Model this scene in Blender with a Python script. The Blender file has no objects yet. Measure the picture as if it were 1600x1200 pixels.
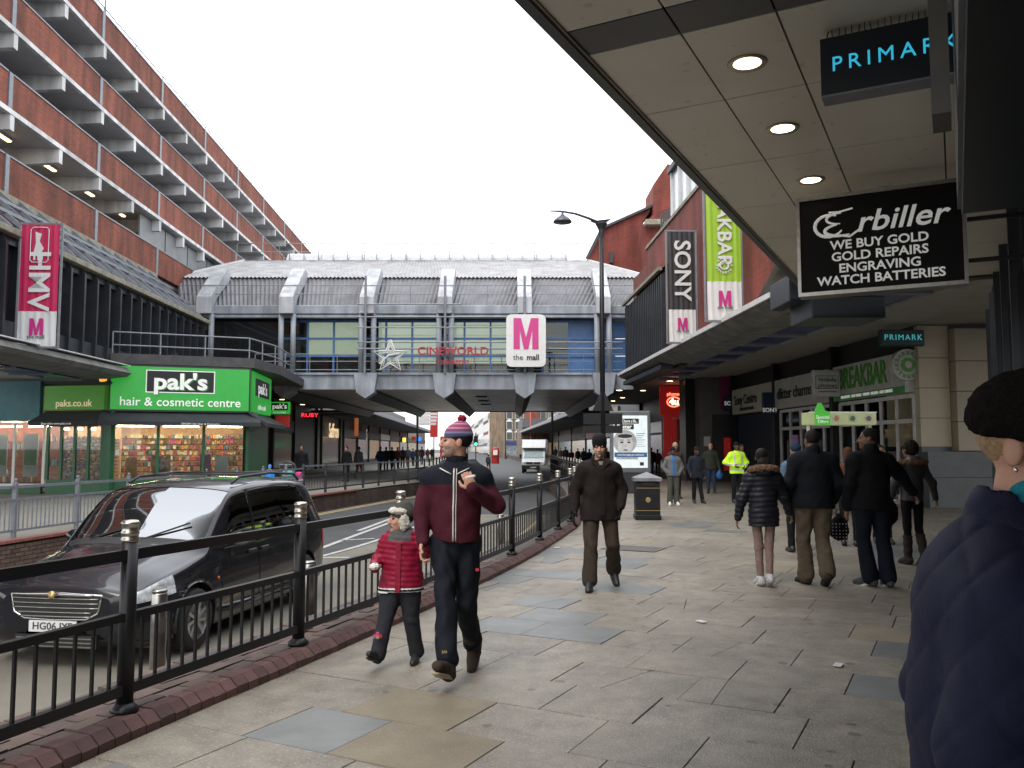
import bpy, math, random
import numpy as np
from mathutils import Vector, Matrix
R=math.radians; PI=math.pi
random.seed(7); rng=np.random.default_rng(5)
sc=bpy.context.scene; col=sc.collection
# ---------------------------------------------------------------- camera, sky, sun, exposure
CZ=1.6; FPX=1320.0; PITCH=math.atan(100/FPX)
cd=bpy.data.cameras.new('camera'); cam=bpy.data.objects.new('camera',cd); col.objects.link(cam)
cam.location=(0,0,CZ); cam.rotation_euler=(R(90)+PITCH,0,0)
cd.sensor_width=36; cd.lens=36*FPX/1600; cd.clip_start=.05; cd.clip_end=4000
sc.camera=cam
W=bpy.data.worlds.new('World'); sc.world=W; W.use_nodes=True
wn=W.node_tree.nodes; wl=W.node_tree.links; wn.clear()
sky=wn.new('ShaderNodeTexSky'); sky.sky_type='NISHITA'; sky.sun_disc=False
SUN_EL,SUN_AZ=52,210
sky.sun_elevation=R(SUN_EL); sky.sun_rotation=R(SUN_AZ); sky.dust_density=4; sky.air_density=1.5
bgk=wn.new('ShaderNodeBackground'); bgk.inputs['Strength'].default_value=.05
bgc=wn.new('ShaderNodeBackground'); bgc.inputs['Color'].default_value=(.97,.985,1,1); bgc.inputs['Strength'].default_value=1.12
ad=wn.new('ShaderNodeAddShader'); wo=wn.new('ShaderNodeOutputWorld')   # overcast: even cloud white over a faint blue sky
wl.new(sky.outputs[0],bgk.inputs['Color']); wl.new(bgk.outputs[0],ad.inputs[0]); wl.new(bgc.outputs[0],ad.inputs[1]); wl.new(ad.outputs[0],wo.inputs[0])
sl=bpy.data.lights.new('sun','SUN'); sl.energy=.7; sl.angle=R(25); sl.color=(1,.97,.92)
so=bpy.data.objects.new('sun',sl); col.objects.link(so)
so.rotation_euler=(R(90-SUN_EL),0,R(180-SUN_AZ))
sc.view_settings.view_transform='Standard'; sc.view_settings.look='None'
sc.view_settings.exposure=0.85; sc.view_settings.gamma=1; sc.view_settings.use_curve_mapping=False
sc.cycles.max_bounces=6; sc.cycles.diffuse_bounces=4; sc.cycles.glossy_bounces=3; sc.cycles.transparent_max_bounces=12
sc.cycles.use_denoising=True
# ---------------------------------------------------------------- helpers
def at(px,py,Y):                       # photograph pixel -> point at forward distance Y
    dx=(px-800)/FPX; dy=(600-py)/FPX; c,s=math.cos(PITCH),math.sin(PITCH)
    fy=c-dy*s; fz=s+dy*c; t=Y/fy
    return Vector((dx*t,Y,CZ+fz*t))
def gp(px,py,z=0.0):                   # photograph pixel -> point at height z
    dx=(px-800)/FPX; dy=(600-py)/FPX; c,s=math.cos(PITCH),math.sin(PITCH)
    fy=c-dy*s; fz=s+dy*c; t=(z-CZ)/fz
    return Vector((dx*t,fy*t,z))
ANG_A=R(2.256); ANG_B=R(-27.7)
def fA(D,s,z=0):
    c,n=math.cos(ANG_A),math.sin(ANG_A); return Vector((D*c-s*n,D*n+s*c,z))
def fB(D,s,z=0):
    c,n=math.cos(ANG_B),math.sin(ANG_B); return Vector((D*c-s*n,D*n+s*c,z))
MC={}
def _n(nt,t,**k):
    n=nt.nodes.new(t)
    for a,b in k.items(): setattr(n,a,b)
    return n
def mat(name,c=(.5,.5,.5),c2=None,scale=4,rough=.6,metal=0,bump=0,bscale=60,emit=None,es=1,coat=0,speck=None,vor=None,detail=5,spec=None,objrand=0,streak=0):
    if name in MC: return MC[name]
    m=bpy.data.materials.new(name); m.use_nodes=True; nt=m.node_tree; b=nt.nodes['Principled BSDF']
    L=nt.links.new
    b.inputs['Base Color'].default_value=(*c,1); b.inputs['Roughness'].default_value=rough; b.inputs['Metallic'].default_value=metal
    if spec is not None: b.inputs['Specular IOR Level'].default_value=spec
    if coat: b.inputs['Coat Weight'].default_value=coat; b.inputs['Coat Roughness'].default_value=.04
    geo=_n(nt,'ShaderNodeNewGeometry')
    if c2 is None: c2=tuple(x*.82 for x in c)
    nz=_n(nt,'ShaderNodeTexNoise'); nz.inputs['Scale'].default_value=scale; nz.inputs['Detail'].default_value=detail; nz.inputs['Roughness'].default_value=.6
    L(geo.outputs['Position'],nz.inputs['Vector'])
    rp=_n(nt,'ShaderNodeMapRange'); rp.inputs['From Min'].default_value=.32; rp.inputs['From Max'].default_value=.68; L(nz.outputs['Fac'],rp.inputs['Value'])
    mx=_n(nt,'ShaderNodeMix',data_type='RGBA'); mx.inputs[6].default_value=(*c,1); mx.inputs[7].default_value=(*c2,1); L(rp.outputs[0],mx.inputs[0])
    out=mx.outputs[2]
    if speck:
        n2=_n(nt,'ShaderNodeTexNoise'); n2.inputs['Scale'].default_value=speck[1]; n2.inputs['Detail'].default_value=2; L(geo.outputs['Position'],n2.inputs['Vector'])
        r2=_n(nt,'ShaderNodeMapRange'); r2.inputs['From Min'].default_value=speck[2]; r2.inputs['From Max'].default_value=speck[2]+.06; r2.inputs['To Max'].default_value=speck[3]; L(n2.outputs['Fac'],r2.inputs['Value'])
        m2=_n(nt,'ShaderNodeMix',data_type='RGBA'); L(r2.outputs[0],m2.inputs[0]); L(out,m2.inputs[6]); m2.inputs[7].default_value=(*speck[0],1); out=m2.outputs[2]
    if vor:   # dark spots (gum, drips)
        v=_n(nt,'ShaderNodeTexVoronoi'); v.inputs['Scale'].default_value=vor[0]; L(geo.outputs['Position'],v.inputs['Vector'])
        r3=_n(nt,'ShaderNodeMapRange'); r3.inputs['From Min'].default_value=vor[1]; r3.inputs['From Max'].default_value=vor[1]*1.25; r3.inputs['To Min'].default_value=vor[2]; r3.inputs['To Max'].default_value=0; L(v.outputs['Distance'],r3.inputs['Value'])
        m3=_n(nt,'ShaderNodeMix',data_type='RGBA'); L(r3.outputs[0],m3.inputs[0]); L(out,m3.inputs[6]); m3.inputs[7].default_value=(*vor[3],1); out=m3.outputs[2]
    if vor:
        n9=_n(nt,'ShaderNodeTexNoise'); n9.inputs['Scale'].default_value=.55; n9.inputs['Detail'].default_value=7; n9.inputs['Roughness'].default_value=.7; L(geo.outputs['Position'],n9.inputs['Vector'])
        r9=_n(nt,'ShaderNodeMapRange'); r9.inputs['From Min'].default_value=.35; r9.inputs['From Max'].default_value=.65; r9.inputs['To Min'].default_value=.72; r9.inputs['To Max'].default_value=1.12; L(n9.outputs['Fac'],r9.inputs['Value'])
        v9=_n(nt,'ShaderNodeVectorMath',operation='SCALE'); L(out,v9.inputs[0]); L(r9.outputs[0],v9.inputs['Scale']); out=v9.outputs[0]
    if streak:
        ns_=_n(nt,'ShaderNodeTexNoise'); ns_.inputs['Scale'].default_value=2.2; ns_.inputs['Detail'].default_value=6; mp_=_n(nt,'ShaderNodeVectorMath',operation='MULTIPLY'); mp_.inputs[1].default_value=(1,1,.10); L(geo.outputs['Position'],mp_.inputs[0]); L(mp_.outputs[0],ns_.inputs['Vector'])
        rs_=_n(nt,'ShaderNodeMapRange'); rs_.inputs['From Min'].default_value=.38; rs_.inputs['From Max'].default_value=.62; rs_.inputs['To Min'].default_value=1-streak; rs_.inputs['To Max'].default_value=1.08; L(ns_.outputs['Fac'],rs_.inputs['Value'])
        vs_=_n(nt,'ShaderNodeVectorMath',operation='SCALE'); L(out,vs_.inputs[0]); L(rs_.outputs[0],vs_.inputs['Scale']); out=vs_.outputs[0]
    if objrand:
        oi=_n(nt,'ShaderNodeObjectInfo'); r4=_n(nt,'ShaderNodeMapRange'); r4.inputs['To Min'].default_value=1-objrand; r4.inputs['To Max'].default_value=1+objrand; L(oi.outputs['Random'],r4.inputs['Value'])
        vm=_n(nt,'ShaderNodeVectorMath',operation='SCALE'); L(out,vm.inputs[0]); L(r4.outputs[0],vm.inputs['Scale']); out=vm.outputs[0]
    L(out,b.inputs['Base Color'])
    if bump:
        n4=_n(nt,'ShaderNodeTexNoise'); n4.inputs['Scale'].default_value=bscale; n4.inputs['Detail'].default_value=4; L(geo.outputs['Position'],n4.inputs['Vector'])
        bp=_n(nt,'ShaderNodeBump'); bp.inputs['Strength'].default_value=bump; bp.inputs['Distance'].default_value=.01; L(n4.outputs['Fac'],bp.inputs['Height']); L(bp.outputs[0],b.inputs['Normal'])
    if emit: b.inputs['Emission Color'].default_value=(*emit,1); b.inputs['Emission Strength'].default_value=es
    MC[name]=m; return m
def mbrick(name,c1,c2,mortar,bw=.225,rh=.075,ms=.01,rough=.85,off=.5):
    if name in MC: return MC[name]
    m=bpy.data.materials.new(name); m.use_nodes=True; nt=m.node_tree; b=nt.nodes['Principled BSDF']; L=nt.links.new
    uv=_n(nt,'ShaderNodeUVMap'); br=_n(nt,'ShaderNodeTexBrick'); br.offset=off
    L(uv.outputs[0],br.inputs['Vector'])
    br.inputs['Color1'].default_value=(*c1,1); br.inputs['Color2'].default_value=(*c2,1); br.inputs['Mortar'].default_value=(*mortar,1)
    br.inputs['Scale'].default_value=1; br.inputs['Brick Width'].default_value=bw; br.inputs['Row Height'].default_value=rh; br.inputs['Mortar Size'].default_value=ms; br.inputs['Mortar Smooth'].default_value=.3
    geo=_n(nt,'ShaderNodeNewGeometry'); nz=_n(nt,'ShaderNodeTexNoise'); nz.inputs['Scale'].default_value=.7; nz.inputs['Detail'].default_value=6; L(geo.outputs['Position'],nz.inputs['Vector'])
    rp=_n(nt,'ShaderNodeMapRange'); rp.inputs['From Min'].default_value=.3; rp.inputs['From Max'].default_value=.7; rp.inputs['To Min'].default_value=.7; rp.inputs['To Max'].default_value=1.2; L(nz.outputs['Fac'],rp.inputs['Value'])
    vm=_n(nt,'ShaderNodeVectorMath',operation='SCALE'); L(br.outputs['Color'],vm.inputs[0]); L(rp.outputs[0],vm.inputs['Scale']); streak=.35
    if True:
        ns_=_n(nt,'ShaderNodeTexNoise'); ns_.inputs['Scale'].default_value=2.2; ns_.inputs['Detail'].default_value=6; mp_=_n(nt,'ShaderNodeVectorMath',operation='MULTIPLY'); mp_.inputs[1].default_value=(1,1,.10); L(geo.outputs['Position'],mp_.inputs[0]); L(mp_.outputs[0],ns_.inputs['Vector'])
        rs_=_n(nt,'ShaderNodeMapRange'); rs_.inputs['From Min'].default_value=.38; rs_.inputs['From Max'].default_value=.62; rs_.inputs['To Min'].default_value=1-streak; rs_.inputs['To Max'].default_value=1.08; L(ns_.outputs['Fac'],rs_.inputs['Value'])
        vs_=_n(nt,'ShaderNodeVectorMath',operation='SCALE'); L(vm.outputs[0],vs_.inputs[0]); L(rs_.outputs[0],vs_.inputs['Scale']); L(vs_.outputs[0],b.inputs['Base Color'])
    b.inputs['Roughness'].default_value=rough
    bp=_n(nt,'ShaderNodeBump'); bp.inputs['Strength'].default_value=.5; bp.inputs['Distance'].default_value=.01; bp.invert=True; L(br.outputs['Fac'],bp.inputs['Height']); L(bp.outputs[0],b.inputs['Normal'])
    MC[name]=m; return m
def mglass(name,tint=(.5,.55,.55),trans=.5,rough=.03,ior=1.5,gc=.82):
    if name in MC: return MC[name]
    m=bpy.data.materials.new(name); m.use_nodes=True; nt=m.node_tree; L=nt.links.new; nt.nodes.clear()
    o=_n(nt,'ShaderNodeOutputMaterial'); t=_n(nt,'ShaderNodeBsdfTransparent'); t.inputs[0].default_value=(*tint,1)
    g=_n(nt,'ShaderNodeBsdfGlossy'); g.inputs['Roughness'].default_value=rough; g.inputs['Color'].default_value=(gc*.98,gc,gc*1.02,1)
    d=_n(nt,'ShaderNodeBsdfDiffuse'); d.inputs[0].default_value=(.02,.022,.024,1)
    m1=_n(nt,'ShaderNodeMixShader'); m1.inputs[0].default_value=trans; L(d.outputs[0],m1.inputs[1]); L(t.outputs[0],m1.inputs[2])
    fr=_n(nt,'ShaderNodeFresnel'); fr.inputs[0].default_value=ior
    m2=_n(nt,'ShaderNodeMixShader'); L(fr.outputs[0],m2.inputs[0]); L(m1.outputs[0],m2.inputs[1]); L(g.outputs[0],m2.inputs[2]); L(m2.outputs[0],o.inputs[0])
    MC[name]=m; return m
class MB:
    def __init__(s): s.v=[]; s.f=[]; s.m=[]; s.uv=[]
    def poly(s,pts,m=0,uv=None):
        b=len(s.v); s.v+= [tuple(p) for p in pts]; s.f.append(tuple(range(b,b+len(pts)))); s.m.append(m); s.uv.append(uv)
    def add(s,vs,fs,m=0):
        b=len(s.v); s.v+=[tuple(p) for p in vs]
        for f in fs: s.f.append(tuple(i+b for i in f)); s.m.append(m); s.uv.append(None)
        return s
    def box(s,x0,x1,y0,y1,z0,z1,m=0,M=None):
        vs=[Vector((x,y,z)) for z in (z0,z1) for y in (y0,y1) for x in (x0,x1)]
        if M is not None: vs=[M@v for v in vs]
        return s.add(vs,[(0,2,3,1),(4,5,7,6),(0,1,5,4),(2,6,7,3),(0,4,6,2),(1,3,7,5)],m)
    def bar(s,a,b,w,h,m=0,up=(0,0,1)):      # rectangular bar from a to b
        a=Vector(a); b=Vector(b); d=(b-a); n=d.normalized(); u=Vector(up)
        if abs(n.dot(u))>.98: u=Vector((0,1,0))
        r=n.cross(u).normalized()*w/2; t=r.cross(n).normalized()*h/2
        vs=[a-r-t,a+r-t,a+r+t,a-r+t,b-r-t,b+r-t,b+r+t,b-r+t]
        return s.add(vs,[(0,1,2,3)[::-1],(4,5,6,7),(0,1,5,4),(1,2,6,5),(2,3,7,6),(3,0,4,7)],m)
    def tube(s,pts,r,n=8,m=0,caps=True):
        pts=[Vector(p) for p in pts]; rs=r if hasattr(r,'__len__') else [r]*len(pts)
        vs=[];prev=None
        for i,p in enumerate(pts):
            d=(pts[min(i+1,len(pts)-1)]-pts[max(i-1,0)]).normalized()
            u=Vector((0,0,1)) if abs(d.z)<.95 else Vector((1,0,0))
            if prev is not None: u=prev
            a=d.cross(u).normalized(); bb=a.cross(d).normalized(); prev=bb
            for k in range(n):
                t=2*PI*k/n; vs.append(p+a*math.cos(t)*rs[i]+bb*math.sin(t)*rs[i])
        fs=[(i*n+k,i*n+(k+1)%n,(i+1)*n+(k+1)%n,(i+1)*n+k) for i in range(len(pts)-1) for k in range(n)]
        if caps: fs+=[tuple(range(n))[::-1],tuple((len(pts)-1)*n+k for k in range(n))]
        return s.add(vs,fs,m)
    def lathe(s,c,prof,n=16,m=0,M=None,caps=True):      # prof: (r,z) list
        c=Vector(c); vs=[]
        for r,z in prof:
            for k in range(n):
                v=Vector((r*math.cos(2*PI*k/n),r*math.sin(2*PI*k/n),z)); vs.append(c+((M@v) if M is not None else v))
        fs=[(i*n+k,i*n+(k+1)%n,(i+1)*n+(k+1)%n,(i+1)*n+k) for i in range(len(prof)-1) for k in range(n)]
        if caps: fs+=[tuple(range(n))[::-1],tuple((len(prof)-1)*n+k for k in range(n))]
        return s.add(vs,fs,m)
    def prism(s,poly,depth,M=None,m=0):       # poly in xz plane, extruded +y by depth
        n=len(poly); vs=[Vector((p[0],0,p[1])) for p in poly]+[Vector((p[0],depth,p[1])) for p in poly]
        if M is not None: vs=[M@v for v in vs]
        return s.add(vs,[tuple(range(n)),tuple(range(n,2*n))[::-1]]+[(i,i+n,(i+1)%n+n,(i+1)%n) for i in range(n)],m)
    def mesh(s,name,mats,smooth=False,M=None):
        me=bpy.data.meshes.new(name)
        vv=s.v if M is None else [tuple(M@Vector(v)) for v in s.v]
        me.from_pydata(vv,[],s.f)
        for mm in (mats if isinstance(mats,(list,tuple)) else [mats]): me.materials.append(mm)
        me.polygons.foreach_set('material_index',s.m)
        me.polygons.foreach_set('use_smooth',[smooth]*len(s.f))
        me.update()
        uvl=me.uv_layers.new(name='UVMap'); V=me.vertices
        co=np.empty(len(V)*3); V.foreach_get('co',co); co=co.reshape(-1,3)
        nr=np.empty(len(s.f)*3); me.polygons.foreach_get('normal',nr); nr=nr.reshape(-1,3)
        li=np.empty(len(me.loops),dtype=np.int32); me.loops.foreach_get('vertex_index',li)
        cnt=np.array([len(f) for f in s.f]); pn=np.repeat(nr,cnt,axis=0); P=co[li]
        hz=np.abs(pn[:,2])>.85
        t=np.stack([-pn[:,1],pn[:,0]],1); ln=np.linalg.norm(t,axis=1)+1e-9; t=t/ln[:,None]
        u=np.where(hz,P[:,0],P[:,0]*t[:,0]+P[:,1]*t[:,1]); v=np.where(hz,P[:,1],P[:,2])
        uvl.data.foreach_set('uv',np.stack([u,v],1).ravel())
        return me
    def build(s,name,mats,parent=None,smooth=False,bevel=0,M=None,seg=1):
        o=link(name,s.mesh(name,mats,smooth,M),parent)
        if bevel: 
            md=o.modifiers.new('bevel','BEVEL'); md.width=bevel; md.segments=seg; md.limit_method='ANGLE'; md.angle_limit=R(40)
        return o
def link(name,data,parent=None,loc=None):
    o=bpy.data.objects.new(name,data); col.objects.link(o)
    if parent is not None: o.parent=parent
    if loc is not None: o.location=loc
    return o
def tag(o,label,cat,group=None,kind=None):
    if label: o['label']=label
    if cat: o['category']=cat
    if group: o['group']=group
    if kind: o['kind']=kind
    return o
def thing(name,label,cat,loc=(0,0,0),rz=0,group=None):
    o=link(name,None); o.location=loc; o.rotation_euler=(0,0,rz); o.empty_display_size=.1
    return tag(o,label,cat,group)
def struct(o): o['kind']='structure'; return o
def stuff(o): o['kind']='stuff'; return o
def text(s,size,m,parent,loc,rot=(PI/2,0,0),name='lettering',ext=.01,align='CENTER',off=0,sx=1,space=1,shear=0):
    c=bpy.data.curves.new(name,'FONT'); c.body=s; c.size=size; c.extrude=ext; c.align_x=align; c.align_y='CENTER'; c.offset=off*size; c.space_character=space; c.shear=shear; c.resolution_u=3
    c.materials.append(m); o=link(name,c,parent,loc); o.rotation_euler=rot; o.scale=(sx,1,1); return o
def cr(pts,step):                      # Catmull-Rom resample of 2-D polyline by arc length
    P=[np.array(p,float) for p in pts]; P=[2*P[0]-P[1]]+P+[2*P[-1]-P[-2]]; out=[]
    for i in range(1,len(P)-2):
        for t in np.linspace(0,1,24,endpoint=False):
            a,b,c,d=P[i-1:i+3]; out.append(.5*((2*b)+(-a+c)*t+(2*a-5*b+4*c-d)*t*t+(-a+3*b-3*c+d)*t**3))
    out.append(P[-2]); out=np.array(out); L=np.concatenate([[0],np.cumsum(np.linalg.norm(np.diff(out,axis=0),axis=1))])
    n=max(2,int(round(L[-1]/step))+1); q=np.linspace(0,L[-1],n)
    return np.stack([np.interp(q,L,out[:,0]),np.interp(q,L,out[:,1])],1)
def offs(P,d):                         # offset polyline to the right of travel by d
    T=np.gradient(P,axis=0); T/=np.linalg.norm(T,axis=1)[:,None]
    return P+np.stack([T[:,1],-T[:,0]],1)*d
ROADZ=-.6
# ---------------------------------------------------------------- materials
m_black=mat('black_paint',(.008,.008,.010),(.012,.012,.013),rough=.4,spec=.35)
m_dark=mat('dark_paint',(.02,.022,.026),(.03,.03,.034),rough=.55)
m_steel=mat('brushed_steel',(.42,.41,.39),(.3,.29,.27),scale=20,rough=.32,metal=1)
m_grey=mat('grey_galvanised',(.23,.245,.27),(.17,.18,.205),scale=6,rough=.5,metal=.3)
m_white=mat('white_paint',(.66,.66,.66),(.5,.5,.49),scale=3,rough=.5)
m_signwhite=mat('sign_white',(.66,.66,.66),(.6,.6,.6),rough=.4)
m_concrete=mat('concrete',(.17,.17,.165),(.115,.115,.11),scale=2,rough=.85,bump=.3,streak=.3)
m_brick=mbrick('red_brick',(.30,.070,.036),(.20,.050,.030),(.16,.085,.06))
m_brick2=mbrick('deep_red_brick',(.25,.044,.030),(.19,.036,.026),(.14,.06,.045))
m_darkbrick=mbrick('brown_wall_brick',(.10,.06,.045),(.06,.04,.032),(.045,.04,.035))
m_yellowbrick=mbrick('stock_brick',(.22,.15,.09),(.16,.1,.06),(.2,.17,.13))
m_lamp=mat('lamp_glow',(1,.85,.6),rough=.5,emit=(1,.72,.38),es=6)
m_glassd=mglass('dark_window_glass',(.35,.38,.38),.35)
m_glass=mglass('shop_glass',(.85,.88,.86),.85)
m_bluefr=mat('blue_frame',(.06,.16,.36),(.045,.12,.29),rough=.4)
m_palebl=mat('pale_blue_steel',(.31,.34,.39),(.22,.24,.28),scale=1.5,rough=.5,streak=.3)
m_magenta=mat('magenta',(.55,.03,.22),(.5,.025,.2),rough=.4)
m_ceilp=mat('ceiling_panel_cream',(.74,.69,.59),(.66,.61,.51),scale=1.2,rough=.33,spec=.5,speck=((.4,.37,.3),9,.66,.5))
m_asph=mat('asphalt',(.055,.057,.06),(.04,.042,.045),scale=.9,rough=.8,bump=.4,bscale=120,speck=((.16,.16,.16),160,.62,.5),vor=(1.1,.05,.5,(.03,.03,.03)))
m_beige=mat('beige_high_friction',(.165,.15,.12),(.12,.112,.092),scale=1.3,rough=.85,bump=.3,bscale=120,speck=((.3,.28,.22),200,.6,.4))
m_line=mat('road_paint_white',(.5,.5,.48),(.27,.27,.26),scale=9,rough=.7)
m_yline=mat('road_paint_yellow',(.5,.37,.13),(.36,.29,.15),scale=8,rough=.7)
# ================================================================ GROUND, ROAD, PAVEMENTS
F=[(-3.42,1.6),(-2.8,3.2),(-2.22,4.94),(-1.64,6.6),(-1.08,8.34),(-.52,10.2),(0,12.07),(.45,13.95),(.85,15.8),(1.2,17.5),(1.42,19.3),(1.65,21.1),(1.9,23),(2.12,25.3),(2.28,27.5),(2.4,30),(2.47,33),(2.5,37.5),(2.45,44),(2.5,55),(2.85,70),(2.9,85),(2.3,120),(0,180),(-4,260)]
Fc=cr([(-5,-3.4),(-4.2,-.9)]+F,.1)
L_=[(-11.6,-3),(-10.3,5),(-9.55,11),(-8.95,15.3),(-8.0,22.2),(-7.1,28.9),(-5.7,36),(-4.5,43),(-4.3,60),(-5.4,90),(-8.5,150),(-15,260)]
Lc=cr(L_,.2)
g=MB(); g.poly([(-1500,-1500,-.8),(1500,-1500,-.8),(1500,1500,-.8),(-1500,1500,-.8)]); struct(g.build('ground',m_asph))
def strip(A,za,B,zb,mb,m=0):
    n=min(len(A),len(B))
    for i in range(n-1): mb.poly([(A[i][0],A[i][1],za),(B[i][0],B[i][1],zb),(B[i+1][0],B[i+1][1],zb),(A[i+1][0],A[i+1][1],za)],m)
g=MB(); wl_=cr([tuple(p) for p in Lc[::10]],1.0); 
for i in range(-6,270,3):
    g.poly([(-16,i,ROADZ),(8,i,ROADZ),(8,i+3,ROADZ),(-16,i+3,ROADZ)])
struct(g.build('road',m_asph))
# right pavement bed (slabs lie on it), left pavement
m_slab=mat('slab_aggregate',(.258,.228,.182),(.160,.141,.112),scale=5,rough=.50,bump=.5,bscale=90,speck=((.40,.37,.32),75,.585,.6),vor=(2.6,.085,.7,(.07,.066,.06)),objrand=.07)
m_slabb=mat('slab_bluegrey',(.185,.19,.185),(.14,.146,.143),scale=3,rough=.42,bump=.3,bscale=90,vor=(3.7,.075,.4,(.09,.09,.095)),objrand=.1)
m_slaby=mat('slab_sand',(.26,.22,.155),(.20,.168,.12),scale=2,rough=.7,bump=.25,bscale=220,speck=((.36,.31,.22),75,.6,.5),vor=(4.3,.06,.5,(.14,.13,.12)),objrand=.08)
m_bed=mat('pavement_bed',(.09,.083,.073),(.05,.046,.04),scale=5,rough=.95)
Ko=offs(Fc,.17); Ki=offs(Fc,-.06); Kl=offs(Fc,-.5)
g=MB()
for i in range(0,len(Ko)-5,5):
    a=Ko[i]; b=Ko[i+5]; g.poly([(a[0]-.05,a[1],-.03),(45,a[1]-4,-.03),(45,b[1]-4,-.03),(b[0]-.05,b[1],-.03)])
pav=struct(g.build('pavement',m_bed))
m_lpav=mat('left_pavement_stone',(.23,.215,.18),(.18,.168,.142),scale=.7,rough=.8,bump=.2,speck=((.2,.19,.17),60,.6,.4))
Lw=offs(Lc,.35); g=MB()
for i in range(len(Lw)-1):
    a=Lw[i];b=Lw[i+1]; g.poly([(-40,a[1],-.012),(a[0]-.04,a[1],-.012),(b[0]-.04,b[1],-.012),(-40,b[1],-.012)])
lpav=struct(g.build('left_pavement',m_lpav))
# slabs in the grid of the near shopfront (frame B)
def clip(poly,a,b):                    # keep the part right of the line a->b
    out=[]; n=len(poly)
    def sd(p): return (b[0]-a[0])*(p[1]-a[1])-(b[1]-a[1])*(p[0]-a[0])
    for i in range(n):
        p,q=poly[i],poly[(i+1)%n]; sp,sq=sd(p),sd(q)
        if sp<=0: out.append(p)
        if (sp<0<sq) or (sq<0<sp):
            t=sp/(sp-sq); out.append((p[0]+(q[0]-p[0])*t,p[1]+(q[1]-p[1])*t))
    return out
def slab_mb(poly,z,mb,m,th=.035):
    n=len(poly); c=Vector((sum(p[0] for p in poly)/n,sum(p[1] for p in poly)/n))
    top=[(c[0]+(p[0]-c[0])*.994,c[1]+(p[1]-c[1])*.994,z) for p in poly]; mid=[(p[0],p[1],z-.004) for p in poly]; bot=[(p[0],p[1],z-th) for p in poly]
    vs=bot+mid+top; fs=[tuple(range(2*n,3*n))]+[(i,(i+1)%n,(i+1)%n+n,i+n) for i in range(n)]+[(i+n,(i+1)%n+n,(i+1)%n+2*n,i+2*n) for i in range(n)]
    mb.add(vs,fs,m)
rs=random.Random(11); cand=[]
nz_=lambda x,y: math.sin(x*.9+1.3)*math.cos(y*.55+.4)+.5*math.sin(x*1.7-y*.8)
s_=-1.2; row=0
while s_<46:
    d=-16+rs.uniform(0,.9); dep=.6
    while d<12:
        w=rs.choice((.6,.75,.75,.9,.9,.6)); j=.0028
        q=[fB(a,b) for a,b in ((d+j,s_+j),(d+w-j,s_+j),(d+w-j,s_+dep-j),(d+j,s_+dep-j))]
        c=fB(d+w/2,s_+dep/2); d+=w
        if c.y<1.6 or c.y>44 or abs(c.x)>c.y*.66+1.2: continue
        if (c.x+.0394*c.y)>13.5: continue
        poly=[(p.x,p.y) for p in q]
        i0=int(np.argmin((Ko[:,0]-c.x)**2+(Ko[:,1]-c.y)**2)); a=Ko[max(i0-4,0)]; b=Ko[min(i0+4,len(Ko)-1)]
        poly=clip(poly,a,b)
        if len(poly)<3: continue
        if rs.random()<.11 and len(poly)==4 and c.y<14:   # cracked slab: two pieces
            k=rs.uniform(.3,.7); e=rs.uniform(.3,.7)
            p1=(poly[0][0]+(poly[1][0]-poly[0][0])*k,poly[0][1]+(poly[1][1]-poly[0][1])*k); p2=(poly[3][0]+(poly[2][0]-poly[3][0])*e,poly[3][1]+(poly[2][1]-poly[3][1])*e)
            cand.append((c,[poly[0],p1,p2,poly[3]])); cand.append((c,[(p1[0]+.004,p1[1]),poly[1],poly[2],(p2[0]+.004,p2[1])]))
        else: cand.append((c,poly))
    s_+=dep; row+=1
yel=[gp(640,1140),gp(1240,888),gp(1480,1000)]
def slabmat(c):
    if min((c-y).length for y in yel)<.5: return 2
    v=nz_(c.x*1.1,c.y*.9)+rs.uniform(-.75,.75)
    lim=.3 if c.x<c.y*.12-.1 else 1.1
    return 1 if v>lim else (2 if rs.random()<.012 else 0)
cand.sort(key=lambda t:t[0].length); rest=MB(); sm=[m_slab,m_slabb,m_slaby]
for k,(c,poly) in enumerate(cand):
    z=-.004+rs.uniform(-.003,.003); mi=slabmat(c)
    if k<298:
        mb=MB(); slab_mb(poly,z,mb,0); mb.build('paving_slab',sm[mi],pav)
    else: slab_mb(poly,z,rest,mi)
stuff(rest.build('paving_slabs_beyond',sm,pav))
# kerb of bullnose bricks with the paver strip behind
m_kerb=mat('kerb_brick',(.125,.062,.055),(.075,.042,.038),scale=7,rough=.8,bump=.4,bscale=90,objrand=.25)
m_paver=mat('paver_brick',(.115,.075,.062),(.075,.055,.048),scale=5,rough=.85,bump=.4,bscale=90,objrand=.3)
kerb=thing('brick_kerb','raised kerb of dark red bullnose bricks curving under the black railing','kerb')
prof=[(0,-.02),(0,.045),(-.06,.098),(-.155,.1),(-.155,-.02)]
def kbrick(L):
    mb=MB(); h=L/2
    vs=[(x,-h,z) for x,z in prof]+[(x,h,z) for x,z in prof]; mb.add(vs,[tuple(range(5)),tuple(range(5,10))[::-1]]+[(i,i+5,(i+1)%5+5,(i+1)%5) for i in range(5)]); return mb.mesh('brick',m_kerb)
kb=[kbrick(.104),kbrick(.1065)]; Kk=cr([tuple(p) for p in Ko[::8]],.115)
st=int(np.argmin(abs(Kk[:,1]-2.6))); 
for k in range(298):
    i=st+k; a=Kk[i]; b=Kk[i+1]; dv=b-a; o=link('brick',kb[k%2],kerb,(a[0],a[1],rs.uniform(-.005,.004))); o.rotation_euler=(rs.uniform(-.03,.03),0,math.atan2(dv[1],dv[0])-PI/2)
mb=MB(); i1=st+298
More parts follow.
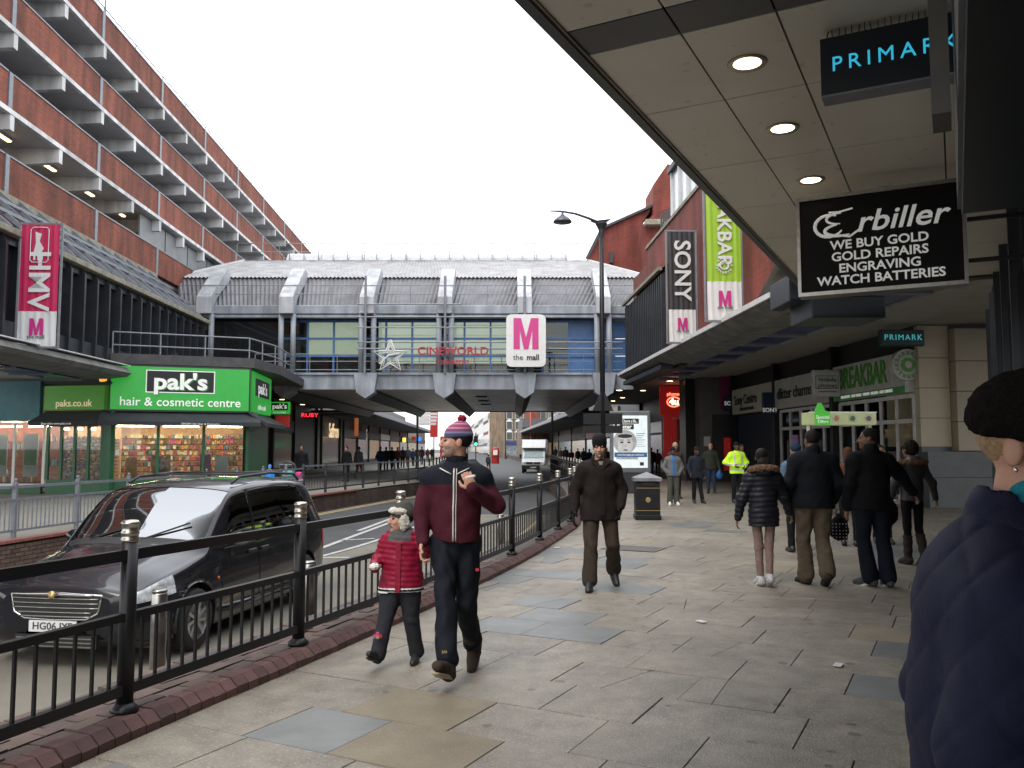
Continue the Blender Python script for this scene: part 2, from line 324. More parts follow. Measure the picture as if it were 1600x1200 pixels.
for i in range(i1,min(len(Kk)-2,i1+500),2):
    a=Kk[i]; b=Kk[i+2]; dv=(b-a); dv/=np.linalg.norm(dv); nx=np.array([dv[1],-dv[0]])
    mb.add([(a[0]+nx[0]*x,a[1]+nx[1]*x,z) for x,z in prof]+[(b[0]+nx[0]*x,b[1]+nx[1]*x,z) for x,z in prof],[(i_,i_+5,(i_+1)%5+5,(i_+1)%5) for i_ in range(5)])
stuff(mb.build('brick_run',m_kerb,kerb))
mb=MB(); strip(offs(Fc,.03),.078,offs(Fc,-.52),.078,mb); strip(offs(Fc,-.52),.078,offs(Fc,-.56),ROADZ-.05,mb,1); mb.build('verge_bed',[m_bed,m_darkbrick],kerb)
pm=MB().box(-.05,.05,-.105,.105,-.05,0).mesh('paver',m_paver)
for r_ in range(5):
    Pr=cr([tuple(p) for p in offs(Fc,-.04-.106*r_)[::6]],.22); i0=int(np.argmin(abs(Pr[:,1]-3.2)))
    for k in range(40+(1 if r_%2 else 0)):
        a=Pr[i0+k]; b=Pr[i0+k+1]; c=(a+b)/2 if r_%2 else a; dv=b-a
        o=link('paver',pm,kerb,(c[0],c[1],.1+rs.uniform(-.012,.006))); o.rotation_euler=(rs.uniform(-.02,.02),rs.uniform(-.03,.03),math.atan2(dv[1],dv[0])-PI/2)
# lower verge at the foot of the kerb wall, where the bollards stand
iv=int(np.argmin(abs(Fc[:,1]-15.5))); mb=MB(); strip(offs(Fc,-.56)[:iv],-.16,offs(Fc,-1.0)[:iv],-.3,mb); strip(offs(Fc,-1.0)[:iv],-.3,offs(Fc,-1.05)[:iv],ROADZ-.02,mb); mb.build('lower_verge',m_darkbrick,kerb)
def ribbon(pts,w,name,m,z,label=None):
    P=cr([(p[0],p[1]) for p in pts],.4); mb=MB(); strip(offs(P,-w/2),z,offs(P,w/2),z,mb); return struct(mb.build(name,m))
yl=[gp(x,y,ROADZ) for x,y in ((-180,1205),(0,1152),(192,1080),(275,1048),(400,1003),(500,968),(610,929),(700,893),(770,863),(815,835),(850,805))]
# pale high-friction surfacing on the nearer lane, tarmac beyond
Pl=cr([(p[0],p[1]) for p in yl],.4); mb=MB(); strip(offs(Pl,-3.1),ROADZ+.004,offs(Pl,2.5),ROADZ+.004,mb); struct(mb.build('road_surface_beige',m_beige))
ribbon(yl,.09,'yellow_line',m_yline,ROADZ+.008)
Pw=[(p[0],p[1]) for p in offs(Pl,-3.2)[::4]]; ribbon(Pw,.12,'lane_line',m_line,ROADZ+.009)
for a,b in (((489,862),(612,816)),((500,872),(560,872)),((532,845),(585,842)),((560,830),(640,800)),((-20,992),(18,978)),((-10,912),(20,902))):
    ribbon([gp(*a,ROADZ),gp(*b,ROADZ)],.14,'road_marking',m_line,ROADZ+.013)
ribbon([tuple(p) for p in offs(Lw,.35)[::10]],.1,'yellow_line',m_yline,ROADZ+.008); ribbon([tuple(p) for p in offs(Lw,.55)[::10]],.1,'yellow_line',m_yline,ROADZ+.008)
# low wall that carries the left pavement: bricks one by one where they show, coping of red bricks
wall=thing('low_brick_wall','low brown brick retaining wall with red coping bricks along the far side of the road','wall')
mb=MB(); Lr=offs(Lc,.30); strip(Lr,ROADZ,Lr,-.06,mb); mb.build('wall_core',m_darkbrick,wall)
m_wb=mat('brown_brick',(.12,.075,.055),(.08,.05,.04),scale=9,rough=.85,objrand=.3); m_cop=mat('coping_brick',(.25,.085,.07),(.19,.065,.055),scale=9,rough=.8,objrand=.2)
bm_=MB().box(-.05,.045,-.103,.103,-.032,.032).mesh('brick',m_wb); cm_=MB().box(-.16,.03,-.05,.05,-.05,.0).mesh('coping_brick',m_cop)
Pb=cr([tuple(p) for p in Lr[::5]],.22); i0=int(np.argmin(abs(Pb[:,1]-13.2)))
for r_ in range(7):
    for k in range(24):
        a=Pb[i0+k]; b=Pb[i0+k+1]; c=(a+b)/2 if r_%2 else a; dv=b-a; o=link('brick',bm_,wall,(c[0],c[1],ROADZ+.04+r_*.0745)); o.rotation_euler=(0,rs.uniform(-.02,.02),math.atan2(dv[1],dv[0])-PI/2)
Pc=cr([tuple(p) for p in offs(Lc,.36)[::5]],.108); i0=int(np.argmin(abs(Pc[:,1]-12.6)))
for k in range(190):
    a=Pc[i0+k]; b=Pc[i0+k+1]; dv=b-a; o=link('coping_brick',cm_,wall,(a[0],a[1],.012)); o.rotation_euler=(0,0,math.atan2(dv[1],dv[0])-PI/2)
# ================================================================ BLACK RAILING ON THE RIGHT
m_cap=mat('railing_cap_steel',(.55,.52,.46),(.4,.37,.33),scale=30,rough=.3,metal=1)
rail=thing('railing','black metal railing with silver collared posts curving along the near pavement','railing')
Fr=cr(F[1:20],.05)
def arc(P):
    return np.concatenate([[0],np.cumsum(np.linalg.norm(np.diff(P,axis=0),axis=1))])
FA=arc(Fr); postmesh=MB(); postmesh.tube([(0,0,.1),(0,0,1.06)],.046,16); postmesh=postmesh.mesh('post',m_black,True)
capm=MB().lathe((0,0,0),[(.047,1.06),(.05,1.065),(.05,1.075),(.046,1.08),(.046,1.10),(.05,1.105),(.05,1.115),(.046,1.12),(.046,1.155),(.052,1.16),(.052,1.17),(.04,1.182),(.0,1.186)],16).mesh('post_cap',m_cap,True)
basem=MB().lathe((0,0,0),[(.078,.098),(.078,.12),(.06,.135),(.05,.15)],16).mesh('base_collar',m_black,True)
barm=MB().box(-.008,.008,-.008,.008,.245,.62).mesh('bar',m_black)
ip=lambda s: np.array([np.interp(s,FA,Fr[:,0]),np.interp(s,FA,Fr[:,1])])
posts=[(-2.8,3.2),(-2.22,4.94),(-1.64,6.6),(-1.08,8.34),(-.52,10.2),(0,12.07),(.45,13.95),(.85,15.8),(1.2,17.5),(1.42,19.3),(1.65,21.1)]
ss=[FA[int(np.argmin((Fr[:,0]-p[0])**2+(Fr[:,1]-p[1])**2))] for p in posts]
while ss[-1]+1.85<FA[-1]: ss.append(ss[-1]+1.85)
nb=0; rb=MB()
for i,s0 in enumerate(ss):
    p=ip(s0); o=link('post',postmesh,rail,(p[0],p[1],0)); link('post_cap',capm,o); link('base_collar',basem,o)
    if i==len(ss)-1: break
    q=ip(ss[i+1]); nseg=1 if i<5 else 2; pts=[ip(s0+(ss[i+1]-s0)*t/nseg) for t in range(nseg+1)]
    for zc,h in ((.985,.062),(.635,.045),(.225,.06)):
        mb=MB()
        for a,b in zip(pts,pts[1:]): mb.bar((a[0],a[1],zc),(b[0],b[1],zc),.045,h)
        mb.build('rail',m_black,rail)
    ang=math.atan2(q[1]-p[1],q[0]-p[0])
    for k in range(1,15):
        c=ip(s0+(ss[i+1]-s0)*k/15)
        if nb<290: o=link('bar',barm,rail,(c[0],c[1],0)); o.rotation_euler=(0,0,ang); nb+=1
        else: rb.box(c[0]-.008,c[0]+.008,c[1]-.008,c[1]+.008,.245,.62)
if rb.v: stuff(rb.build('bars_beyond',m_black,rail))
# ================================================================ LEFT RAILINGS
lr=thing('grey_railing','pale grey knob-topped metal railing on the far pavement before the green shop','railing')
La=cr(L_[1:6],.05); LA=arc(La); ipL=lambda s: np.array([np.interp(s,LA,La[:,0]),np.interp(s,LA,La[:,1])])
pm2=MB().box(-.035,.035,-.035,.035,0,.96); pm2.lathe((0,0,0),[(.045,.96),(.045,.98),(.02,.99),(.035,1.02),(.035,1.04),(.0,1.06)],8); pm2=pm2.mesh('post',m_grey)
bm2=MB().box(-.009,.009,-.009,.009,.14,.66).mesh('bar',m_grey)
s0=LA[int(np.argmin(abs(La[:,1]-15.3)))]; sL=[s0-1.745*k for k in (4,3,2,1)]+[s0+1.745*k for k in range(9)]; nb=0
for i,s in enumerate(sL):
    p=ipL(s); link('post',pm2,lr,(p[0],p[1],0))
    if i==len(sL)-1: break
    q=ipL(sL[i+1])
    for zc,h in ((.90,.05),(.67,.04),(.12,.04)): MB().bar((p[0],p[1],zc),(q[0],q[1],zc),.045,h).build('rail',m_grey,lr)
    for k in range(1,15):
        c=p+(q-p)*k/15; link('bar',bm2,lr,(c[0],c[1],0))
lr2=thing('dark_railing','long dark railing running along the left-hand pavement under the footbridge','railing')
Lb=cr(L_[5:9],1.8)
for i in range(len(Lb)-1):
    p,q=Lb[i],Lb[i+1]; MB().box(p[0]-.04,p[0]+.04,p[1]-.04,p[1]+.04,0,1.05).build('post',m_dark,lr2)
    for zc in (.98,.62,.15): MB().bar((p[0],p[1],zc),(q[0],q[1],zc),.05,.05).build('rail',m_dark if zc<.9 else m_grey,lr2)
mb=MB()
for a in cr([tuple(p) for p in Lb],.13): mb.box(a[0]-.01,a[0]+.01,a[1]-.01,a[1]+.01,.15,.62)
stuff(mb.build('bars',m_dark,lr2))
# bollards
bo=None
for k,(px,Y,lab) in enumerate(((258,6.5,'brushed steel bollard behind the railing beside the front wheel of the black car'),(487,8.1,'brushed steel bollard half hidden by the railing post behind the black car'),(782,13.7,'short steel bollard behind the railing to the right of the walking man'))):
    z0=-.3; X=(px-800)/FPX*Y
    t=thing('bollard',lab,'bollard',(X,Y,z0),0,'steel bollards behind the railing')
    MB().lathe((0,0,0),[(.057,0),(.057,.8),(.05,.812)],20).build('post',m_steel,t,True); MB().lathe((0,0,0),[(.057,.814),(.055,.83),(.045,.834)],20).build('cap',m_steel,t,True)
# ================================================================ CAR PARK ON THE LEFT (street frame A)
cp=thing('multi_storey_car_park','long multi-storey car park with red brick parapets and white concrete beams above the left-hand shops','building',(0,0,0),ANG_A)
LB=6.28; S0=33.1-LB*7; NB=15; m_bm=mat('beam_white',(.72,.72,.72),(.55,.55,.55),scale=.8,rough=.6,streak=.3); m_sof=mat('soffit_grey',(.55,.55,.56),(.43,.43,.44),scale=.7,rough=.8)
TOPS=[18.9,16.22,13.54,10.86]; D0=-15.0
bmesh_=MB().box(-.25,0,0,LB-.26,-1.2,0).mesh('brick_panel',m_brick)
mull=MB().box(-.2,.04,-.11,.11,-1.22,.04).mesh('mullion',m_grey); beam=MB(); beam.prism([(-14,-.62),(-1.6,-.62),(.0,-.5),(.12,-.5),(.12,0),(-14,0)],.24); beam=beam.mesh('beam',m_bm)
slabm=MB().box(-14,-.02,0,LB,-.16,0).mesh('floor_slab',m_sof); edgem=MB().box(-.02,.14,0,LB,-.16,0).mesh('slab_edge',m_bm)
capr=MB().box(-.3,.03,0,LB-.3,.0,.06).mesh('parapet_cap',m_grey)
for li,zt in enumerate(TOPS):
    for k in range(NB):
        s=S0+k*LB
        if li==3 and k>9: continue
        o=link('brick_panel',bmesh_,cp,(D0,s+.13,zt)); link('parapet_cap',capr,o,(0,.02,.0))
        link('mullion',mull,cp,(D0,s,zt))
        if li<3:
            link('floor_slab',slabm,cp,(D0,s,zt-1.2)); link('slab_edge',edgem,cp,(D0,s,zt-1.2))
            for h in (0,.5): link('beam',beam,cp,(D0,s+LB*h-.12,zt-1.36))
mb=MB(); mb.tube([(D0+.02,S0,TOPS[0]+.22),(D0+.02,S0+NB*LB,TOPS[0]+.22)],.025,6)
for k in range(NB*2): mb.box(D0-.01,D0+.03,S0+k*LB/2,S0+k*LB/2+.03,TOPS[0]+.05,TOPS[0]+.22)
mb.build('parapet_rail',m_grey,cp)
# inner back wall and deck of the lowest visible level, end block
MB().box(-29.5,-29.2,S0,S0+NB*LB,9.5,17.6).build('back_wall',m_sof,cp); MB().box(-29,D0-.26,S0,S0+NB*LB,9.5,9.7).build('deck',m_sof,cp)
MB().box(-29,-12.6,S0+NB*LB+.01,S0+NB*LB+9,0,TOPS[0]-.3).build('end_block',m_brick,cp)
for k in range(5):                      # louvred grey panels filling bays beside the bridge
    MB().box(D0-.3,D0-.22,37.9+LB*.5*k,37.9+LB*.5*(k+1)-.14,10.95,12.1).build('infill_panel',mat('infill_grey',(.22,.23,.24),(.15,.16,.17),scale=1.5,rough=.5),cp)
MB().box(-29,D0-.05,52,S0+NB*LB,3,9.6).build('lower_wall',m_brick,cp)
tubm=MB().box(-.06,.06,-.6,.6,-.07,-.03).mesh('tube',mat('fluorescent_glow',(1,.8,.55),rough=.5,emit=(1,.66,.3),es=4)); fit=MB().box(-.09,.09,-.65,.65,-.03,.02).mesh('strip_light',m_white)
for k,s in enumerate((25.15,28.3,31.4,34.6,37.7)):
    p=fA(-16.1,s,12.12); o=link('strip_light',fit,None,p); o.rotation_euler=(0,0,ANG_A); link('tube',tubm,o)
    tag(o,'strip light under the lowest car park ceiling, %s'%('first of the row, at the photo edge','second from the left photo edge','third from the left photo edge','fourth from the left photo edge','last before the grey panels')[k],'light',"strip lights in the car park")
# antenna mast on the roof
t=thing('roof_mast','cluster of grey antenna poles on the car park roof at the top left','mast',fA(-17.2,35.5,19.0),ANG_A)
for x,y in ((0,0),(.35,.2),(.7,.1),(1.0,.4),(.5,.6)): MB().tube([(x,y,-1.5),(x,y,2.6)],.04,6).build('pole',m_grey,t)
for z in (.4,1.2,2.0): MB().tube([(0,0,z),(1,.4,z)],.03,6).build('brace',m_grey,t)
for x in (0,.7): MB().box(x-.1,x+.1,-.1,.05,.9,2.4).build('antenna_panel',m_white,t)
# ================================================================ DARK RIBBED SHOPPING CENTRE FRONT (LEFT)
m_rib=mat('bronze_rib',(.045,.05,.058),(.028,.03,.036),scale=2,rough=.42,metal=.4); m_back=mat('bronze_back',(.016,.018,.022),(.01,.011,.013),scale=2,rough=.5)
m_lead=mat('weathered_gutter',(.30,.28,.22),(.16,.15,.11),scale=3,rough=.8)
lf=thing('ribbed_mall_front','dark ribbed metal front of the shopping centre with sloping glazing, left of the footbridge','building',(0,0,0),ANG_A)
DL=-12.5
MB().box(DL-.6,DL-.35,8,39.4,4.3,7.35).build('back_panel',m_back,lf)
ribm=MB(); ribm.prism([(-.36,-1.42),(-.05,-1.42),(.0,-1.3),(.0,1.25),(-.12,1.42),(-.36,1.42)],.11); ribm=ribm.mesh('rib',m_rib)
sp_=MB().box(-.35,-.1,0,.79,-.35,.35).mesh('spandrel',m_rib); sp2=MB().box(-.35,-.16,0,.79,-.12,.12).mesh('sill',m_rib)
for k in range(34):
    s=9+k*.9; link('rib',ribm,lf,(DL,s,5.85)); link('spandrel',sp_,lf,(DL,s+.11,4.65)); link('sill',sp2,lf,(DL,s+.11,7.2))
MB().box(DL-.5,DL+.08,8,39.4,7.3,7.48).build('gutter',m_lead,lf,bevel=.02)
MB().add([(DL-.2,8,7.5),(DL-.2,39.4,7.5),(D0-.1,39.4,9.55),(D0-.1,8,9.55)],[(0,1,2,3)]).build('sloping_glass',m_glassd,lf)
gb=MB().bar((DL-.05,0,7.5),(D0-.02,0,9.58),.09,.12).mesh('glazing_bar',m_grey)
for k in range(26): link('glazing_bar',gb,lf,(0,8.4+k*1.2,0))
MB().box(D0-.2,D0+.06,8,39.4,9.45,9.65).build('flashing',m_lead,lf)
for t_ in (.35,.7): MB().bar((DL+(D0-DL)*t_,8,7.56+2.05*t_),(DL+(D0-DL)*t_,39.4,7.56+2.05*t_),.06,.1).build('purlin',m_grey,lf)
# curved canopy under it
cs=[(-12.9,4.3),(-12.2,4.36),(-11.9,4.3),(-11.75,4.12),(-11.9,4.0),(-12.6,3.93),(-13.2,3.93),(-13.2,4.3)]
mb=MB(); mb.prism(cs,21); mb.build('canopy_edge',m_concrete,lf,M=Matrix.Translation((0,8,0)))
m_bluep=mat('blue_tinted_panel',(.02,.03,.16),(.015,.02,.10),rough=.25)
for k in range(9): 
    MB().box(-14.4,-13.3,10+k*2.1,11.8+k*2.1,3.9,3.94).build('blue_panel',m_bluep,lf); MB().box(-14.5,-13.25,11.85+k*2.1,12.03+k*2.1,3.85,3.96).build('canopy_rib',m_grey,lf)
MB().box(-18,-13.25,8,29.2,3.96,4.2).build('soffit',m_sof,lf)
MB().box(-12.15,-11.8,8,29,4.365,4.395).build('canopy_trim',m_white,lf)
# right twin (D>0), nearer building
DR=6.9
rf=thing('brick_mall_front','red brick shopping centre front with dark ribbed bay and blue-panelled canopy, right of the road','building',(0,0,0),ANG_A)
MB().box(DR,DR+.3,11.5,34.2,5.0,9.75).build('brick_wall',m_brick2,rf)
MB().box(DR-.05,DR+.35,11.5,34.2,9.75,9.87).build('coping',m_lead,rf)
MB().box(DR+.25,DR+.5,29.6,39.4,4.5,8.1).build('back_panel',m_back,rf)
ribr=MB(); ribr.prism([(.3,-1.75),(.0,-1.6),(.0,1.6),(.3,1.75)],.1); ribr=ribr.mesh('rib',m_rib)
for k in range(22): link('rib',ribr,rf,(DR-.25,30.3+k*.36,6.35))
MB().box(DR-.2,DR+.3,37.95,38.1,4.6,8.1).build('end_panel',m_rib,rf)
MB().add([(DR-.3,30.2,8.1),(DR-.3,38.2,8.1),(DR+1.6,38.2,9.6),(DR+1.6,30.2,9.6)],[(0,3,2,1)]).build('sloping_roof',m_rib,rf)
MB().bar((DR-.3,30.2,8.14),(DR-.3,38.2,8.14),.14,.12).build('eaves',m_lead,rf)
MB().box(DR-.32,DR+.12,30.2,38.2,4.45,4.62).build('ledge',m_rib,rf)
cs=[(6.35,4.95),(6.85,5.02),(7.0,5.02),(7.0,4.9),(7.7,4.72),(7.7,4.6),(6.9,4.62),(6.45,4.78)]
mb=MB(); mb.prism(cs,26.6); mb.build('canopy_edge',m_concrete,rf,M=Matrix.Translation((0,11.5,0)))
MB().box(6.3,6.36,11.5,38.1,4.86,4.98).build('canopy_nosing',m_white,rf)
for k in range(12):
    MB().box(7.75,8.75,12+k*2.1,13.8+k*2.1,4.66,4.7).build('blue_panel',m_bluep,rf); MB().box(7.7,8.85,13.84+k*2.1,14.06+k*2.1,4.6,4.72).build('canopy_rib',m_grey,rf)
MB().tube([(8.85,11.5,4.66),(8.85,38,4.66)],.05,8).build('canopy_tube',m_grey,rf)
m_sofr=mat('arcade_soffit',(.36,.34,.30),(.27,.26,.23),scale=1.2,rough=.6)
MB().box(7.7,20,8,66,5.0,5.2).build('soffit',m_sofr,rf)
MB().box(DR+.35,25,11.5,39,5.25,9.5).build('building_core',m_brick2,rf)
# white glazed dormer, palisade, further brick volumes
m_bright=mat('pale_glazing',(.5,.54,.6),(.4,.44,.48),rough=.15)
mb=MB(); mb.box(7.1,10,22,30.2,9.9,11.7); mb.build('dormer',m_bright,rf)
for k in range(8): MB().box(7.02,7.1,22+k*1.16,22.08+k*1.16,9.9,11.7).build('dormer_bar',m_white,rf)
MB().box(6.95,10.2,21.9,30.4,11.7,11.9).build('dormer_roof',m_dark,rf)
bt=thing('red_brick_tower_block','red brick gabled block with a tall square tower behind the footbridge on the right','building')
q=lambda px,py,Y: at(px,py,Y)
def extr(pts,dy,name,m,par,Y):
    mb=MB(); P=[at(px,py,Y) for px,py in pts]; n=len(P); B=[p+Vector((dy*.0,dy,0)) for p in P]
    mb.add(P+B,[tuple(range(n))[::-1],tuple(range(n,2*n))]+[(i,(i+1)%n,(i+1)%n+n,i+n) for i in range(n)]); return mb.build(name,m,par)
Yb=47; extr([(916,450),(921,398),(941,358),(1021,322),(1003,349),(1003,480),(916,480)],10,'gable_wall',m_brick2,bt,Yb+2)
extr([(1003,352),(1020,336),(1120,290),(1200,300),(1200,480),(1003,480)],8,'side_block',m_brick2,bt,Yb)
extr([(1021,288),(1043,256),(1062,262),(1062,340),(1021,340)],3,'tower',m_brick2,bt,Yb+1.5)
extr([(1062,262),(1075,278),(1075,340),(1062,340)],5,'tower_side',m_brick2,bt,Yb+1.6)
mb=MB(); mb.bar(at(917,404,Yb+1.9),at(940,358,Yb+1.9),.25,.18); mb.bar(at(940,357,Yb+1.9),at(1021,321,Yb+1.9),.25,.14); mb.build('verge_capping',m_dark,bt)
mb=MB(); mb.box(*sum(([a,b] for a,b in ((at(952,392,Yb+1.9).x,at(958,392,Yb+1.9).x),(Yb+1.8,Yb+2.2),(at(952,411,Yb+1.9).z,at(952,394,Yb+1.9).z))),[])); mb.build('slot_window',m_dark,bt)
MB().bar(at(1008,348,Yb-.4),at(1050,348,Yb-.4),.5,.3).build('ledge',m_lead,bt)
pl=thing('palisade_fence','short run of dark spiked palisade on the brick parapet behind the hanging banners','fence')
for k in range(8):
    a=at(1034+k*3.6,402-k*3.5,42); MB().bar(a,a+Vector((0,0,2.2)),.08,.06).build('pale',m_dark,pl)
for z in (.35,1.7): MB().bar(at(1033,402,42)+Vector((0,0,z)),at(1061,376,42)+Vector((0,0,z)),.05,.06).build('rail',m_dark,pl)
# ================================================================ FOOTBRIDGE
br=thing('footbridge','wide enclosed shopping centre footbridge with corrugated roof and blue framed windows over the road','bridge')
YF=40.0; m_corr=mat('corrugated_grey_skylit',(.36,.355,.36),(.27,.265,.27),scale=1.1,rough=.5,metal=.15,streak=.25); m_corr2=mat('corrugated_grey_darker',(.20,.20,.215),(.135,.135,.145),scale=1.4,rough=.55,metal=.15)  # sky reflection painted in: paler grey for the upper roof, darker for the lower
def corr(p00,p10,p01,p11,pitch,amp,name,m):   # p00->p10 along eaves, p01->p11 along top
    p00,p10,p01,p11=map(Vector,(p00,p10,p01,p11)); n=int((p10-p00).length/pitch)*2; nrm=(p10-p00).cross(p01-p00).normalized(); mb=MB(); vs=[]
    for i in range(n+1):
        t=i/n; off=nrm*(amp if i%2 else -amp); vs+= [p00.lerp(p10,t)+off,p01.lerp(p11,t)+off]
    mb.add(vs,[(2*i,2*i+2,2*i+3,2*i+1) for i in range(n)]); return mb.build(name,m,br)
ze=8.42; zb=10.2; yb=42.4; zr=12.55; yr=49
xe0,xe1=-16.0,5.76; xb0,xb1=(270-800)/FPX*yb,(1014-800)/FPX*yb; xr0,xr1=(375-800)/FPX*yr,(921-800)/FPX*yr
bays=[-14.6,-10.7,-6.88,-3.18,.6,4.33]
corr((xe0,YF+.3,ze),(xe1,YF+.3,ze),(xb0,yb,zb),(xb1,yb,zb),.2,.035,'roof_lower',m_corr2)
corr((xb0-.1,yb-.15,zb+.02),(xb1+.1,yb-.15,zb+.02),(xr0,yr,zr),(xr1,yr,zr),.2,.04,'roof_upper',m_corr)
corr((xb0-.1,yb+14,zb+.02),(xb0-.1,yb-.1,zb+.02),(xr0,yr+8,zr),(xr0,yr,zr),.2,.04,'roof_hip',m_corr); corr((xb1+.1,yb-.1,zb+.02),(xb1+.1,yb+14,zb+.02),(xr1,yr,zr),(xr1,yr+8,zr),.2,.04,'roof_hip',m_corr)
MB().bar((xb0-.1,yb-.15,zb+.06),(xr0,yr,zr+.06),.2,.1).build('hip_flashing',m_white,br); MB().bar((xb1+.1,yb-.15,zb+.06),(xr1,yr,zr+.06),.2,.1).build('hip_flashing',m_white,br)
MB().box(xr0,xr1,yr-.1,yr+14,zr-.3,zr+.05).build('ridge',m_corr,br)
mb=MB(); n=8
for i in range(n):
    a0,a1=PI*i/n,PI*(i+1)/n; mb.poly([(xr0+9.2-9+2.2,yr+1.5-1.2*math.cos(a0),zr+.75*math.sin(a0)),(xr1-1.2,yr+1.5-1.2*math.cos(a0),zr+.75*math.sin(a0)),(xr1-1.2,yr+1.5-1.2*math.cos(a1),zr+.75*math.sin(a1)),(xr0+2.4,yr+1.5-1.2*math.cos(a1),zr+.75*math.sin(a1))])
mb.build('barrel_rooflight',mat('rooflight_polycarbonate',(.42,.44,.47),rough=.25),br)
for k in range(20): MB().box(xr0+2.6+k*.86,xr0+2.63+k*.86,yr+.2,yr+.3,zr,zr+.62).build('rooflight_rib',m_grey,br)
mb=MB()
for z in (.55,1.05): mb.tube([(xr0-.4,yr-.05,zr+z),(xr1-.2,yr-.05,zr+z)],.025,6)
for k in range(9): mb.tube([(xr0-.4+k*2.5,yr-.05,zr),(xr0-.4+k*2.5,yr-.05,zr+1.05)],.018,6)
mb.build('roof_rail',m_grey,br)
mb=MB()
for z,y in ((.55,YF+.1),(1.0,YF+.25)): mb.tube([(xe0,y,ze+z),(xe1+.3,y,ze+z)],.022,6)
for x in [xe0+.2]+[b+2 for b in bays]: mb.tube([(x,YF+.15,ze-.1),(x,YF+.2,ze+1.0)],.022,6)
mb.build('eaves_rail',m_grey,br)
MB().box(xe0,xe1,YF-.05,YF+.45,7.98,ze-.02).build('gutter_fascia',m_palebl,br,bevel=.03); MB().box(xe0,xe1,YF+.0,YF+.4,7.82,7.95).build('eaves_beam',m_palebl,br)
for x in bays:                          # white ribs over the roof, twin columns, bracket shoes, beams
    mb=MB(); mb.prism([(0,7.95),(0,8.75),(.55,9.25),(2.2,10.55),(2.75,10.45),(2.75,10.1),(1.0,8.9),(.5,8.4),(.5,7.95)],.68)
    mb.build('roof_rib',mat('rib_pale',(.48,.50,.53),(.36,.375,.40),scale=1,rough=.45,streak=.3),br,M=Matrix.Translation((x-.34,YF-.45,0))@Matrix(((0,1,0,0),(1,0,0,0),(0,0,1,0),(0,0,0,1))),bevel=.02)
    for d in (-.29,.29): MB().tube([(x+d,YF-.1,5.1),(x+d,YF-.1,7.96)],.13,12).build('column',m_palebl,br,True)
    if x>-14:
        mb=MB(); vs=[(x-.55,YF-.5,5.12),(x+.55,YF-.5,5.12),(x+.55,YF+.4,5.12),(x-.55,YF+.4,5.12),(x-.42,YF-.5,4.2),(x+.42,YF-.5,4.2),(x+.42,YF+.4,4.2),(x-.42,YF+.4,4.2),(x,YF-.5,3.92),(x,YF+.4,3.92)]
        mb.add(vs,[(0,3,2,1),(0,1,5,8,4),(3,7,9,6,2),(0,4,7,3),(1,2,6,5),(4,8,9,7),(5,6,9,8)]); mb.build('bracket_shoe',m_palebl,br)
        mb=MB(); mb.add([(x-.4,YF+.4,4.3),(x+.4,YF+.4,4.3),(x,YF+.4,3.9),(x-.4,63.5,4.3),(x+.4,63.5,4.3),(x,63.5,3.9)],[(0,3,5,2),(1,2,5,4),(3,4,5),(0,2,1)]); mb.build('deck_beam',m_dark,br)
MB().box(-12,xe1,YF-.05,YF+.15,4.37,5.06).build('edge_beam',m_palebl,br); MB().box(-12,xe1,YF-.15,YF+.3,5.06,5.16).build('deck_edge',m_palebl,br)
MB().box(-19,xe1,YF+.16,YF+1.4,5.0,5.15).build('walkway',m_grey,br)
m_und=mat('underside_panel',(.50,.48,.46),(.26,.25,.245),scale=.8,rough=.35,metal=.1)
for i,(a,b) in enumerate(zip([-10.7,-8.9,-6.88,-5.0,-3.18,-1.3,.6,2.5],[-8.9,-6.88,-5.0,-3.18,-1.3,.6,2.5,4.33])):
    for y0,y1 in ((YF+.16,48),(48.02,56),(56.02,63.6)): MB().box(a+.01,b-.01,y0,y1,4.36,4.42).build('soffit_panel',m_und,br)
MB().box(-10.7,xe1,63.3,63.7,4.3,5.2).build('rear_beam',m_dark,br)
for k in range(3): MB().box(-1.95,-1.35,45+4*k,45.25+4*k,4.3,4.355).build('soffit_vent',m_black,br)
MB().box(-19,xe1,YF+1.3,64,4.6,5.0).build('deck',m_dark,br)
# windows: blue frames with panes one by one
GY=YF+.8; m_int=mat('bridge_interior',(.30,.30,.26),(.18,.17,.15),scale=.5,rough=.8); m_intp=mat('pale_interior_glow',(.60,.62,.54),(.50,.52,.46),scale=.6,rough=.9,emit=(.8,.85,.68),es=.26)  # blinds glow slightly by themselves, standing in for light on them
xs=[-11.2+1.27*k for k in range(13)]; zs=[5.2,6.05,6.9,7.75]
for i in range(12):
    for j in range(3):
        x0,x1=xs[i]+.04,xs[i+1]-.04; 
        MB().box(x0,x1,GY,GY+.02,zs[j]+.04,zs[j+1]-.04).build('window_pane',m_bluefr if (i==11) else mglass('bridge_glass',(.85,.9,.87),.9,.02),br)
for x in xs: MB().box(x-.045,x+.045,GY-.06,GY+.05,5.18,7.85).build('mullion',m_bluefr,br)
for j,z in enumerate(zs): MB().box(xs[0],xs[-1],GY-.05,GY+.04,z-.05,z+.05).build('transom',m_bluefr,br)
for j in range(3): MB().box(xs[-1]+.05,xe1,GY-.02,GY+.03,zs[j]+.01,zs[j+1]-.01).build('blue_panel',m_bluefr,br)
MB().box(xs[0]-4.7,xs[0]-.06,GY-.05,GY,5.2,7.85).build('dark_glass',mglass('dark_hall_glass',(.25,.26,.27),.3),br)
MB().box(-19,xe1,GY+6,GY+6.2,5.1,8).build('inner_wall',m_int,br); MB().box(-19,xe1,GY+.1,GY+6,7.9,8.0).build('inner_ceiling',m_dark,br)
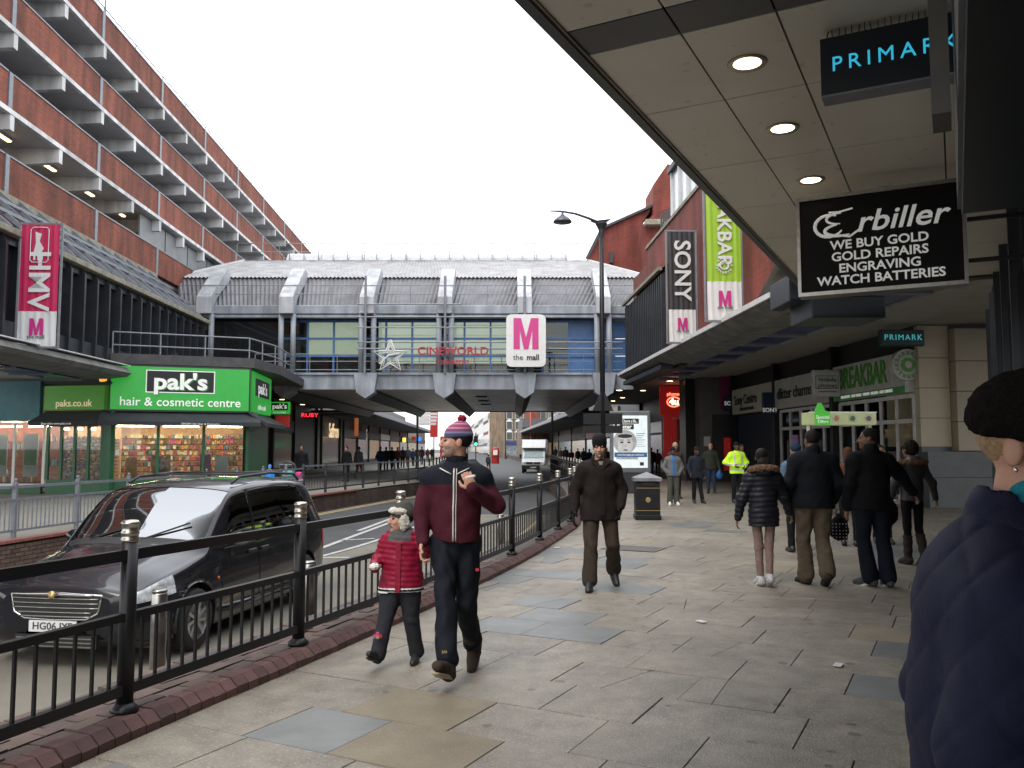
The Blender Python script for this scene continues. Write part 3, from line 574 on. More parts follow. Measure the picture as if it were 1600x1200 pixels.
for a,b in ((-10.0,-7.4),(-6.5,-3.6),(-2.9,.1)): MB().box(a,b,GY+.06,GY+.07,6.1 if a<-8 else 5.7,7.72).build('window_blind',m_intp,br)
m_paneldark=mat('interior_unit',(.07,.055,.045),(.03,.03,.03),scale=2,rough=.6)
for a,b,z1 in ((-10.6,-9.1,6.7),(-8.9,-7.6,6.6),(-3,-1.0,6.6),(.9,3.2,6.9)):
    MB().box(a,b,GY+1.2,GY+2,5.2,z1).build('display_unit',m_paneldark,br,bevel=.15,seg=3)
mb=MB()
for z in (5.55,5.95,6.3): mb.tube([(-12.2,YF-.08,z-.25),(xe1-.5,YF-.08,z-.25)],.022,6)
for k in range(14): mb.tube([(-12.2+k*1.3,YF-.08,5.1),(-12.2+k*1.3,YF-.08,6.05)],.022,6)
mb.build('balustrade',m_grey,br)
mb=MB()
for z in (6.25,6.55,7.25,7.75): mb.tube([(-7.3,YF-.6,z),(5.2 if z<6.6 else .2,YF-.6,z)],.035,6)
for x in (-6.9,-3.15,.6): mb.tube([(x,YF-.6,5.1),(x,YF-.6,9.7)],.06,8)
mb.tube([(-7.3,YF-.6,8.35),(-2.4,YF-.6,8.35)],.04,6)
mb.build('sign_gantry',m_grey,br)
# downlights under the bridge and arcades
ORD=('first','second','third','fourth','fifth','sixth')
DLL=[ORD[i]+' small downlight '+w for w,n in (('along the right arcade edge, counting away',6),('deep in the right arcade',4),('under the bridge over the left kerb',4),('under the bridge on its road side',4),('beside the dim left shopfronts',3)) for i in range(n)]
def downlights(pts,label,r=.11):
    for k,(x,y,z) in enumerate(pts):
        label=DLL[k]
        o=MB().lathe((0,0,0),[(r*1.25,-.015),(r*1.3,-.03),(r,-.03)],14).build('downlight',m_white); o.location=(x,y,z); tag(o,label,'light','small ceiling downlights of the dark arcades')
        MB().lathe((0,0,0),[(r,-.031),(r*.7,-.036)],14).build('lamp',m_lamp,o)
downlights([fA(7.2,s,4.58) for s in (43,49.5,52,55.5,59.5,64)]+[fA(9.6,s,4.98) for s in (42,49,56,60)]+[fA(-9.9,s,4.58) for s in (41.8,44,46,50)]+[fA(-7.6,s,4.58) for s in (42,46,51,55)]+[fA(-12,s,4.58) for s in (46,52,58)],'small glowing downlight in the dark ceiling under and beside the footbridge',.16)
# end walls under the bridge
MB().box(-19,-11,YF+.3,64,4.58,4.62).build('left_soffit',m_dark,br)
# ================================================================ SHOPS, LEFT
m_green=mat('shop_green',(.015,.22,.03),(.012,.19,.025),rough=.35,emit=(.03,.5,.05),es=.22)
m_greend=mat('shop_green_dull',(.03,.20,.02),(.025,.16,.02),rough=.45,emit=(.12,.4,.03),es=.10)
m_greenfr=mat('green_frame',(.008,.10,.035),(.006,.07,.025),rough=.4)
m_wlet=mat('white_letter',(.8,.8,.77),rough=.4,emit=(1,1,.95),es=.12)
m_aw=mat('awning_charcoal',(.02,.023,.028),(.03,.033,.038),scale=3,rough=.8)
def facemat(a,b,z=0):                  # frame with x along a->b on plan, facing the viewer's side
    a=Vector((a[0],a[1],z)); b=Vector((b[0],b[1],z)); return thing_m(a,math.atan2(b.y-a.y,b.x-a.x))
def thing_m(a,r): return Matrix.Translation(a)@Matrix.Rotation(r,4,'Z')
pk=thing('green_corner_shop','green fronted corner hair and cosmetics shop with lit signs and charcoal awnings','shop')
A1,A2,B,C,Dd=(-16.3,29.75),(-14.2,29.35),(-13.8,29.0),(-9.6,30.7),(-10.06,34.8)
shopcols=[mat('pack_%d'%i,tuple(min(.8,x*1.5) for x in c),tuple(x*.6 for x in c),scale=30,rough=.5) for i,c in enumerate(((.5,.12,.1),(.6,.45,.3),(.12,.1,.09),(.65,.6,.5),(.4,.08,.2),(.55,.3,.1),(.1,.2,.3),(.25,.15,.1)))]
m_shoplit=mat('shop_interior_wall',(.5,.34,.24),(.35,.22,.15),rough=.7,emit=(1,.5,.25),es=.22)  # wall itself glows, added to brighten the shop window
m_tube=mat('shop_tube_glow',(1,.9,.7),rough=.5,emit=(1,.8,.5),es=45)
def shopwin(parent,a,b,z0,z1,panes,depth=1.6,shelves=8,seed=1,frame=m_greenfr,mint=m_shoplit,fill=.9):
    M=facemat(a,b); Lw_=math.dist(a,b); r_=random.Random(seed)
    def bb(name,x0,x1,y0,y1,z0_,z1_,m,par=parent,**k): return MB().box(x0,x1,y0,y1,z0_,z1_).build(name,m,par,M=M,**k)
    w=bb('window_frame',0,Lw_,-.03,.04,z0-.08,z0,frame); bb('window_frame',0,Lw_,-.03,.04,z1,z1+.06,frame)
    bb('interior_wall',0,Lw_,depth,depth+.05,z0-.1,z1+.1,mint); bb('interior_floor',0,Lw_,.05,depth,z0-.14,z0-.1,m_dark); bb('interior_ceiling',0,Lw_,.05,depth,z1+.08,z1+.12,m_white)
    for k in range(panes+1):
        x=Lw_*k/panes; bb('window_frame',x-.05,x+.05,-.03,.05,z0,z1,frame)
        if k<panes: bb('window_pane',x+.05,Lw_*(k+1)/panes-.05,.0,.012,z0,z1,m_glass); bb('tube_light',x+.15,Lw_*(k+1)/panes-.15,.5,.56,z1-.1,z1-.05,m_tube)
    mb=MB()
    for j in range(shelves):
        z=z0+(z1-z0-.3)*j/shelves
        mb.box(0.05,Lw_-.05,depth-.45,depth-.02,z-.02,z,8)
        x=.08
        while x<Lw_-.15:
            ww=r_.uniform(.05,.13)
            if r_.random()<fill: mb.box(x,x+ww*.92,depth-.45,depth-.3,z,z+(z1-z0-.3)/shelves*r_.uniform(.45,.85),r_.randrange(8))
            x+=ww
    stuff(mb.build('shelf_stock',shopcols+[m_dark],parent,M=M))
shopwin(pk,A1,A2,.5,2.35,4,1.0,12,3,fill=.97)
shopwin(pk,(B[0]+.05,B[1]+.02),C,.55,2.45,3,1.9,8,4)
M=facemat(A1,A2); LA_=math.dist(A1,A2)
MB().box(0,LA_,-.04,.05,0,.44).build('stall_riser',m_greenfr,pk,M=M); MB().box(LA_,LA_+.75,-.05,.1,0,2.95).build('pilaster',m_greenfr,pk,M=facemat(A2,B)@Matrix.Translation((-LA_+0,0,0)))
MB().box(-.15,LA_+.1,-.1,.12,2.92,3.78).build('side_sign',m_greend,pk,M=M,bevel=.02)
M2=facemat(B,C); LB_=math.dist(B,C)
MB().box(0,LB_,-.04,.05,0,.5).build('stall_riser',m_greenfr,pk,M=M2)
sg=MB().box(0,LB_,-.25,.1,2.92,4.42).build('main_sign',m_green,pk,M=M2); MB().box(-.06,LB_+.06,-.22,.12,2.86,4.48).build('sign_surround',m_dark,pk,M=M2)
MB().box(1.14,3.32,-.27,-.255,3.55,4.28).build('sign_plate',m_black,sg,M=M2); 
fr=MB(); 
for b_ in ((1.1,3.36,4.28,4.31),(1.1,3.36,3.52,3.55)): fr.box(b_[0],b_[1],-.272,-.256,b_[2],b_[3])
for x in (1.1,3.33): fr.box(x,x+.03,-.272,-.256,3.52,4.31)
fr.build('plate_border',m_wlet,sg,M=M2)
def wtext(s,size,m,par,M,x,y,z,**k):
    p=M@Vector((x,y,z)); r=M.to_euler().z; return text(s,size,m,par,p,(PI/2,0,r),**k)
m_gsh=mat('green_letter_shadow',(.02,.25,.04),rough=.5)
wtext("pak's",.78,m_gsh,sg,M2,2.27,-.275,3.86,off=.03,sx=1.15,ext=.004); wtext("pak's",.78,m_wlet,sg,M2,2.23,-.29,3.89,off=.03,sx=1.15,ext=.005)
wtext('hair & cosmetic centre',.43,m_wlet,sg,M2,2.27,-.27,3.19,off=.008,ext=.005)
wtext('paks.co.uk',.34,mat('cream_letter',(.7,.62,.4),rough=.5,emit=(.8,.7,.4),es=.2),pk,M,1.05,-.12,3.15,off=.01,ext=.01)
M3=facemat(C,Dd); LD=math.dist(C,Dd)
MB().box(.1,LD,-.12,.1,2.92,4.42).build('side_sign',m_green,pk,M=M3); MB().box(.7,LD-.6,-.14,-.125,3.55,4.2).build('sign_plate',m_black,pk,M=M3)
wtext("pak's",.6,m_wlet,pk,M3,LD/2,-.15,3.85,off=.02,sx=1.6,ext=.005); wtext('paks.co.uk',.3,m_wlet,pk,M3,LD/2,-.13,3.15,ext=.005,sx=1.3)
MB().box(0,LD,-.02,.1,0,2.85).build('side_wall',m_greenfr,pk,M=M3)
for MM,x0,x1 in ((M,-.1,LA_+.2),(M2,-.25,LB_+.3),(M3,-.3,LD)):
    mb=MB(); vs=[(x0,0,2.9),(x1,0,2.9),(x1+.1,-.75,2.5),(x0-.1,-.75,2.5),(x0-.1,-.75,2.36),(x1+.1,-.75,2.36)]
    mb.add(vs,[(0,3,2,1),(3,4,5,2),(0,4,3),(1,2,5),(0,1,5,4)]); mb.build('awning',m_aw,pk,M=MM)
wtext('GROW | for Hair & Cosmetics',.1,m_wlet,pk,M2,2.9,-.76,2.43,ext=.002); wtext('Shop online www.paks.co.uk',.1,m_wlet,pk,M,.9,-.76,2.43,ext=.002)
# displays standing in the window
for x,w,h,mm,lab in ((.55,.35,.75,shopcols[5],0),(1.35,.62,.8,mat('poster_amber',(.5,.28,.08),(.3,.15,.05),rough=.4),1),(2.95,.36,.85,mat('poster_pink',(.4,.2,.3),rough=.4),0),(3.45,.45,.8,m_signwhite,0)):
    o=MB().box(x,x+w,.1,.13,.52,.52+h).build('window_poster',mm,pk,M=M2)
    if lab:
        mb=MB(); mb.add([(x+w/2+.17*math.cos(t)*(1 if math.sin(t)>0 else 1.15),.09,.9+.3*math.sin(t)) for t in np.linspace(0,2*PI,17)[:-1]],[tuple(range(16))]); mb.build('poster_hair',shopcols[2],o,M=M2)
        mb=MB(); mb.add([(x+w/2+.09*math.cos(t),.085,.97+.13*math.sin(t)) for t in np.linspace(0,2*PI,17)[:-1]],[tuple(range(16))]); mb.build('poster_face',mat('poster_skin',(.45,.22,.13),rough=.5),o,M=M2)
MB().box(.2,.33,-.07,-.05,1.35,1.55).build('door_notice',m_signwhite,pk,M=M2)
# terrace slab above and its rail
mb=MB(); foot=[(-14.4,29.3),(-13.8,28.75),(-9.35,30.55),(-9.2,33.5),(-9.9,40.2),(-15,40.2)]
mb.add([(x,y,z) for z in (4.5,4.85) for x,y in foot],[tuple(range(6))[::-1],tuple(range(6,12))]+[(i,(i+1)%6,(i+1)%6+6,i+6) for i in range(6)]); mb.build('terrace_parapet',mat('terrace_edge',(.07,.068,.07),(.04,.04,.042),rough=.6),pk)
tr=thing('terrace_railing','thin grey handrail round the terrace on top of the green corner shop','railing')
pt=[(-13.8,29.0),(-9.6,30.7),(-9.3,33.0),(-9.6,37)]
pt=[(-13.75,28.9)]+pt[1:]
for a,b in zip(pt,pt[1:]):
    for z in (5.15,5.6): MB().tube([(a[0],a[1],z),(b[0],b[1],z)],.028,6).build('rail',m_grey,tr)
for x,y in ((-13.75,28.9),(-12.35,29.5),(-11.0,30.1),(-9.6,30.7),(-9.45,31.8),(-9.3,33),(-9.45,35)): MB().tube([(x,y,4.85),(x,y,5.6)],.028,6).build('post',m_grey,tr)
t=thing('plant_pot','small terracotta bowl with seedlings on the terrace edge','plant pot',at(323,566,31.2)); MB().lathe((0,0,0),[(.18,0),(.25,.12),(.28,.14),(.24,.12)],14).build('pot',mat('terracotta',(.35,.12,.06),rough=.8),t)
mb=MB()
for k in range(12):
    a=k*2.4; mb.bar((.1*math.cos(a),.1*math.sin(a),.1),(.16*math.cos(a),.16*math.sin(a),.24),.03,.01)
mb.build('seedlings',mat('seedling_green',(.06,.12,.03),rough=.6),t)
bl=thing('wall_light','small amber alarm light at the end of the curved canopy above the green side sign','light',at(161,592,28.6)); MB().lathe((0,0,0),[(.1,-.1),(.13,0),(.1,.12),(0,.14)],10).build('lens',mat('amber_lens',(.6,.3,.03),rough=.3,emit=(1,.5,.05),es=.5),bl); MB().box(-.06,.3,-.05,.05,-.18,-.08).build('bracket',m_dark,bl)
# teal shop further left
ts=thing('teal_shop','shop with a wide teal fascia and white framed poster windows at the left photo edge','shop')
E1,E2=(-22,30.3),(-16.45,29.8); shopwin(ts,E1,E2,.35,2.45,5,1.5,6,9,frame=m_signwhite,mint=mat('orange_interior',(.4,.1,.05),(.2,.05,.03),emit=(1,.25,.08),es=.1),fill=.2)
Mt=facemat(E1,E2); MB().box(0,5.4,-.1,.1,2.55,3.95).build('fascia',mat('teal_panel',(.02,.15,.18),(.015,.11,.135),rough=.5),ts,M=Mt)
for x in (3.6,4.75):
    o=MB().box(x,x+.55,.06,.08,.6,2.1).build('window_poster',m_signwhite,ts,M=Mt); MB().box(x+.05,x+.5,.045,.058,1.0,1.55).build('poster_print',mat('poster_green',(.16,.4,.06),rough=.5),o,M=Mt)
MB().box(0,5.5,-.02,.1,0,.27).build('stall_riser',m_greenfr,ts,M=Mt)
MB().box(-24,-14.2,30.2,30.4,3.8,4.6).build('dark_fascia',m_back,ts)
# shop fronts beyond, under and past the bridge (street frame A)
def facade(name,label,D,segs,z1,side,base=m_dark):
    t=thing(name,label,'shops',(0,0,0),ANG_A)
    for k,(s0_,s1_,m,kind) in enumerate(segs):
        x0,x1=(D-.2,D) if side<0 else (D,D+.2); pr=.06*side*-1
        MB().box(x0,x1,s0_+.03,s1_-.03,0,z1).build('wall_bay',m,t)
        MB().box(min(D,D+pr*3),max(D,D+pr*3),s0_-.15,s0_+.15,0,z1).build('pier',base,t)
        if kind: 
            o=MB().box(min(D,D+pr),max(D,D+pr),s0_+.3,s1_-.3,.35,2.5).build('shop_window',kind,t)
            MB().box(min(D,D+pr*2),max(D,D+pr*2),s0_+.2,s1_-.2,2.65,3.4).build('shop_sign',random.Random(k+int(abs(D))).choice((m_bluep,m_dark,m_signwhite,m_aw,shopcols[0],m_back)),t)
    return t
m_litw=mat('lit_shop_window',(.3,.24,.15),(.03,.028,.025),scale=2.2,rough=.25,emit=(1,.75,.4),es=.06,detail=8); m_litc=mat('cool_shop_window',(.22,.25,.27),(.02,.024,.028),scale=2.4,rough=.2,emit=(.8,.9,1),es=.04,detail=8); m_dwin=mat('unlit_shop_window',(.03,.032,.035),(.07,.07,.07),scale=1.5,rough=.15)
m_brn=mat('brown_panel',(.09,.06,.045),(.05,.035,.03),scale=1,rough=.5); m_tan=mat('tan_panel',(.2,.16,.1),(.14,.11,.07),rough=.6)
segsL=[(35,40,m_dark,m_dwin),(40,46,m_brn,m_dwin),(46,52,m_dark,None),(52,58,m_brn,m_dwin),(58,66,m_dark,None),(66,68,m_tan,None),(68,77,m_brn,m_dwin),(77,79,m_tan,None),(79,88,m_dark,m_dwin),(88,97,m_dark,m_litc),(97,108,m_dark,m_litw),(108,120,m_dark,m_litc),(120,135,m_brn,m_litw),(135,150,m_dark,m_litc),(150,175,m_tan,m_litw),(175,200,m_brn,m_litc)]
fl=facade('left_shop_row','row of dim shopfronts under the footbridge and beyond it on the left',-12.6,segsL,5.5,-1)
segsR=[(43,48,m_dark,None),(48,56,m_brn,m_dwin),(56,64,m_dark,m_litc),(64,74,m_dark,m_dwin),(74,85,m_tan,m_dwin),(85,97,m_dark,m_litc),(97,112,m_tan,m_litw),(112,130,m_brn,m_litc),(130,150,m_tan,m_litw)]
fr_=facade('right_shop_row','row of dim shopfronts beyond the footbridge on the right',12.4,segsR,5.3,1)
for t_,d0,d1 in ((fl,-12.7,-8.2),(fr_,7.3,12.5)):
    MB().box(d0,d1,64.2,150,4.3,4.45).build('glass_canopy',m_dark,t_)
    for k in range(30): MB().box(d0,d1,66+k*2.8,66.2+k*2.8,4.15,4.3).build('canopy_rib',m_grey,t_)
    e=d1 if t_ is fl else d0; MB().box(e-.06,e+.06,64.2,150,4.25,4.6).build('canopy_edge',m_grey,t_)
    MB().box(*(( -30,-12.9) if t_ is fl else (12.8,30)),64.2,150,4.5,9.0 if t_ is fr_ else 7).build('upper_storey',m_dark if t_ is fr_ else m_rib,t_)
text('Saffron',1.7,mat('saffron_letter',(.5,.35,.2),rough=.4,emit=(1,.7,.4),es=.5),fl,(-12.3,72.5,3.0),(PI/2,0,PI/2),off=.01)
text('S',1.8,m_wlet,fl,(-12.35,94,3.0),(PI/2,0,PI/2))
def hang(name,label,px0,py0,px1,py1,Y,m,th=.2,words=(),lm=None,cat='sign',group=None,round_=0):
    a=at(px0,py0,Y); b=at(px1,py1,Y); w=b.x-a.x; h=a.z-b.z
    t=thing(name,label,cat,((a.x+b.x)/2,Y,(a.z+b.z)/2),ANG_A,group)
    MB().box(-w/2,w/2,0,th,-h/2,h/2).build('panel',m,t,bevel=.02)
    for (s,fx,fz,sz,kw) in words: text(s,sz*h,kw.get('m',lm),t,(fx*w,-.012,fz*h),(PI/2,0,0),ext=.004,**{k:v for k,v in kw.items() if k!='m'})
    return t,w,h
t,w,h=hang('small_green_sign',"small hanging green sign with a white word on a black plate, under the footbridge",422,628,452,647,36,m_green,words=[("pak's",0,.12,.55,dict(sx=1.1,off=.02)),('hair & cosmetic',0,-.36,.16,{})],lm=m_wlet); MB().box(-w*.42,w*.42,-.008,0,-h*.18,h*.4).build('plate',m_black,t)
hang('red_hanging_sign','small red hanging sign directly under the small green one',431,649,451,668,36.5,mat('red_sign',(.3,.015,.015),rough=.4,emit=(.8,.03,.02),es=.06))
hang('red_led_sign','dark shop sign with red glowing digits under the footbridge',474,644,494,654,50,m_black,words=[('RUBY',0,0,.9,dict(sx=1.2))],lm=mat('red_led',(.6,.02,.02),emit=(1,.03,.05),es=1.2))
hang('vertical_orange_sign','narrow vertical orange and green sign beside the dim shops under the bridge',554,653,559,681,60,mat('orange_sign',(.5,.12,.04),(.1,.3,.15),scale=.6,rough=.4,emit=(.8,.2,.05),es=.2))
hang('round_yellow_sign','small glowing yellow shop sign far along the left pavement',629,684,634,691,90,mat('yellow_sign',(.6,.5,.05),emit=(1,.8,.1),es=.8))
hang('red_square_sign','small red square shop sign far along the left pavement',643,682,650,688,95,MC['red_sign']); hang('blue_square_sign','small blue lit shop sign far along the left pavement',650,683,658,689,95,mat('blue_sign',(.03,.1,.4),emit=(.05,.3,1),es=.5))
# ================================================================ SHOPS, RIGHT (frame A)
D12=12.1
rp_=thing('cream_clad_pillar','cream stone clad pillar with a dark grey base at the right of the shopfronts','pillar',(0,0,0),ANG_A)
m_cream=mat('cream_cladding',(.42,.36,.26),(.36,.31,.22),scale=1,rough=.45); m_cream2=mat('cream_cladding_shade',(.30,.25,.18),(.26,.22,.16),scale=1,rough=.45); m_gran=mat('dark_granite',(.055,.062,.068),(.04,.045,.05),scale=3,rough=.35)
MB().box(D12+.03,16,22.75,24.6,0,5).build('core',m_gran,rp_)
zz=[1.63,2.42,3.25,4.08,4.98]
for i in range(4):
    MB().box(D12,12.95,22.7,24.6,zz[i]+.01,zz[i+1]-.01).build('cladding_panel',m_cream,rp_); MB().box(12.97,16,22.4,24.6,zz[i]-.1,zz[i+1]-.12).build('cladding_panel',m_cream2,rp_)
MB().box(D12-.01,16,22.36,24.6,0,.8).build('base_panel',m_gran,rp_); MB().box(D12-.01,16,22.36,24.6,.81,1.5).build('base_panel',m_gran,rp_)
ANGR=ANG_A+PI/2
def rshop(name,label,s0_,s1_,cat='shop'):    # local x runs towards the viewer along the front, local -y faces the pavement
    p=fA(D12,s1_,0); return thing(name,label,cat,p,ANG_A-PI/2), s1_-s0_
m_sgrey=mat('sign_pale_grey',(.48,.48,.46),(.36,.36,.35),rough=.5); m_gl=mat('green_letter',(.08,.30,.04),rough=.5); m_dl=mat('dark_letter',(.03,.03,.03),rough=.5)
def shop_common(t,w,sign):
    MB().box(0,w,.0,.2,4.3,5).build('upper_panel',m_back,t); MB().box(-.12,.12,-.25,.1,0,5).build('pier',m_black,t)
    return MB().box(.25,w-.1,-.25,.0,3.15,4.28).build('shop_sign',sign,t)
def rwindow(t,w,n,seed,z1=3.05,lit=.15):
    r_=random.Random(seed); MB().box(.12,w,1.8,1.9,0,z1).build('interior_wall',mat('dim_interior_glow',(.10,.09,.08),(.04,.04,.04),scale=1.5,rough=.6,emit=(.9,.8,.6),es=.08),t)  # back wall given its own glow to lift the dark shop inside
    for k in range(n+1):
        x=.2+(w-.3)*k/n; MB().box(x-.05,x+.05,-.05,.08,0,z1).build('window_frame',m_white,t)
        if k<n:
            x2=.2+(w-.3)*(k+1)/n; MB().box(x+.05,x2-.05,.0,.015,.1,2.3).build('window_pane',m_glass,t); MB().box(x+.05,x2-.05,.0,.015,2.42,z1-.05).build('window_pane',m_glass,t)
            mb=MB()
            for j in range(14):
                xx=r_.uniform(x+.1,x2-.25); zz_=r_.uniform(.3,2.1); mb.box(xx,xx+r_.uniform(.1,.35),.9,1.1,zz_,zz_+r_.uniform(.08,.3),r_.randrange(8))
            mb.build('window_display',shopcols,t)
    MB().box(.2,w-.1,-.05,.08,2.3,2.42).build('transom',m_white,t); MB().box(.2,w-.1,-.05,.08,z1-.05,z1+.06).build('window_head',m_white,t); MB().box(.2,w-.1,-.05,.08,0,.12).build('window_sill',m_white,t)
t,w=rshop('breakfast_bar_shop','white framed food shop with a pale sign in green letters, next to the cream pillar',22.9,28.0)
sg=shop_common(t,w,m_sgrey); rwindow(t,w,5,4)
text('BREAKBAR',.95,m_gl,t,(2.35,-.27,3.8),off=.02,sx=.72); MB().box(.25,w-.1,-.262,-.252,3.15,3.33).build('sign_band',mat('green_band',(.06,.3,.08),rough=.5),sg); text('BREAKFAST · HOT MEALS · WRAPS · SALADS · HOT DRINKS',.13,m_wlet,t,(2.6,-.27,3.24))
for x,z,c in ((3.1,2.1,(.1,.8,.2)),(3.7,1.6,(.9,.1,.03)),(4.2,1.55,(.9,.12,.02)),(2.6,1.3,(.1,.5,.9)),(3.4,1.2,(.8,.2,.02))):
    MB().box(x,x+.4,.3,.34,z,z+.22).build('lit_sign',mat('neon%.1f'%(x),c,rough=.4,emit=c,es=.9),t)
t,w=rshop('charms_shop','white framed gift shop with a pale grey sign, second from the cream pillar',28.0,33.6)
sg=shop_common(t,w,m_sgrey); rwindow(t,w,5,5); text('dfitter charms',.62,m_dl,t,(2.3,-.27,3.7),off=.005)
MB().box(1.3,2.0,-.03,-.01,.5,2.1).build('window_poster',mat('poster_lilac',(.4,.38,.5),(.5,.15,.4),scale=2,rough=.4),t); MB().box(3.1,3.7,-.03,-.01,.3,2.2).build('window_poster',mat('poster_cyan',(.03,.28,.34),rough=.4),t)
t,w=rshop('shuttered_electronics_shop','electronics shop with a cream sign and closed navy roller shutter',33.6,39.3)
sg=shop_common(t,w,mat('sign_cream',(.5,.48,.42),rough=.5)); 
for k in range(30): MB().box(.3,w-.1,.0,.05,.02+k*.103,.115+k*.103).build('shutter_slat',mat('navy_shutter',(.02,.032,.06),(.015,.024,.045),rough=.5),t,bevel=.01)
text('Sony Centre',.62,m_dl,t,(2.2,-.27,3.75),off=.008); text('AUTHORISED DEALER',.2,m_dl,t,(2.4,-.27,3.33))
# projecting boxes along these shops (they face the viewer)
m_navy=mat('navy_box',(.012,.025,.07),rough=.4)
hang('navy_projecting_sign','navy projecting box sign with a white brand name between the cream signs',1192,613,1213,648,33.8,m_navy,words=[('SONY',.02,-.3,.26,dict(off=.01))],lm=m_wlet)
hang('navy_shop_sign','small navy box sign with a white brand name beside the grey wall',1131,619,1155,642,39.8,m_navy,words=[('SONY',0,0,.38,dict(off=.01))],lm=m_wlet)
t,w,h=hang('grey_projecting_sign','pale grey projecting box sign for mobile phones above the gift shop',1270,578,1314,619,27.2,m_sgrey,words=[('mobile',.02,.12,.26,{}),('phones',.02,-.1,.26,{}),('authorised reseller',.02,-.32,.09,{})],lm=m_dl)
mb=MB()
for b_ in ((-.42,.42,.26,.28),(-.42,.42,-.22,-.2)): mb.box(b_[0]*w,b_[1]*w,-.006,0,b_[2]*h,b_[3]*h)
for x in (-.42,.41): mb.box(x*w,x*w+.015,-.006,0,-.22*h,.28*h)
mb.build('frame_line',m_dl,t)
hang('teal_projecting_sign','small dark teal projecting store sign high beside the cream pillar',1376,515,1446,540,22.9,mat('teal_dark',(.012,.045,.055),rough=.4),words=[('PRIMARK',0,0,.5,dict(space=1.25))],lm=mat('teal_letter',(.05,.3,.33),rough=.5,emit=(.1,.6,.65),es=.25))
def ringtext(t,s,r,size,m,y,a0=PI/2,a1=-1.5*PI):
    for k,ch in enumerate(s):
        a=a0+(a1-a0)*k/len(s); text(ch,size,m,t,(r*math.cos(a),y,r*math.sin(a)),(PI/2,-(a-PI/2) ,0),ext=.003,off=.02)
t=thing('round_projecting_sign','round white projecting sign with green letters in a ring above the food shop','sign',at(1413,571,23.5),ANG_A)
MB().lathe((0,0,0),[(.44,0),(.44,.2)],28,M=Matrix.Rotation(PI/2,3,'X').to_3x3()).build('disc',m_sgrey,t); MB().lathe((0,-.21,0),[(.2,0),(.2,.01)],24,M=Matrix.Rotation(PI/2,3,'X')).build('green_ring',m_gl,t); MB().lathe((0,-.225,0),[(.1,0),(.1,.008)],20,M=Matrix.Rotation(PI/2,3,'X')).build('centre',m_sgrey,t)
ringtext(t,'BREAKBARBREAKBAR',.32,.15,m_gl,-.215)
# kiosk light box with food pictures
t,w,h=hang('food_kiosk_sign','long lit food menu box with a green peaked panel in front of the shop windows',1263,644,1371,664,20.5,mat('menu_box',(.40,.42,.22),(.3,.34,.15),scale=5,rough=.4,emit=(.7,.8,.4),es=.12),th=.5,cat='sign')
MB().prism([(-.5*w,-.5*h),(-.2*w,-.5*h),(-.2*w,.5*h),(-.27*w,.62*h),(-.32*w,1.2*h),(-.37*w,1.2*h),(-.42*w,.62*h),(-.42*w,-.5*h)][1:],.04,M=Matrix.Translation((0,-.05,0))).build('green_panel',mat('kiosk_green',(.05,.4,.04),rough=.4,emit=(.1,.8,.05),es=.15),t)
text('Special',.12,m_wlet,t,(-.31*w,-.06,.1*h)); text('Offers',.1,m_wlet,t,(-.31*w,-.06,-.25*h))
for k,x in enumerate((-.1,.14,.38)):
    mb=MB().lathe((x*w,-.012,0),[(.1,0),(.1,.006)],16,M=Matrix.Rotation(PI/2,3,'X')); o=mb.build('plate_picture',m_signwhite,t); o.scale=(1,1,1)
    MB().lathe((x*w,-.02,0),[(.065,0),(.06,.006)],10,M=Matrix.Rotation(PI/2,3,'X')).build('food_picture',[shopcols[5],mat('salad',(.15,.3,.05),rough=.6),shopcols[7]][k],t)
MB().box(-.5*w,.5*w,-.03,0,.47*h,.53*h).build('lit_edge',m_wlet,t)
for x in (-.46,.46): MB().box(x*w-.03,x*w+.03,.2,.26,-h/2-1.9,-h/2).build('post',m_white,t)
MB().box(-.48*w,.48*w,.05,.45,-h/2-1.9,-h/2-1.3).build('counter',m_dark,t)
# recess beyond: grey wall, red door, black pillar, phone shop
rr=thing('recessed_arcade_wall','grey end wall of the arcade with a red notice board and magenta sign','wall',(0,0,0),ANG_A)
MB().box(10.6,D12+.4,40.2,41,0,5).build('wall_panel',mat('arcade_grey',(.13,.13,.13),(.10,.10,.10),rough=.6),rr)
MB().box(11.2,12.1,40.1,40.18,0,3.2).build('door_recess',m_dark,rr)
def flat(name,px0,py0,px1,py1,Y,m,par=None,th=.05):
    a=at(px0,py0,Y); b=at(px1,py1,Y); return MB().box(a.x,b.x,Y,Y+th,b.z,a.z).build(name,m,par)
ww=thing('arcade_notices','red notice board and magenta shop sign on the grey arcade wall','sign')
flat('red_board',1131,684,1151,735,40.2,MC['red_sign'],ww); flat('magenta_board',1125,588,1148,640,40.2,mat('dim_magenta',(.22,.01,.09),rough=.5),ww); flat('white_notice',1100,682,1110,697,40.4,m_signwhite,ww)
fd=flat('board_outline',1138,691,1149,700,40.15,mat('red_outline',(.6,.12,.1),rough=.5),ww,.02); flat('board_outline',1139.5,692.5,1147.5,698.5,40.1,MC['red_sign'],ww,.02)
MB().box(10.12,10.6,41,42.2,0,5).build('black_pillar',m_black,rr)
ph=thing('phone_shop','red fronted phone shop with a glowing round logo deep in the arcade','shop')
flat('red_front',1036,607,1074,732,47,mat('phone_red',(.22,.012,.015),rough=.5,emit=(.5,.02,.02),es=.12),ph,.2); flat('wood_door',1058,655,1066,745,46.8,mat('wood_slat',(.25,.12,.06),(.15,.08,.05),scale=12,rough=.6),ph,.1); flat('door_frame',1050,652,1072,655,46.8,m_white,ph,.1)
for k in range(4): flat('door_frame',1049+k*7.2,652,1050.3+k*7.2,746,46.7,m_sgrey,ph,.1)
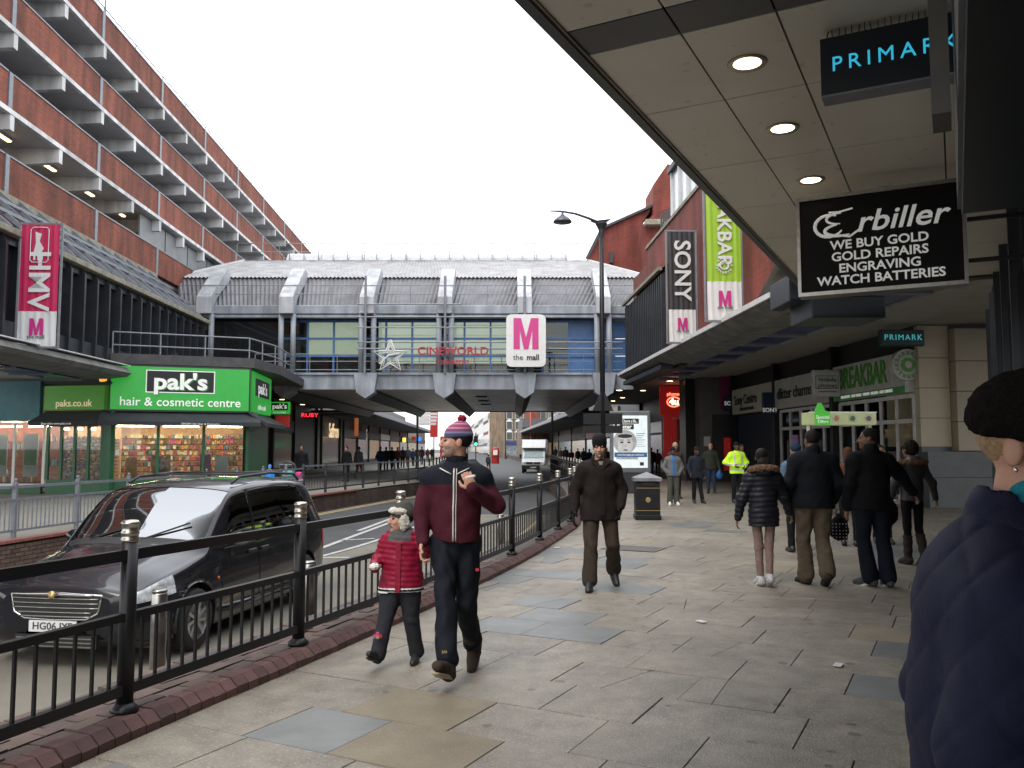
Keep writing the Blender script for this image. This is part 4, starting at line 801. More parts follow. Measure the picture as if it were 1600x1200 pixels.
flat('poster',1062,650,1072,664,46.7,MC['magenta'],ph); flat('poster',1061,688,1072,716,46.6,m_sgrey,ph)
m_redneon=mat('red_neon',(.8,.05,.02),emit=(1,.12,.06),es=2.5)
c=at(1053,628,45.5); t=thing('phone_shop_logo','glowing red lettered oval logo sign reading a number and letter, over the phone shop','sign',c)
MB().box(-.75,.75,.03,.2,-.7,.85).build('panel',mat('dark_red_panel',(.08,.004,.006),rough=.4,emit=(.4,.01,.01),es=.15),t)
mb=MB(); mb.tube([(.36*math.cos(a),0,.26*math.sin(a)) for a in np.linspace(0,2*PI,25)],.035,6); mb.build('neon_oval',m_redneon,t); text('4u',.5,mat('neon_white',(1,.9,.8),emit=(1,.8,.6),es=2.5),t,(0,-.02,0),off=.02); text('phones',.26,m_redneon,t,(0,-.02,.42),off=.01)
# far dark closing walls of the arcades
MB().box(12.3,14,24.6,43,0,5).build('rear_block',m_back,rr)
# ================================================================ BANNERS
def banner(label,pxl,pxr,pyt,pyb,Y,split,mtop,word,wm,wsize,logo,mag=m_magenta):
    a=at(pxl,pyt,Y); b=at(pxr,pyb,Y); w=b.x-a.x; h=a.z-b.z
    t=thing('banner',label,'banner',((a.x+b.x)/2,Y,b.z),ANG_A,'vertical banners on the shopping centre fronts')
    n=24
    def cloth(z0,z1,name,m):
        mb=MB(); vs=[]
        for j in range(9):
            for i in range(n+1): vs.append((-w/2+w*i/n,.018*math.sin(i*1.4+j*.15)*(.5+.5*math.sin(i*.7)),z0+(z1-z0)*j/8))
        mb.add(vs,[(j*(n+1)+i,j*(n+1)+i+1,(j+1)*(n+1)+i+1,(j+1)*(n+1)+i) for j in range(8) for i in range(n)]); return mb.build(name,m,t,True)
    cloth(0,h*split,'lower_cloth',m_signwhite); cloth(h*split,h,'upper_cloth',mtop)
    fr=MB(); 
    for z in (-.03,h+.03): fr.bar((-w/2-.08,.03,z),(w/2+.08,.03,z),.06,.05)
    for x in (-w/2-.05,w/2+.05): fr.bar((x,.03,-.03),(x,.03,h+.03),.05,.05)
    fr.build('frame',m_grey,t)
    text(word,wsize,wm,t,(0,-.035,h*(split+1)/2-(h*.06 if logo else 0)),(PI/2,PI/2,0),off=.02,ext=.004)
    mlogo(t,0,-.04,h*split*.55,w*.36,mag)
    text('the mall',w*.14,m_dl,t,(0,-.04,h*split*.55-w*.27),ext=.003)
    return t,w,h
def mlogo(t,x,y,z,s,m):
    P=[(-.5,-.5),(-.5,.5),(-.2,.5),(0,-.12),(.2,.5),(.5,.5),(.5,-.5),(.25,-.5),(.25,.12),(.09,-.5),(-.09,-.5),(-.25,.12),(-.25,-.5)]
    P=[(x+p[0]*s,z+p[1]*s*1.25) for p in P]; mb=MB(); n=len(P)
    tris=[(0,1,12),(1,11,12),(1,2,11),(2,3,11),(3,10,11),(3,9,10),(3,8,9),(3,4,8),(4,5,8),(5,7,8),(5,6,7)]
    mb.add([(p[0],y,p[1]) for p in P],[tuple(t_[::-1]) for t_ in tris]); return mb.build('logo_letter',m,t)
t,w,h=banner('crimson and white vertical banner with a three letter word on the left ribbed front',35,86,351,541,22.6,.285,mat('banner_crimson',(.50,.015,.09),(.44,.012,.075),rough=.6),'HMV',m_signwhite,.78,False)
for o in t.children:
    if o.type=='FONT': o.location.z= h*.535 if o.data.body=='HMV' else o.location.z
mb=MB(); rr_=[(-.24,-.42),(-.18,-.48),(.18,-.48),(.24,-.42),(.24,.42),(.18,.48),(-.18,.48),(-.24,.42),(-.24,-.42)]
mb.tube([(x,0,z) for x,z in rr_],.012,5,caps=False); mb.build('logo_outline',m_signwhite,t,M=Matrix.Translation((0,-.04,h*.83)))
mb=MB(); mb.add([(-.15,0,-.2),(-.02,0,-.32),(.12,0,-.1),(.0,0,.1),(.05,0,.3),(-.12,0,.36),(-.1,0,.05)],[tuple(range(7))]); mb.build('logo_horn',m_signwhite,t,M=Matrix.Translation((0,-.04,h*.83)))
mb=MB()
for k in range(3): mb.box(-.15+.1*k,-.1+.1*k,0,.002,-.42,-.3)
mb.build('logo_base',m_signwhite,t,M=Matrix.Translation((0,-.04,h*.83)))
t,w,h=banner('black and white vertical banner with white serif brand lettering on the right front',1043,1088,362,534,26.2,.29,mat('banner_black',(.03,.03,.034),(.02,.02,.022),rough=.55),'SONY',m_signwhite,.72,False)
t,w,h=banner('lime green and white vertical banner with ring logo, nearest the near canopy',1102,1160,290,500,21.8,.285,mat('banner_lime',(.30,.50,.03),(.26,.44,.025),rough=.6),'BREAKBAR',m_signwhite,.52,False)
for o in t.children:
    if o.type=='FONT' and o.data.body=='BREAKBAR': o.location.z+=.36
for k in range(18):
    a=2*PI*k/18; text('BREAKBAR '[k%9],.085,m_signwhite,t,(.19*math.cos(a),-.04,h*.285+.42+.19*math.sin(a)),(PI/2,PI/2-a,0),ext=.003,off=.02)
mb=MB(); mb.tube([(.11*math.cos(a),-.035,h*.285+.42+.11*math.sin(a)) for a in np.linspace(0,2*PI,25)],.025,5); mb.build('ring_logo',m_signwhite,t)
# bridge signs
a=at(791,491,YF-.9); b=at(853,573,YF-.9); w=b.x-a.x; h=a.z-b.z
t=thing('mall_sign','large white rounded sign with a magenta letter hung on the footbridge','sign',((a.x+b.x)/2,YF-.9,(a.z+b.z)/2))
P=[]
for cx,cz_,a0 in ((1,1,0),(-1,1,1),(-1,-1,2),(1,-1,3)):
    for k in range(6): aa=PI/2*(a0+k/5); P.append((cx*(w/2-.25)+.25*math.cos(aa),cz_*(h/2-.25)+.25*math.sin(aa)))
MB().prism(P[::-1],.2).build('panel',m_signwhite,t); mlogo(t,0,-.02,.32,w*.63,m_magenta)
text('the',.36,m_dl,t,(-.37,-.02,-.8),ext=.003); text('mall',.36,m_dl,t,(.32,-.02,-.8),off=.025,ext=.003)
t=thing('cinema_sign','red individual letters of a cinema name on the footbridge rails','sign',at(708,549,YF-.75))
m_redl=mat('dull_red_letter',(.38,.02,.045),(.3,.015,.03),rough=.5)
text('CINEWORLD',.52,m_redl,t,(0,0,0),off=.02,sx=1.08,ext=.05); text('12 SCREENS',.28,m_redl,t,(0,0,-.52),off=.02,ext=.04)
t=thing('star_sign','white neon outline star beside the red cinema letters','sign',at(610,557,YF-.75))
st_=[]
for k in range(10):
    r_=.78 if k%2==0 else .33; a=PI/2+k*PI/5; st_.append((r_*math.cos(a)*1.05,0,r_*math.sin(a)))
mb=MB(); mb.tube(st_+[st_[0]],.05,6,caps=False); mb.build('outer_tube',m_white,t)
mb=MB(); mb.tube([(x*.72,.0,z*.72) for x,_,z in st_]+[(st_[0][0]*.72,0,st_[0][2]*.72)],.03,6,caps=False); mb.tube([(-.5,0,-.35),(-.1,0,.05),(.45,0,.15)],.04,6); mb.tube([(.16*math.cos(a),0,.42+.16*math.sin(a)) for a in np.linspace(0,2*PI,13)],.025,6); mb.build('inner_tube',m_white,t)
# ================================================================ NEAR CANOPY AND SHOPFRONT (frame B)
CE=3.9
nc=thing('shop_canopy','cream panelled shop canopy overhead with recessed round lights and a dark cross band','canopy',(0,0,0),ANG_B)
dl=[-1.84,-1.28,-.765,0.0,.6]; sl_=[-3.2,-1.9,-.6,.7,2.0,3.1,4.15,4.46,5.47,6.79,8.1,9.42,10.75,12.0,12.75]
m_band=mat('canopy_dark_band',(.07,.068,.07),(.055,.053,.055),rough=.4)
for i in range(4):
    for j in range(len(sl_)-1):
        MB().box(dl[i]+.006,dl[i+1]-.006,sl_[j]+.006,sl_[j+1]-.006,CE,CE+.02).build('ceiling_panel',m_band if sl_[j]==4.15 else m_ceilp,nc)
MB().box(-1.84,.6,-3.2,12.75,CE+.021,CE+.45).build('canopy_body',m_dark,nc)
MB().box(-1.93,-1.846,-3.3,12.9,CE-.02,CE+.5).build('canopy_fascia',mat('fascia_bronze',(.06,.058,.06),(.04,.04,.042),rough=.4,metal=.3),nc,bevel=.01); MB().box(-1.845,-1.83,-3.2,12.75,CE-.012,CE-.001).build('trim',m_lead,nc)
MB().box(-1.93,.6,12.76,12.95,CE-.03,CE+.5).build('canopy_fascia',MC['fascia_bronze'],nc)
lampon=mat('near_lamp_glow',(1,.9,.7),rough=.5,emit=(1,.76,.42),es=5)
for k,s in enumerate((2.6,3.8,4.99,6.16,7.49)):
    lab=('lit downlight above the viewpoint, out of view','lit downlight overhead just behind the nearest visible one','nearest visible lit downlight, beside the dark ceiling band','middle one of the three lit downlights in the cream canopy','farthest of the three lit downlights in the cream canopy')[k]
    o=MB().lathe((0,0,0),[(.083,-.003),(.11,-.012),(.118,.0)],24).build('downlight',mat('lamp_rim',(.5,.45,.38),rough=.3,metal=.5),None,True); o.location=fB(-1.03,s,CE-.002); tag(o,lab,'light','lit downlights in the near canopy')
    MB().lathe((0,0,0),[(.082,-.004),(.05,-.010),(0,-.011)],20).build('lamp',lampon,o,True)
o=MB().lathe((0,0,0),[(.08,-.01),(.1,.0)],20).build('downlight',lampon,None,True); o.location=fB(-.55,12.6,CE-.01); tag(o,'small lit downlight beyond the black hanging sign, close to the cream pillar','light')
o=MB().lathe((0,0,0),[(.06,-.06),(.07,-.03),(.07,.0)],16).build('dome_camera',m_dark,None,True); o.location=fB(-.33,12.3,CE-.01); tag(o,'small dark dome camera on the ceiling by the cream pillar','camera'); MB().box(-.22,.22,-.06,.06,-.015,.0).build('mount',m_signwhite,o)
nw=thing('near_shopfront','dark blue-black shopfront with deep fascia right beside the viewpoint','shop',(0,0,0),ANG_B)
m_nf=mat('near_fascia',(.010,.018,.026),(.007,.012,.018),scale=2,rough=.3)
MB().box(.075,.6,-3,5.75,3.02,CE-.002).build('fascia_box',m_nf,nw,bevel=.006)
MB().box(.09,.58,1.8,1.82,3.0,3.021).build('joint',m_black,nw)
MB().box(-.045,.03,4.0,4.25,3.04,CE-.002).build('channel',mat('channel_grey',(.12,.115,.105),(.09,.085,.08),rough=.5),nw); MB().box(.055,.074,-3,5.7,3.04,CE-.003).build('trim_strip',m_grey,nw)
MB().box(.62,.9,-3,16.5,0,CE+.4).build('shop_wall',m_black,nw)
for k in range(5): MB().box(.5,.62,9.2+k*1.7,9.3+k*1.7,0,CE-.002).build('window_frame',mat('frame_graphite',(.04,.045,.055),rough=.4),nw)
MB().box(.56,.6,8,16.4,.5,3.2).build('window_pane',m_glassd,nw)
# distant part of this wall, cream, closing the view right of the pillar
# hanging signs
t=thing('black_hanging_sign','big black hanging jewellery sign in a grey frame with white lettering, over the walkway','sign',fB(0,0,0),ANG_B)
Mi=Matrix.Rotation(-ANG_B,4,'Z')
pl_=at(1246,313,7.2); pb_=at(1249,462,7.2); a=Mi@pl_; sgs=a.y; x0=a.x; x1=x0+1.27; z1=pl_.z; z0=pb_.z
w=x1-x0; h=z1-z0; cx=(x0+x1)/2
MB().box(x0,x1,sgs,sgs+.16,z0,z1).build('sign_box',mat('sign_black',(.004,.004,.005),rough=.6,spec=.2),t); 
for b_ in ((x0-.01,x1+.01,z1-.02,z1+.012),(x0-.01,x1+.01,z0-.012,z0+.02)): MB().box(b_[0],b_[1],sgs-.012,sgs+.17,b_[2],b_[3]).build('sign_frame',m_steel,t)
for x in (x0-.012,x1-.016): MB().box(x,x+.028,sgs-.0135,sgs+.172,z0+.021,z1-.021).build('sign_frame',m_steel,t)
m_ws=mat('sign_letter_lit',(.85,.85,.83),rough=.5,emit=(1,1,.97),es=.1)
zc=lambda f: z1-h*f
text('rbiller',.25,m_ws,t,(x0+w*.365,sgs-.006,zc(.31)),(PI/2,0,0),align='LEFT',off=.012,shear=.25,ext=.003,sx=1.12)
mb=MB()      # swash capital E
def arcp(cx_,cz_,rx,rz,a0,a1,n=14): return [(cx_+rx*math.cos(R(a0+(a1-a0)*i/n)),sgs-.006,cz_+rz*math.sin(R(a0+(a1-a0)*i/n))) for i in range(n+1)]
ex,ez=x0+w*.215,zc(.31)
mb.tube(arcp(ex-.02,ez,.115,.095,60,330),[.007+.009*math.sin(PI*i/14) for i in range(15)],6); mb.tube(arcp(ex+.06,ez+.055,.10,.045,80,275),[.005+.007*math.sin(PI*i/14) for i in range(15)],6); mb.tube(arcp(ex+.075,ez-.045,.13,.05,105,300),[.006+.010*math.sin(PI*i/14) for i in range(15)],6); mb.tube([(ex-.02,sgs-.006,ez+.115),(ex+.06,sgs-.006,ez+.11),(ex+.17,sgs-.006,ez+.13)],.008,6); mb.tube([(ex+.06,sgs-.006,ez-.09),(ex+.14,sgs-.006,ez-.11),(ex+.23,sgs-.006,ez-.05)],.009,6)
mb.build('swash_initial',m_ws,t)
for k,(s,sz) in enumerate((('WE BUY GOLD',.105),('GOLD REPAIRS',.105),('ENGRAVING',.105),('WATCH BATTERIES',.105))): text(s,sz,m_ws,t,(cx+.0,sgs-.006,zc(.52+.12*k)),(PI/2,0,0),off=.022,ext=.002,sx=1.06)
for z in (zc(.38),zc(.78)): MB().box(x1+.017,x1+.6,sgs+.05,sgs+.09,z-.015,z+.015).build('bracket_arm',m_black,t)
MB().box(cx,cx+.12,sgs+.05,sgs+.09,z1+.013,z1+.04).build('hanger',m_steel,t)
t=thing('dark_projecting_sign','dark store sign with glowing blue letters and bird spikes under the near canopy','sign',(0,0,0),ANG_B)
pl_=at(1281,62,4.5); pb_=at(1288,150,4.5); a=Mi@pl_; sgs=a.y; x0=a.x; z1=pl_.z; z0=pb_.z; x1=x0+.78; h=z1-z0
MB().box(x0,x1,sgs,sgs+.12,z0,z1).build('sign_box',mat('sign_ink',(.006,.012,.02),rough=.4),t); MB().box(x0,x1,sgs-.002,sgs+.13,z0-.012,z0-.001).build('sign_bottom',m_grey,t)
text('PRIMARK',.115,mat('cyan_neon',(.05,.35,.5),emit=(.03,.42,.62),es=.5),t,(x0+.055,sgs-.004,z0+h*.5),(PI/2,0,0),align='LEFT',space=1.42,ext=.002)
mb=MB(); r_=random.Random(2)
for k in range(24):
    x=x0+.03+k*.033; mb.bar((x,sgs+.03,z1),(x+r_.uniform(-.01,.012),sgs+.03+r_.uniform(-.02,.02),z1+r_.uniform(.06,.11)),.0045,.0045)
stuff(mb.build('bird_spikes',m_black,t))
for k,(px0,py0,px1,py1,Y) in enumerate(((1233,428,1258,470,15.6),(1268,462,1385,496,15.2))):
    hb=thing('canopy_housing',('small dark blue box under the far end of the near canopy','long dark blue box under the black jewellery sign')[k],'housing'); a_=at(px0,py0,Y); b_=at(px1,py1,Y)
    MB().box(a_.x,b_.x,Y,Y+1.2,b_.z,a_.z).build('casing',mat('housing_blue',(.007,.010,.02),rough=.4),hb,bevel=.02); MB().box(a_.x+.02,b_.x-.02,Y-.01,Y,b_.z+.03,b_.z+.05).build('seam',m_black,hb)
# soffit bridging near canopy and arcade
mb=MB(); P=[fB(-1.8,12.9,5.05),fB(.6,12.9,5.05),fB(.6,16.5,5.05),fA(16,24,5.05),fA(7.7,24,5.05)]; mb.add([p for p in P]+[p+Vector((0,0,.2)) for p in P],[tuple(range(5))[::-1],tuple(range(5,10))]); struct(mb.build('arcade_ceiling',m_sofr))
# ================================================================ LAMP POST, BIN, POSTER STAND
lp=thing('lamp_post','tall black street lamp with one bowl lantern on a curved arm and fingerpost signs','street lamp',(2.58,24,0))
mb=MB(); mb.tube([(0,0,0),(0,0,1.2)],.11,14); mb.tube([(0,0,1.2),(0,0,1.3)],[.11,.075],14); mb.tube([(0,0,1.3),(0,0,5),(0,0,8.0)],[.078,.07,.06],12); mb.build('pole',m_black,lp,True)
MB().lathe((0,0,7.95),[(.06,-.3),(.09,-.05),(.17,.1),(.17,.13),(.05,.14)],14).build('head_cap',m_dark,lp)
MB().add([(-.3,-.05,8.13),(.28,-.05,8.2),(.28,.05,8.2),(-.3,.05,8.13),(.0,0,8.0)],[(0,1,2,3),(0,4,1),(1,4,2),(2,4,3),(3,4,0)]).build('fin',m_dark,lp)
arm=[(-.1,0,8.1),(-.35,0,8.22),(-.75,0,8.36),(-1.15,0,8.43),(-1.48,0,8.44)]; MB().tube(arm,[.05,.04,.035,.03,.02],8).build('arm',m_dark,lp,True)
ln=MB().lathe((-1.12,0,0),[(.03,8.42),(.04,8.33),(.12,8.27),(.22,8.2),(.27,8.13),(.27,8.1),(.0,8.09)],18).build('lantern',mat('lantern_grey',(.08,.09,.11),rough=.3,metal=.5),lp,True)
for z,w,hh,dx in ((2.42,.98,.3,.0),):
    MB().box(-.55,.55,-.04,.0,z-.15,z+.16).build('direction_sign',m_black,lp); MB().box(-.55,.55,-.04,.0,z-.4,z-.19).build('direction_sign',m_black,lp)
MB().add([(-.3,-.06,2.65),(.3,-.06,2.65),(0,-.06,3.3),(-.3,.06,2.65),(.3,.06,2.65),(0,.06,3.3)],[(0,1,2),(3,5,4),(0,2,5,3),(1,4,5,2)]).build('sign_pediment',m_black,lp)
bn=thing('litter_bin','black square litter bin with pyramid lid and gold crest on the pavement','bin',(3.06,19.3,0),R(-3))
MB().box(-.27,.27,-.27,.27,.02,.84).build('body',m_black,bn,bevel=.02); MB().box(-.29,.29,-.29,.29,0,.1).build('plinth',m_black,bn,bevel=.01)
mb=MB(); mb.add([(-.31,-.31,.86),(.31,-.31,.86),(.31,.31,.86),(-.31,.31,.86),(-.31,-.31,.93),(.31,-.31,.93),(.31,.31,.93),(-.31,.31,.93),(0,0,1.06)],[(0,3,2,1),(0,1,5,4),(1,2,6,5),(2,3,7,6),(3,0,4,7),(4,5,8),(5,6,8),(6,7,8),(7,4,8)]); mb.build('lid',mat('bin_lid',(.25,.26,.27),(.15,.15,.16),rough=.4,metal=.4),bn)
m_gold=mat('gold_line',(.45,.33,.15),rough=.4,metal=.6)
for z in (.70,.2): MB().box(-.27,.27,-.276,-.271,z,z+.012).build('gold_line',m_gold,bn)
MB().box(-.13,.13,-.29,-.272,.76,.83).build('slot',mat('slot_black',(.003,.003,.003)),bn); MB().lathe((0,-.275,.44),[(.06,0),(.05,.01)],10,M=Matrix.Rotation(PI/2,3,'X')).build('crest',m_gold,bn)
ad_=thing('poster_stand','freestanding grey poster stand with a lit black and white portrait advert beside the bin','advert stand',(4.2,30,0))
MB().box(-.72,.72,0,.22,.72,2.92).build('frame',mat('stand_grey',(.16,.17,.18),(.12,.13,.14),rough=.4,metal=.3),ad_,bevel=.04,seg=2); MB().box(-.4,.4,.03,.19,0,.72).build('plinth',m_dark,ad_)
po=MB().box(-.6,.6,-.01,.0,.9,2.75).build('poster',mat('poster_lit',(.7,.76,.78),rough=.4,emit=(.8,.93,1),es=.2),ad_)
def pp(name,pts,m,y=-.014): 
    mb=MB(); mb.add([(x,y,z) for x,z in pts],[tuple(range(len(pts)))]); return mb.build(name,m,po)
def oval(cx_,cz_,rx,rz,n=20,a0=0,a1=2*PI): return [(cx_+rx*math.cos(a0+(a1-a0)*i/n),cz_+rz*math.sin(a0+(a1-a0)*i/n)) for i in range(n)]
g1=mat('print_grey_light',(.62,.64,.65)); g2=mat('print_grey_mid',(.3,.31,.32),(.5,.5,.5),scale=6); g3=mat('print_black',(.02,.02,.025)); g4=mat('print_blue',(.03,.14,.36))
pp('print_hood',oval(-.2,1.82,.42,.42),g2,-.0125); pp('print_face',oval(-.19,1.72,.27,.36),g1,-.0135); pp('print_shadow',[(-.5,1.2),(.25,1.2),(.3,1.45),(-.55,1.45)],g2,-.0128)
for x in (-.31,-.06): pp('print_eye',oval(x,1.8,.065,.03),g3,-.0145); pp('print_brow',[(x-.08,1.87),(x+.08,1.87),(x+.07,1.895),(x-.07,1.895)],g3,-.0145)
pp('print_nose',[(-.21,1.64),(-.15,1.64),(-.17,1.76)],g2,-.0145); pp('print_mouth',oval(-.18,1.53,.08,.022),g3,-.0145); pp('print_hairline',oval(-.2,2.02,.26,.07),g3,-.0142)
pp('print_band',[(-.58,1.28),(.58,1.28),(.58,1.44),(-.58,1.44)],g4,-.0148)
for x0_,x1_,z_ in ((-.35,.3,2.55),(-.57,.12,2.35)): pp('print_strip',[(x0_,z_-.09),(x1_,z_-.09),(x1_,z_+.09),(x0_,z_+.09)],g3,-.0148)
text('Change a life...',.15,m_wlet,po,(-.02,-.016,2.55),off=.02,ext=.001,sx=.62); text('Foster',.2,m_wlet,po,(-.22,-.016,2.35),off=.03,ext=.001); text('www.haringey.gov.uk/foster',.085,m_wlet,po,(0,-.016,1.36),off=.01,ext=.001)
for k in range(7): MB().box(.2,.2+.32-.05*(k%3),-.013,-.012,2.1-.075*k,2.12-.075*k).build('print_text_line',g4 if k<4 else g2,po)
pp('print_mark',[(.32,.98),(.46,.98),(.46,1.1),(.32,1.1)],g3)
# ================================================================ CAR
m_cpaint=mat('black_car_paint',(.006,.007,.010),(.008,.008,.012),rough=.25,coat=.6,spec=.35); m_rub=mat('tyre_rubber',(.015,.015,.015),rough=.85); m_chr=mat('chrome',(.62,.62,.62),rough=.15,metal=1); m_alloy=mat('alloy',(.45,.45,.46),rough=.3,metal=.9)
m_cglass=mglass('car_glass',(.42,.48,.46),.75,.03,1.36,.36); m_trim=mat('black_trim',(.015,.015,.016),rough=.5); m_lens=mat('headlight_lens',(.62,.65,.68),(.22,.24,.25),scale=14,rough=.1,coat=1)
def smooth_loft(St,nu,nv):             # St: stations x ring points x 3 -> dense grid by Catmull-Rom both ways
    def crs(A,n):
        A=np.concatenate([[2*A[0]-A[1]],A,[2*A[-1]-A[-2]]]); out=[]
        for i in range(1,len(A)-2):
            for t in np.linspace(0,1,n,endpoint=False):
                a,b,c,d=A[i-1],A[i],A[i+1],A[i+2]; out.append(.5*((2*b)+(-a+c)*t+(2*a-5*b+4*c-d)*t*t*1.0+(-a+3*b-3*c+d)*t**3))
        out.append(A[-2]); return np.array(out)
    G=crs(St,nu); G=np.swapaxes(crs(np.swapaxes(G,0,1),nv),0,1); return G
def wheel(par,loc,side,rad=.335,name='wheel',wd=.21):
    wh=thing_part(name,par,loc); Mx=Matrix.Rotation(PI/2*side,3,'Y')
    MB().lathe((0,0,0),[(rad*.64,-wd/2),(rad*.9,-wd/2),(rad*.985,-wd*.36),(rad,-wd*.2),(rad,wd*.2),(rad*.985,wd*.36),(rad*.9,wd/2),(rad*.64,wd/2)],36,M=Mx,caps=False).build('tyre',m_rub,wh,True)
    mb=MB(); mb.lathe((0,0,0),[(rad*.66,wd*.28),(rad*.66,wd*.46),(rad*.62,wd*.47),(rad*.6,wd*.3),(rad*.58,-.02),(0,-.02)],32,M=Mx)
    mb.lathe((0,0,0),[(rad*.16,.0),(rad*.16,wd*.38),(rad*.1,wd*.41),(0,wd*.41)],16,M=Mx)
    for k in range(9):
        a=2*PI*k/9; d=Vector((math.cos(a),math.sin(a),0)); p=[Mx@(d*rad*.12+Vector((0,0,wd*.32))),Mx@(d*rad*.62+Vector((0,0,wd*.36)))]; mb.bar(p[0],p[1],.035,.035,up=tuple(Mx@Vector((0,0,1))))
    mb.build('rim',m_alloy,wh); return wh
def thing_part(name,par,loc):
    o=link(name,None,par,loc); o.empty_display_size=.05; return o
# stations: x, zlo, w(max), zs(shoulder), wb,zb (belt), wr,zr (roof/hood edge), zt
ST=[(-.02,.42,.60,.60,.57,.70,.44,.73,.745),(.03,.30,.74,.62,.70,.745,.48,.79,.80),(.14,.22,.84,.62,.80,.76,.52,.82,.835),(.40,.20,.94,.64,.89,.84,.60,.915,.94),(.80,.20,.985,.66,.92,.91,.66,.99,1.03),(1.12,.20,.995,.66,.93,.97,.72,1.05,1.10),
    (1.30,.20,.998,.66,.93,1.0,.84,1.13,1.20),(1.65,.20,.998,.66,.94,1.01,.83,1.44,1.52),(1.98,.20,.998,.66,.94,1.02,.80,1.64,1.72),(2.5,.20,.998,.66,.94,1.03,.78,1.71,1.79),(3.2,.20,.998,.66,.94,1.04,.78,1.725,1.81),(3.9,.22,.995,.67,.935,1.05,.77,1.70,1.79),(4.35,.24,.985,.68,.93,1.06,.755,1.64,1.73),(4.60,.28,.965,.70,.91,1.08,.72,1.50,1.59),(4.73,.34,.92,.70,.88,1.06,.68,1.20,1.26),(4.80,.44,.76,.66,.7,.86,.5,.88,.88)]
def ring(s):
    x,zl,w,zs,wb,zb,wr,zr,zt=s
    P=[(w*.5,zl),(w*.93,zl),(w*.975,zl+.08),(w*.995,zl+(zs-zl)*.55),(w,zs),((w+wb)/2+.006,(zs+zb)/2+.02),(wb,zb)]
    P+=[(wb+(wr-wb)*.33+.018,zb+(zr-zb)*.36),(wb+(wr-wb)*.68+.014,zb+(zr-zb)*.72),(wr,zr),(wr*.84,zr+(zt-zr)*.55),(wr*.5,zr+(zt-zr)*.86),(0,zt)]
    return [(x,p[0],p[1]) for p in P]
NU,NV=8,4; G=smooth_loft(np.array([ring(s) for s in ST]),NU,NV); nu,nv=G.shape[:2]
WX=(.93,3.93); WR=.395
for wx in WX:                           # snap grid vertices near the arch circles
    for i in range(nu):
        for j in range(0,6*NV):
            p=G[i,j]; d=math.hypot(p[0]-wx,p[2]-.34); 
            if abs(d-WR)<.045 and p[1]>.7: 
                k=WR/d; G[i,j,0]=wx+(p[0]-wx)*k; G[i,j,2]=.34+(p[2]-.34)*k
def stx(u): return np.interp(u,[k*NU for k in range(len(ST))],[s[0] for s in ST])
parts={}
def cls(i,j):
    c=(G[i,j]+G[i+1,j]+G[i,j+1]+G[i+1,j+1])/4; x,y,z=c; v=(j+.5)/NV
    for wx in WX:
        if v<6 and math.hypot(x-wx,z-.34)<WR-.004 and y>.6: return None
    if v>=6.25 and v<=8.85 and 1.62<x<4.35:
        lo=1.62+ (8.85-v)*.0
        # A pillar slants: windows start further back higher up
        if x<1.50+(v-6.25)*.19: return 'body'
        if 2.36<x<2.45 or 3.34<x<3.42: return 'body'
        if x>4.22-(v-6.2)*.09: return 'body'
        return 'side_window0' if x<2.4 else ('side_window1' if x<3.38 else 'side_window2')
    if v>9.15 and 1.27<x<1.96: return 'windscreen'
    if v>9.3 and 4.42<x<4.70 : return 'rear_window'
    if v>=9.0 and 1.17<x<=1.27: return 'trim'
    if .06<x<.56 and 4.15<v<6.0 and z>.60+ x*.16 and y>.52: return 'headlight'
    if x<.42 and v<2.2: return 'bumper'
    if 4.60<x and 4<v<6.2: return 'tail_light'
    return 'body'
for i in range(nu-1):
    for j in range(nv-1):
        c=cls(i,j)
        if c: parts.setdefault(c,[]).append((i,j))
car=thing('people_carrier','black people carrier with chrome grille driving along the near lane behind the railing','car')
def quadset(cells,off=0,sides=(1,-1)):
    mb=MB(); 
    for s in sides:
        idx={}
        def vid(i,j):
            if (i,j) not in idx:
                p=G[i,j].copy()
                if off:
                    a=G[min(i+1,nu-1),j]-G[max(i-1,0),j]; b=G[i,min(j+1,nv-1)]-G[i,max(j-1,0)]; n=np.cross(b,a); n/=np.linalg.norm(n)+1e-9; p=p-n*off*(-1 if n[1]<0 and n[2]<0 else 1) if False else p+n*off*(1 if (n[1]*p[1]+n[2]*(p[2]-.8))>0 else -1)
                idx[(i,j)]=len(mb.v); mb.v.append((p[1]*s,p[0],p[2]))
            return idx[(i,j)]
        for i,j in cells:
            f=(vid(i,j),vid(i+1,j),vid(i+1,j+1),vid(i,j+1)); mb.f.append(f if s==-1 else f[::-1]); mb.m.append(0); mb.uv.append(None)
    return mb
cm={'body':m_cpaint,'side_window0':m_cglass,'side_window1':m_cglass,'side_window2':m_cglass,'windscreen':m_cglass,'rear_window':m_cglass,'trim':m_trim,'headlight':m_lens,'bumper':m_cpaint,'tail_light':mat('tail_red',(.35,.01,.01),rough=.2)}
for c,cells in parts.items():
    for sd in (((1,),(-1,)) if c[:4] in ('side','head','tail') else ((1,-1),)): quadset(cells,.006 if c in('headlight','tail_light') else (-.006 if 'window' in c or c=='windscreen' else 0),sd).build(c.rstrip('012'),cm[c],car,True)
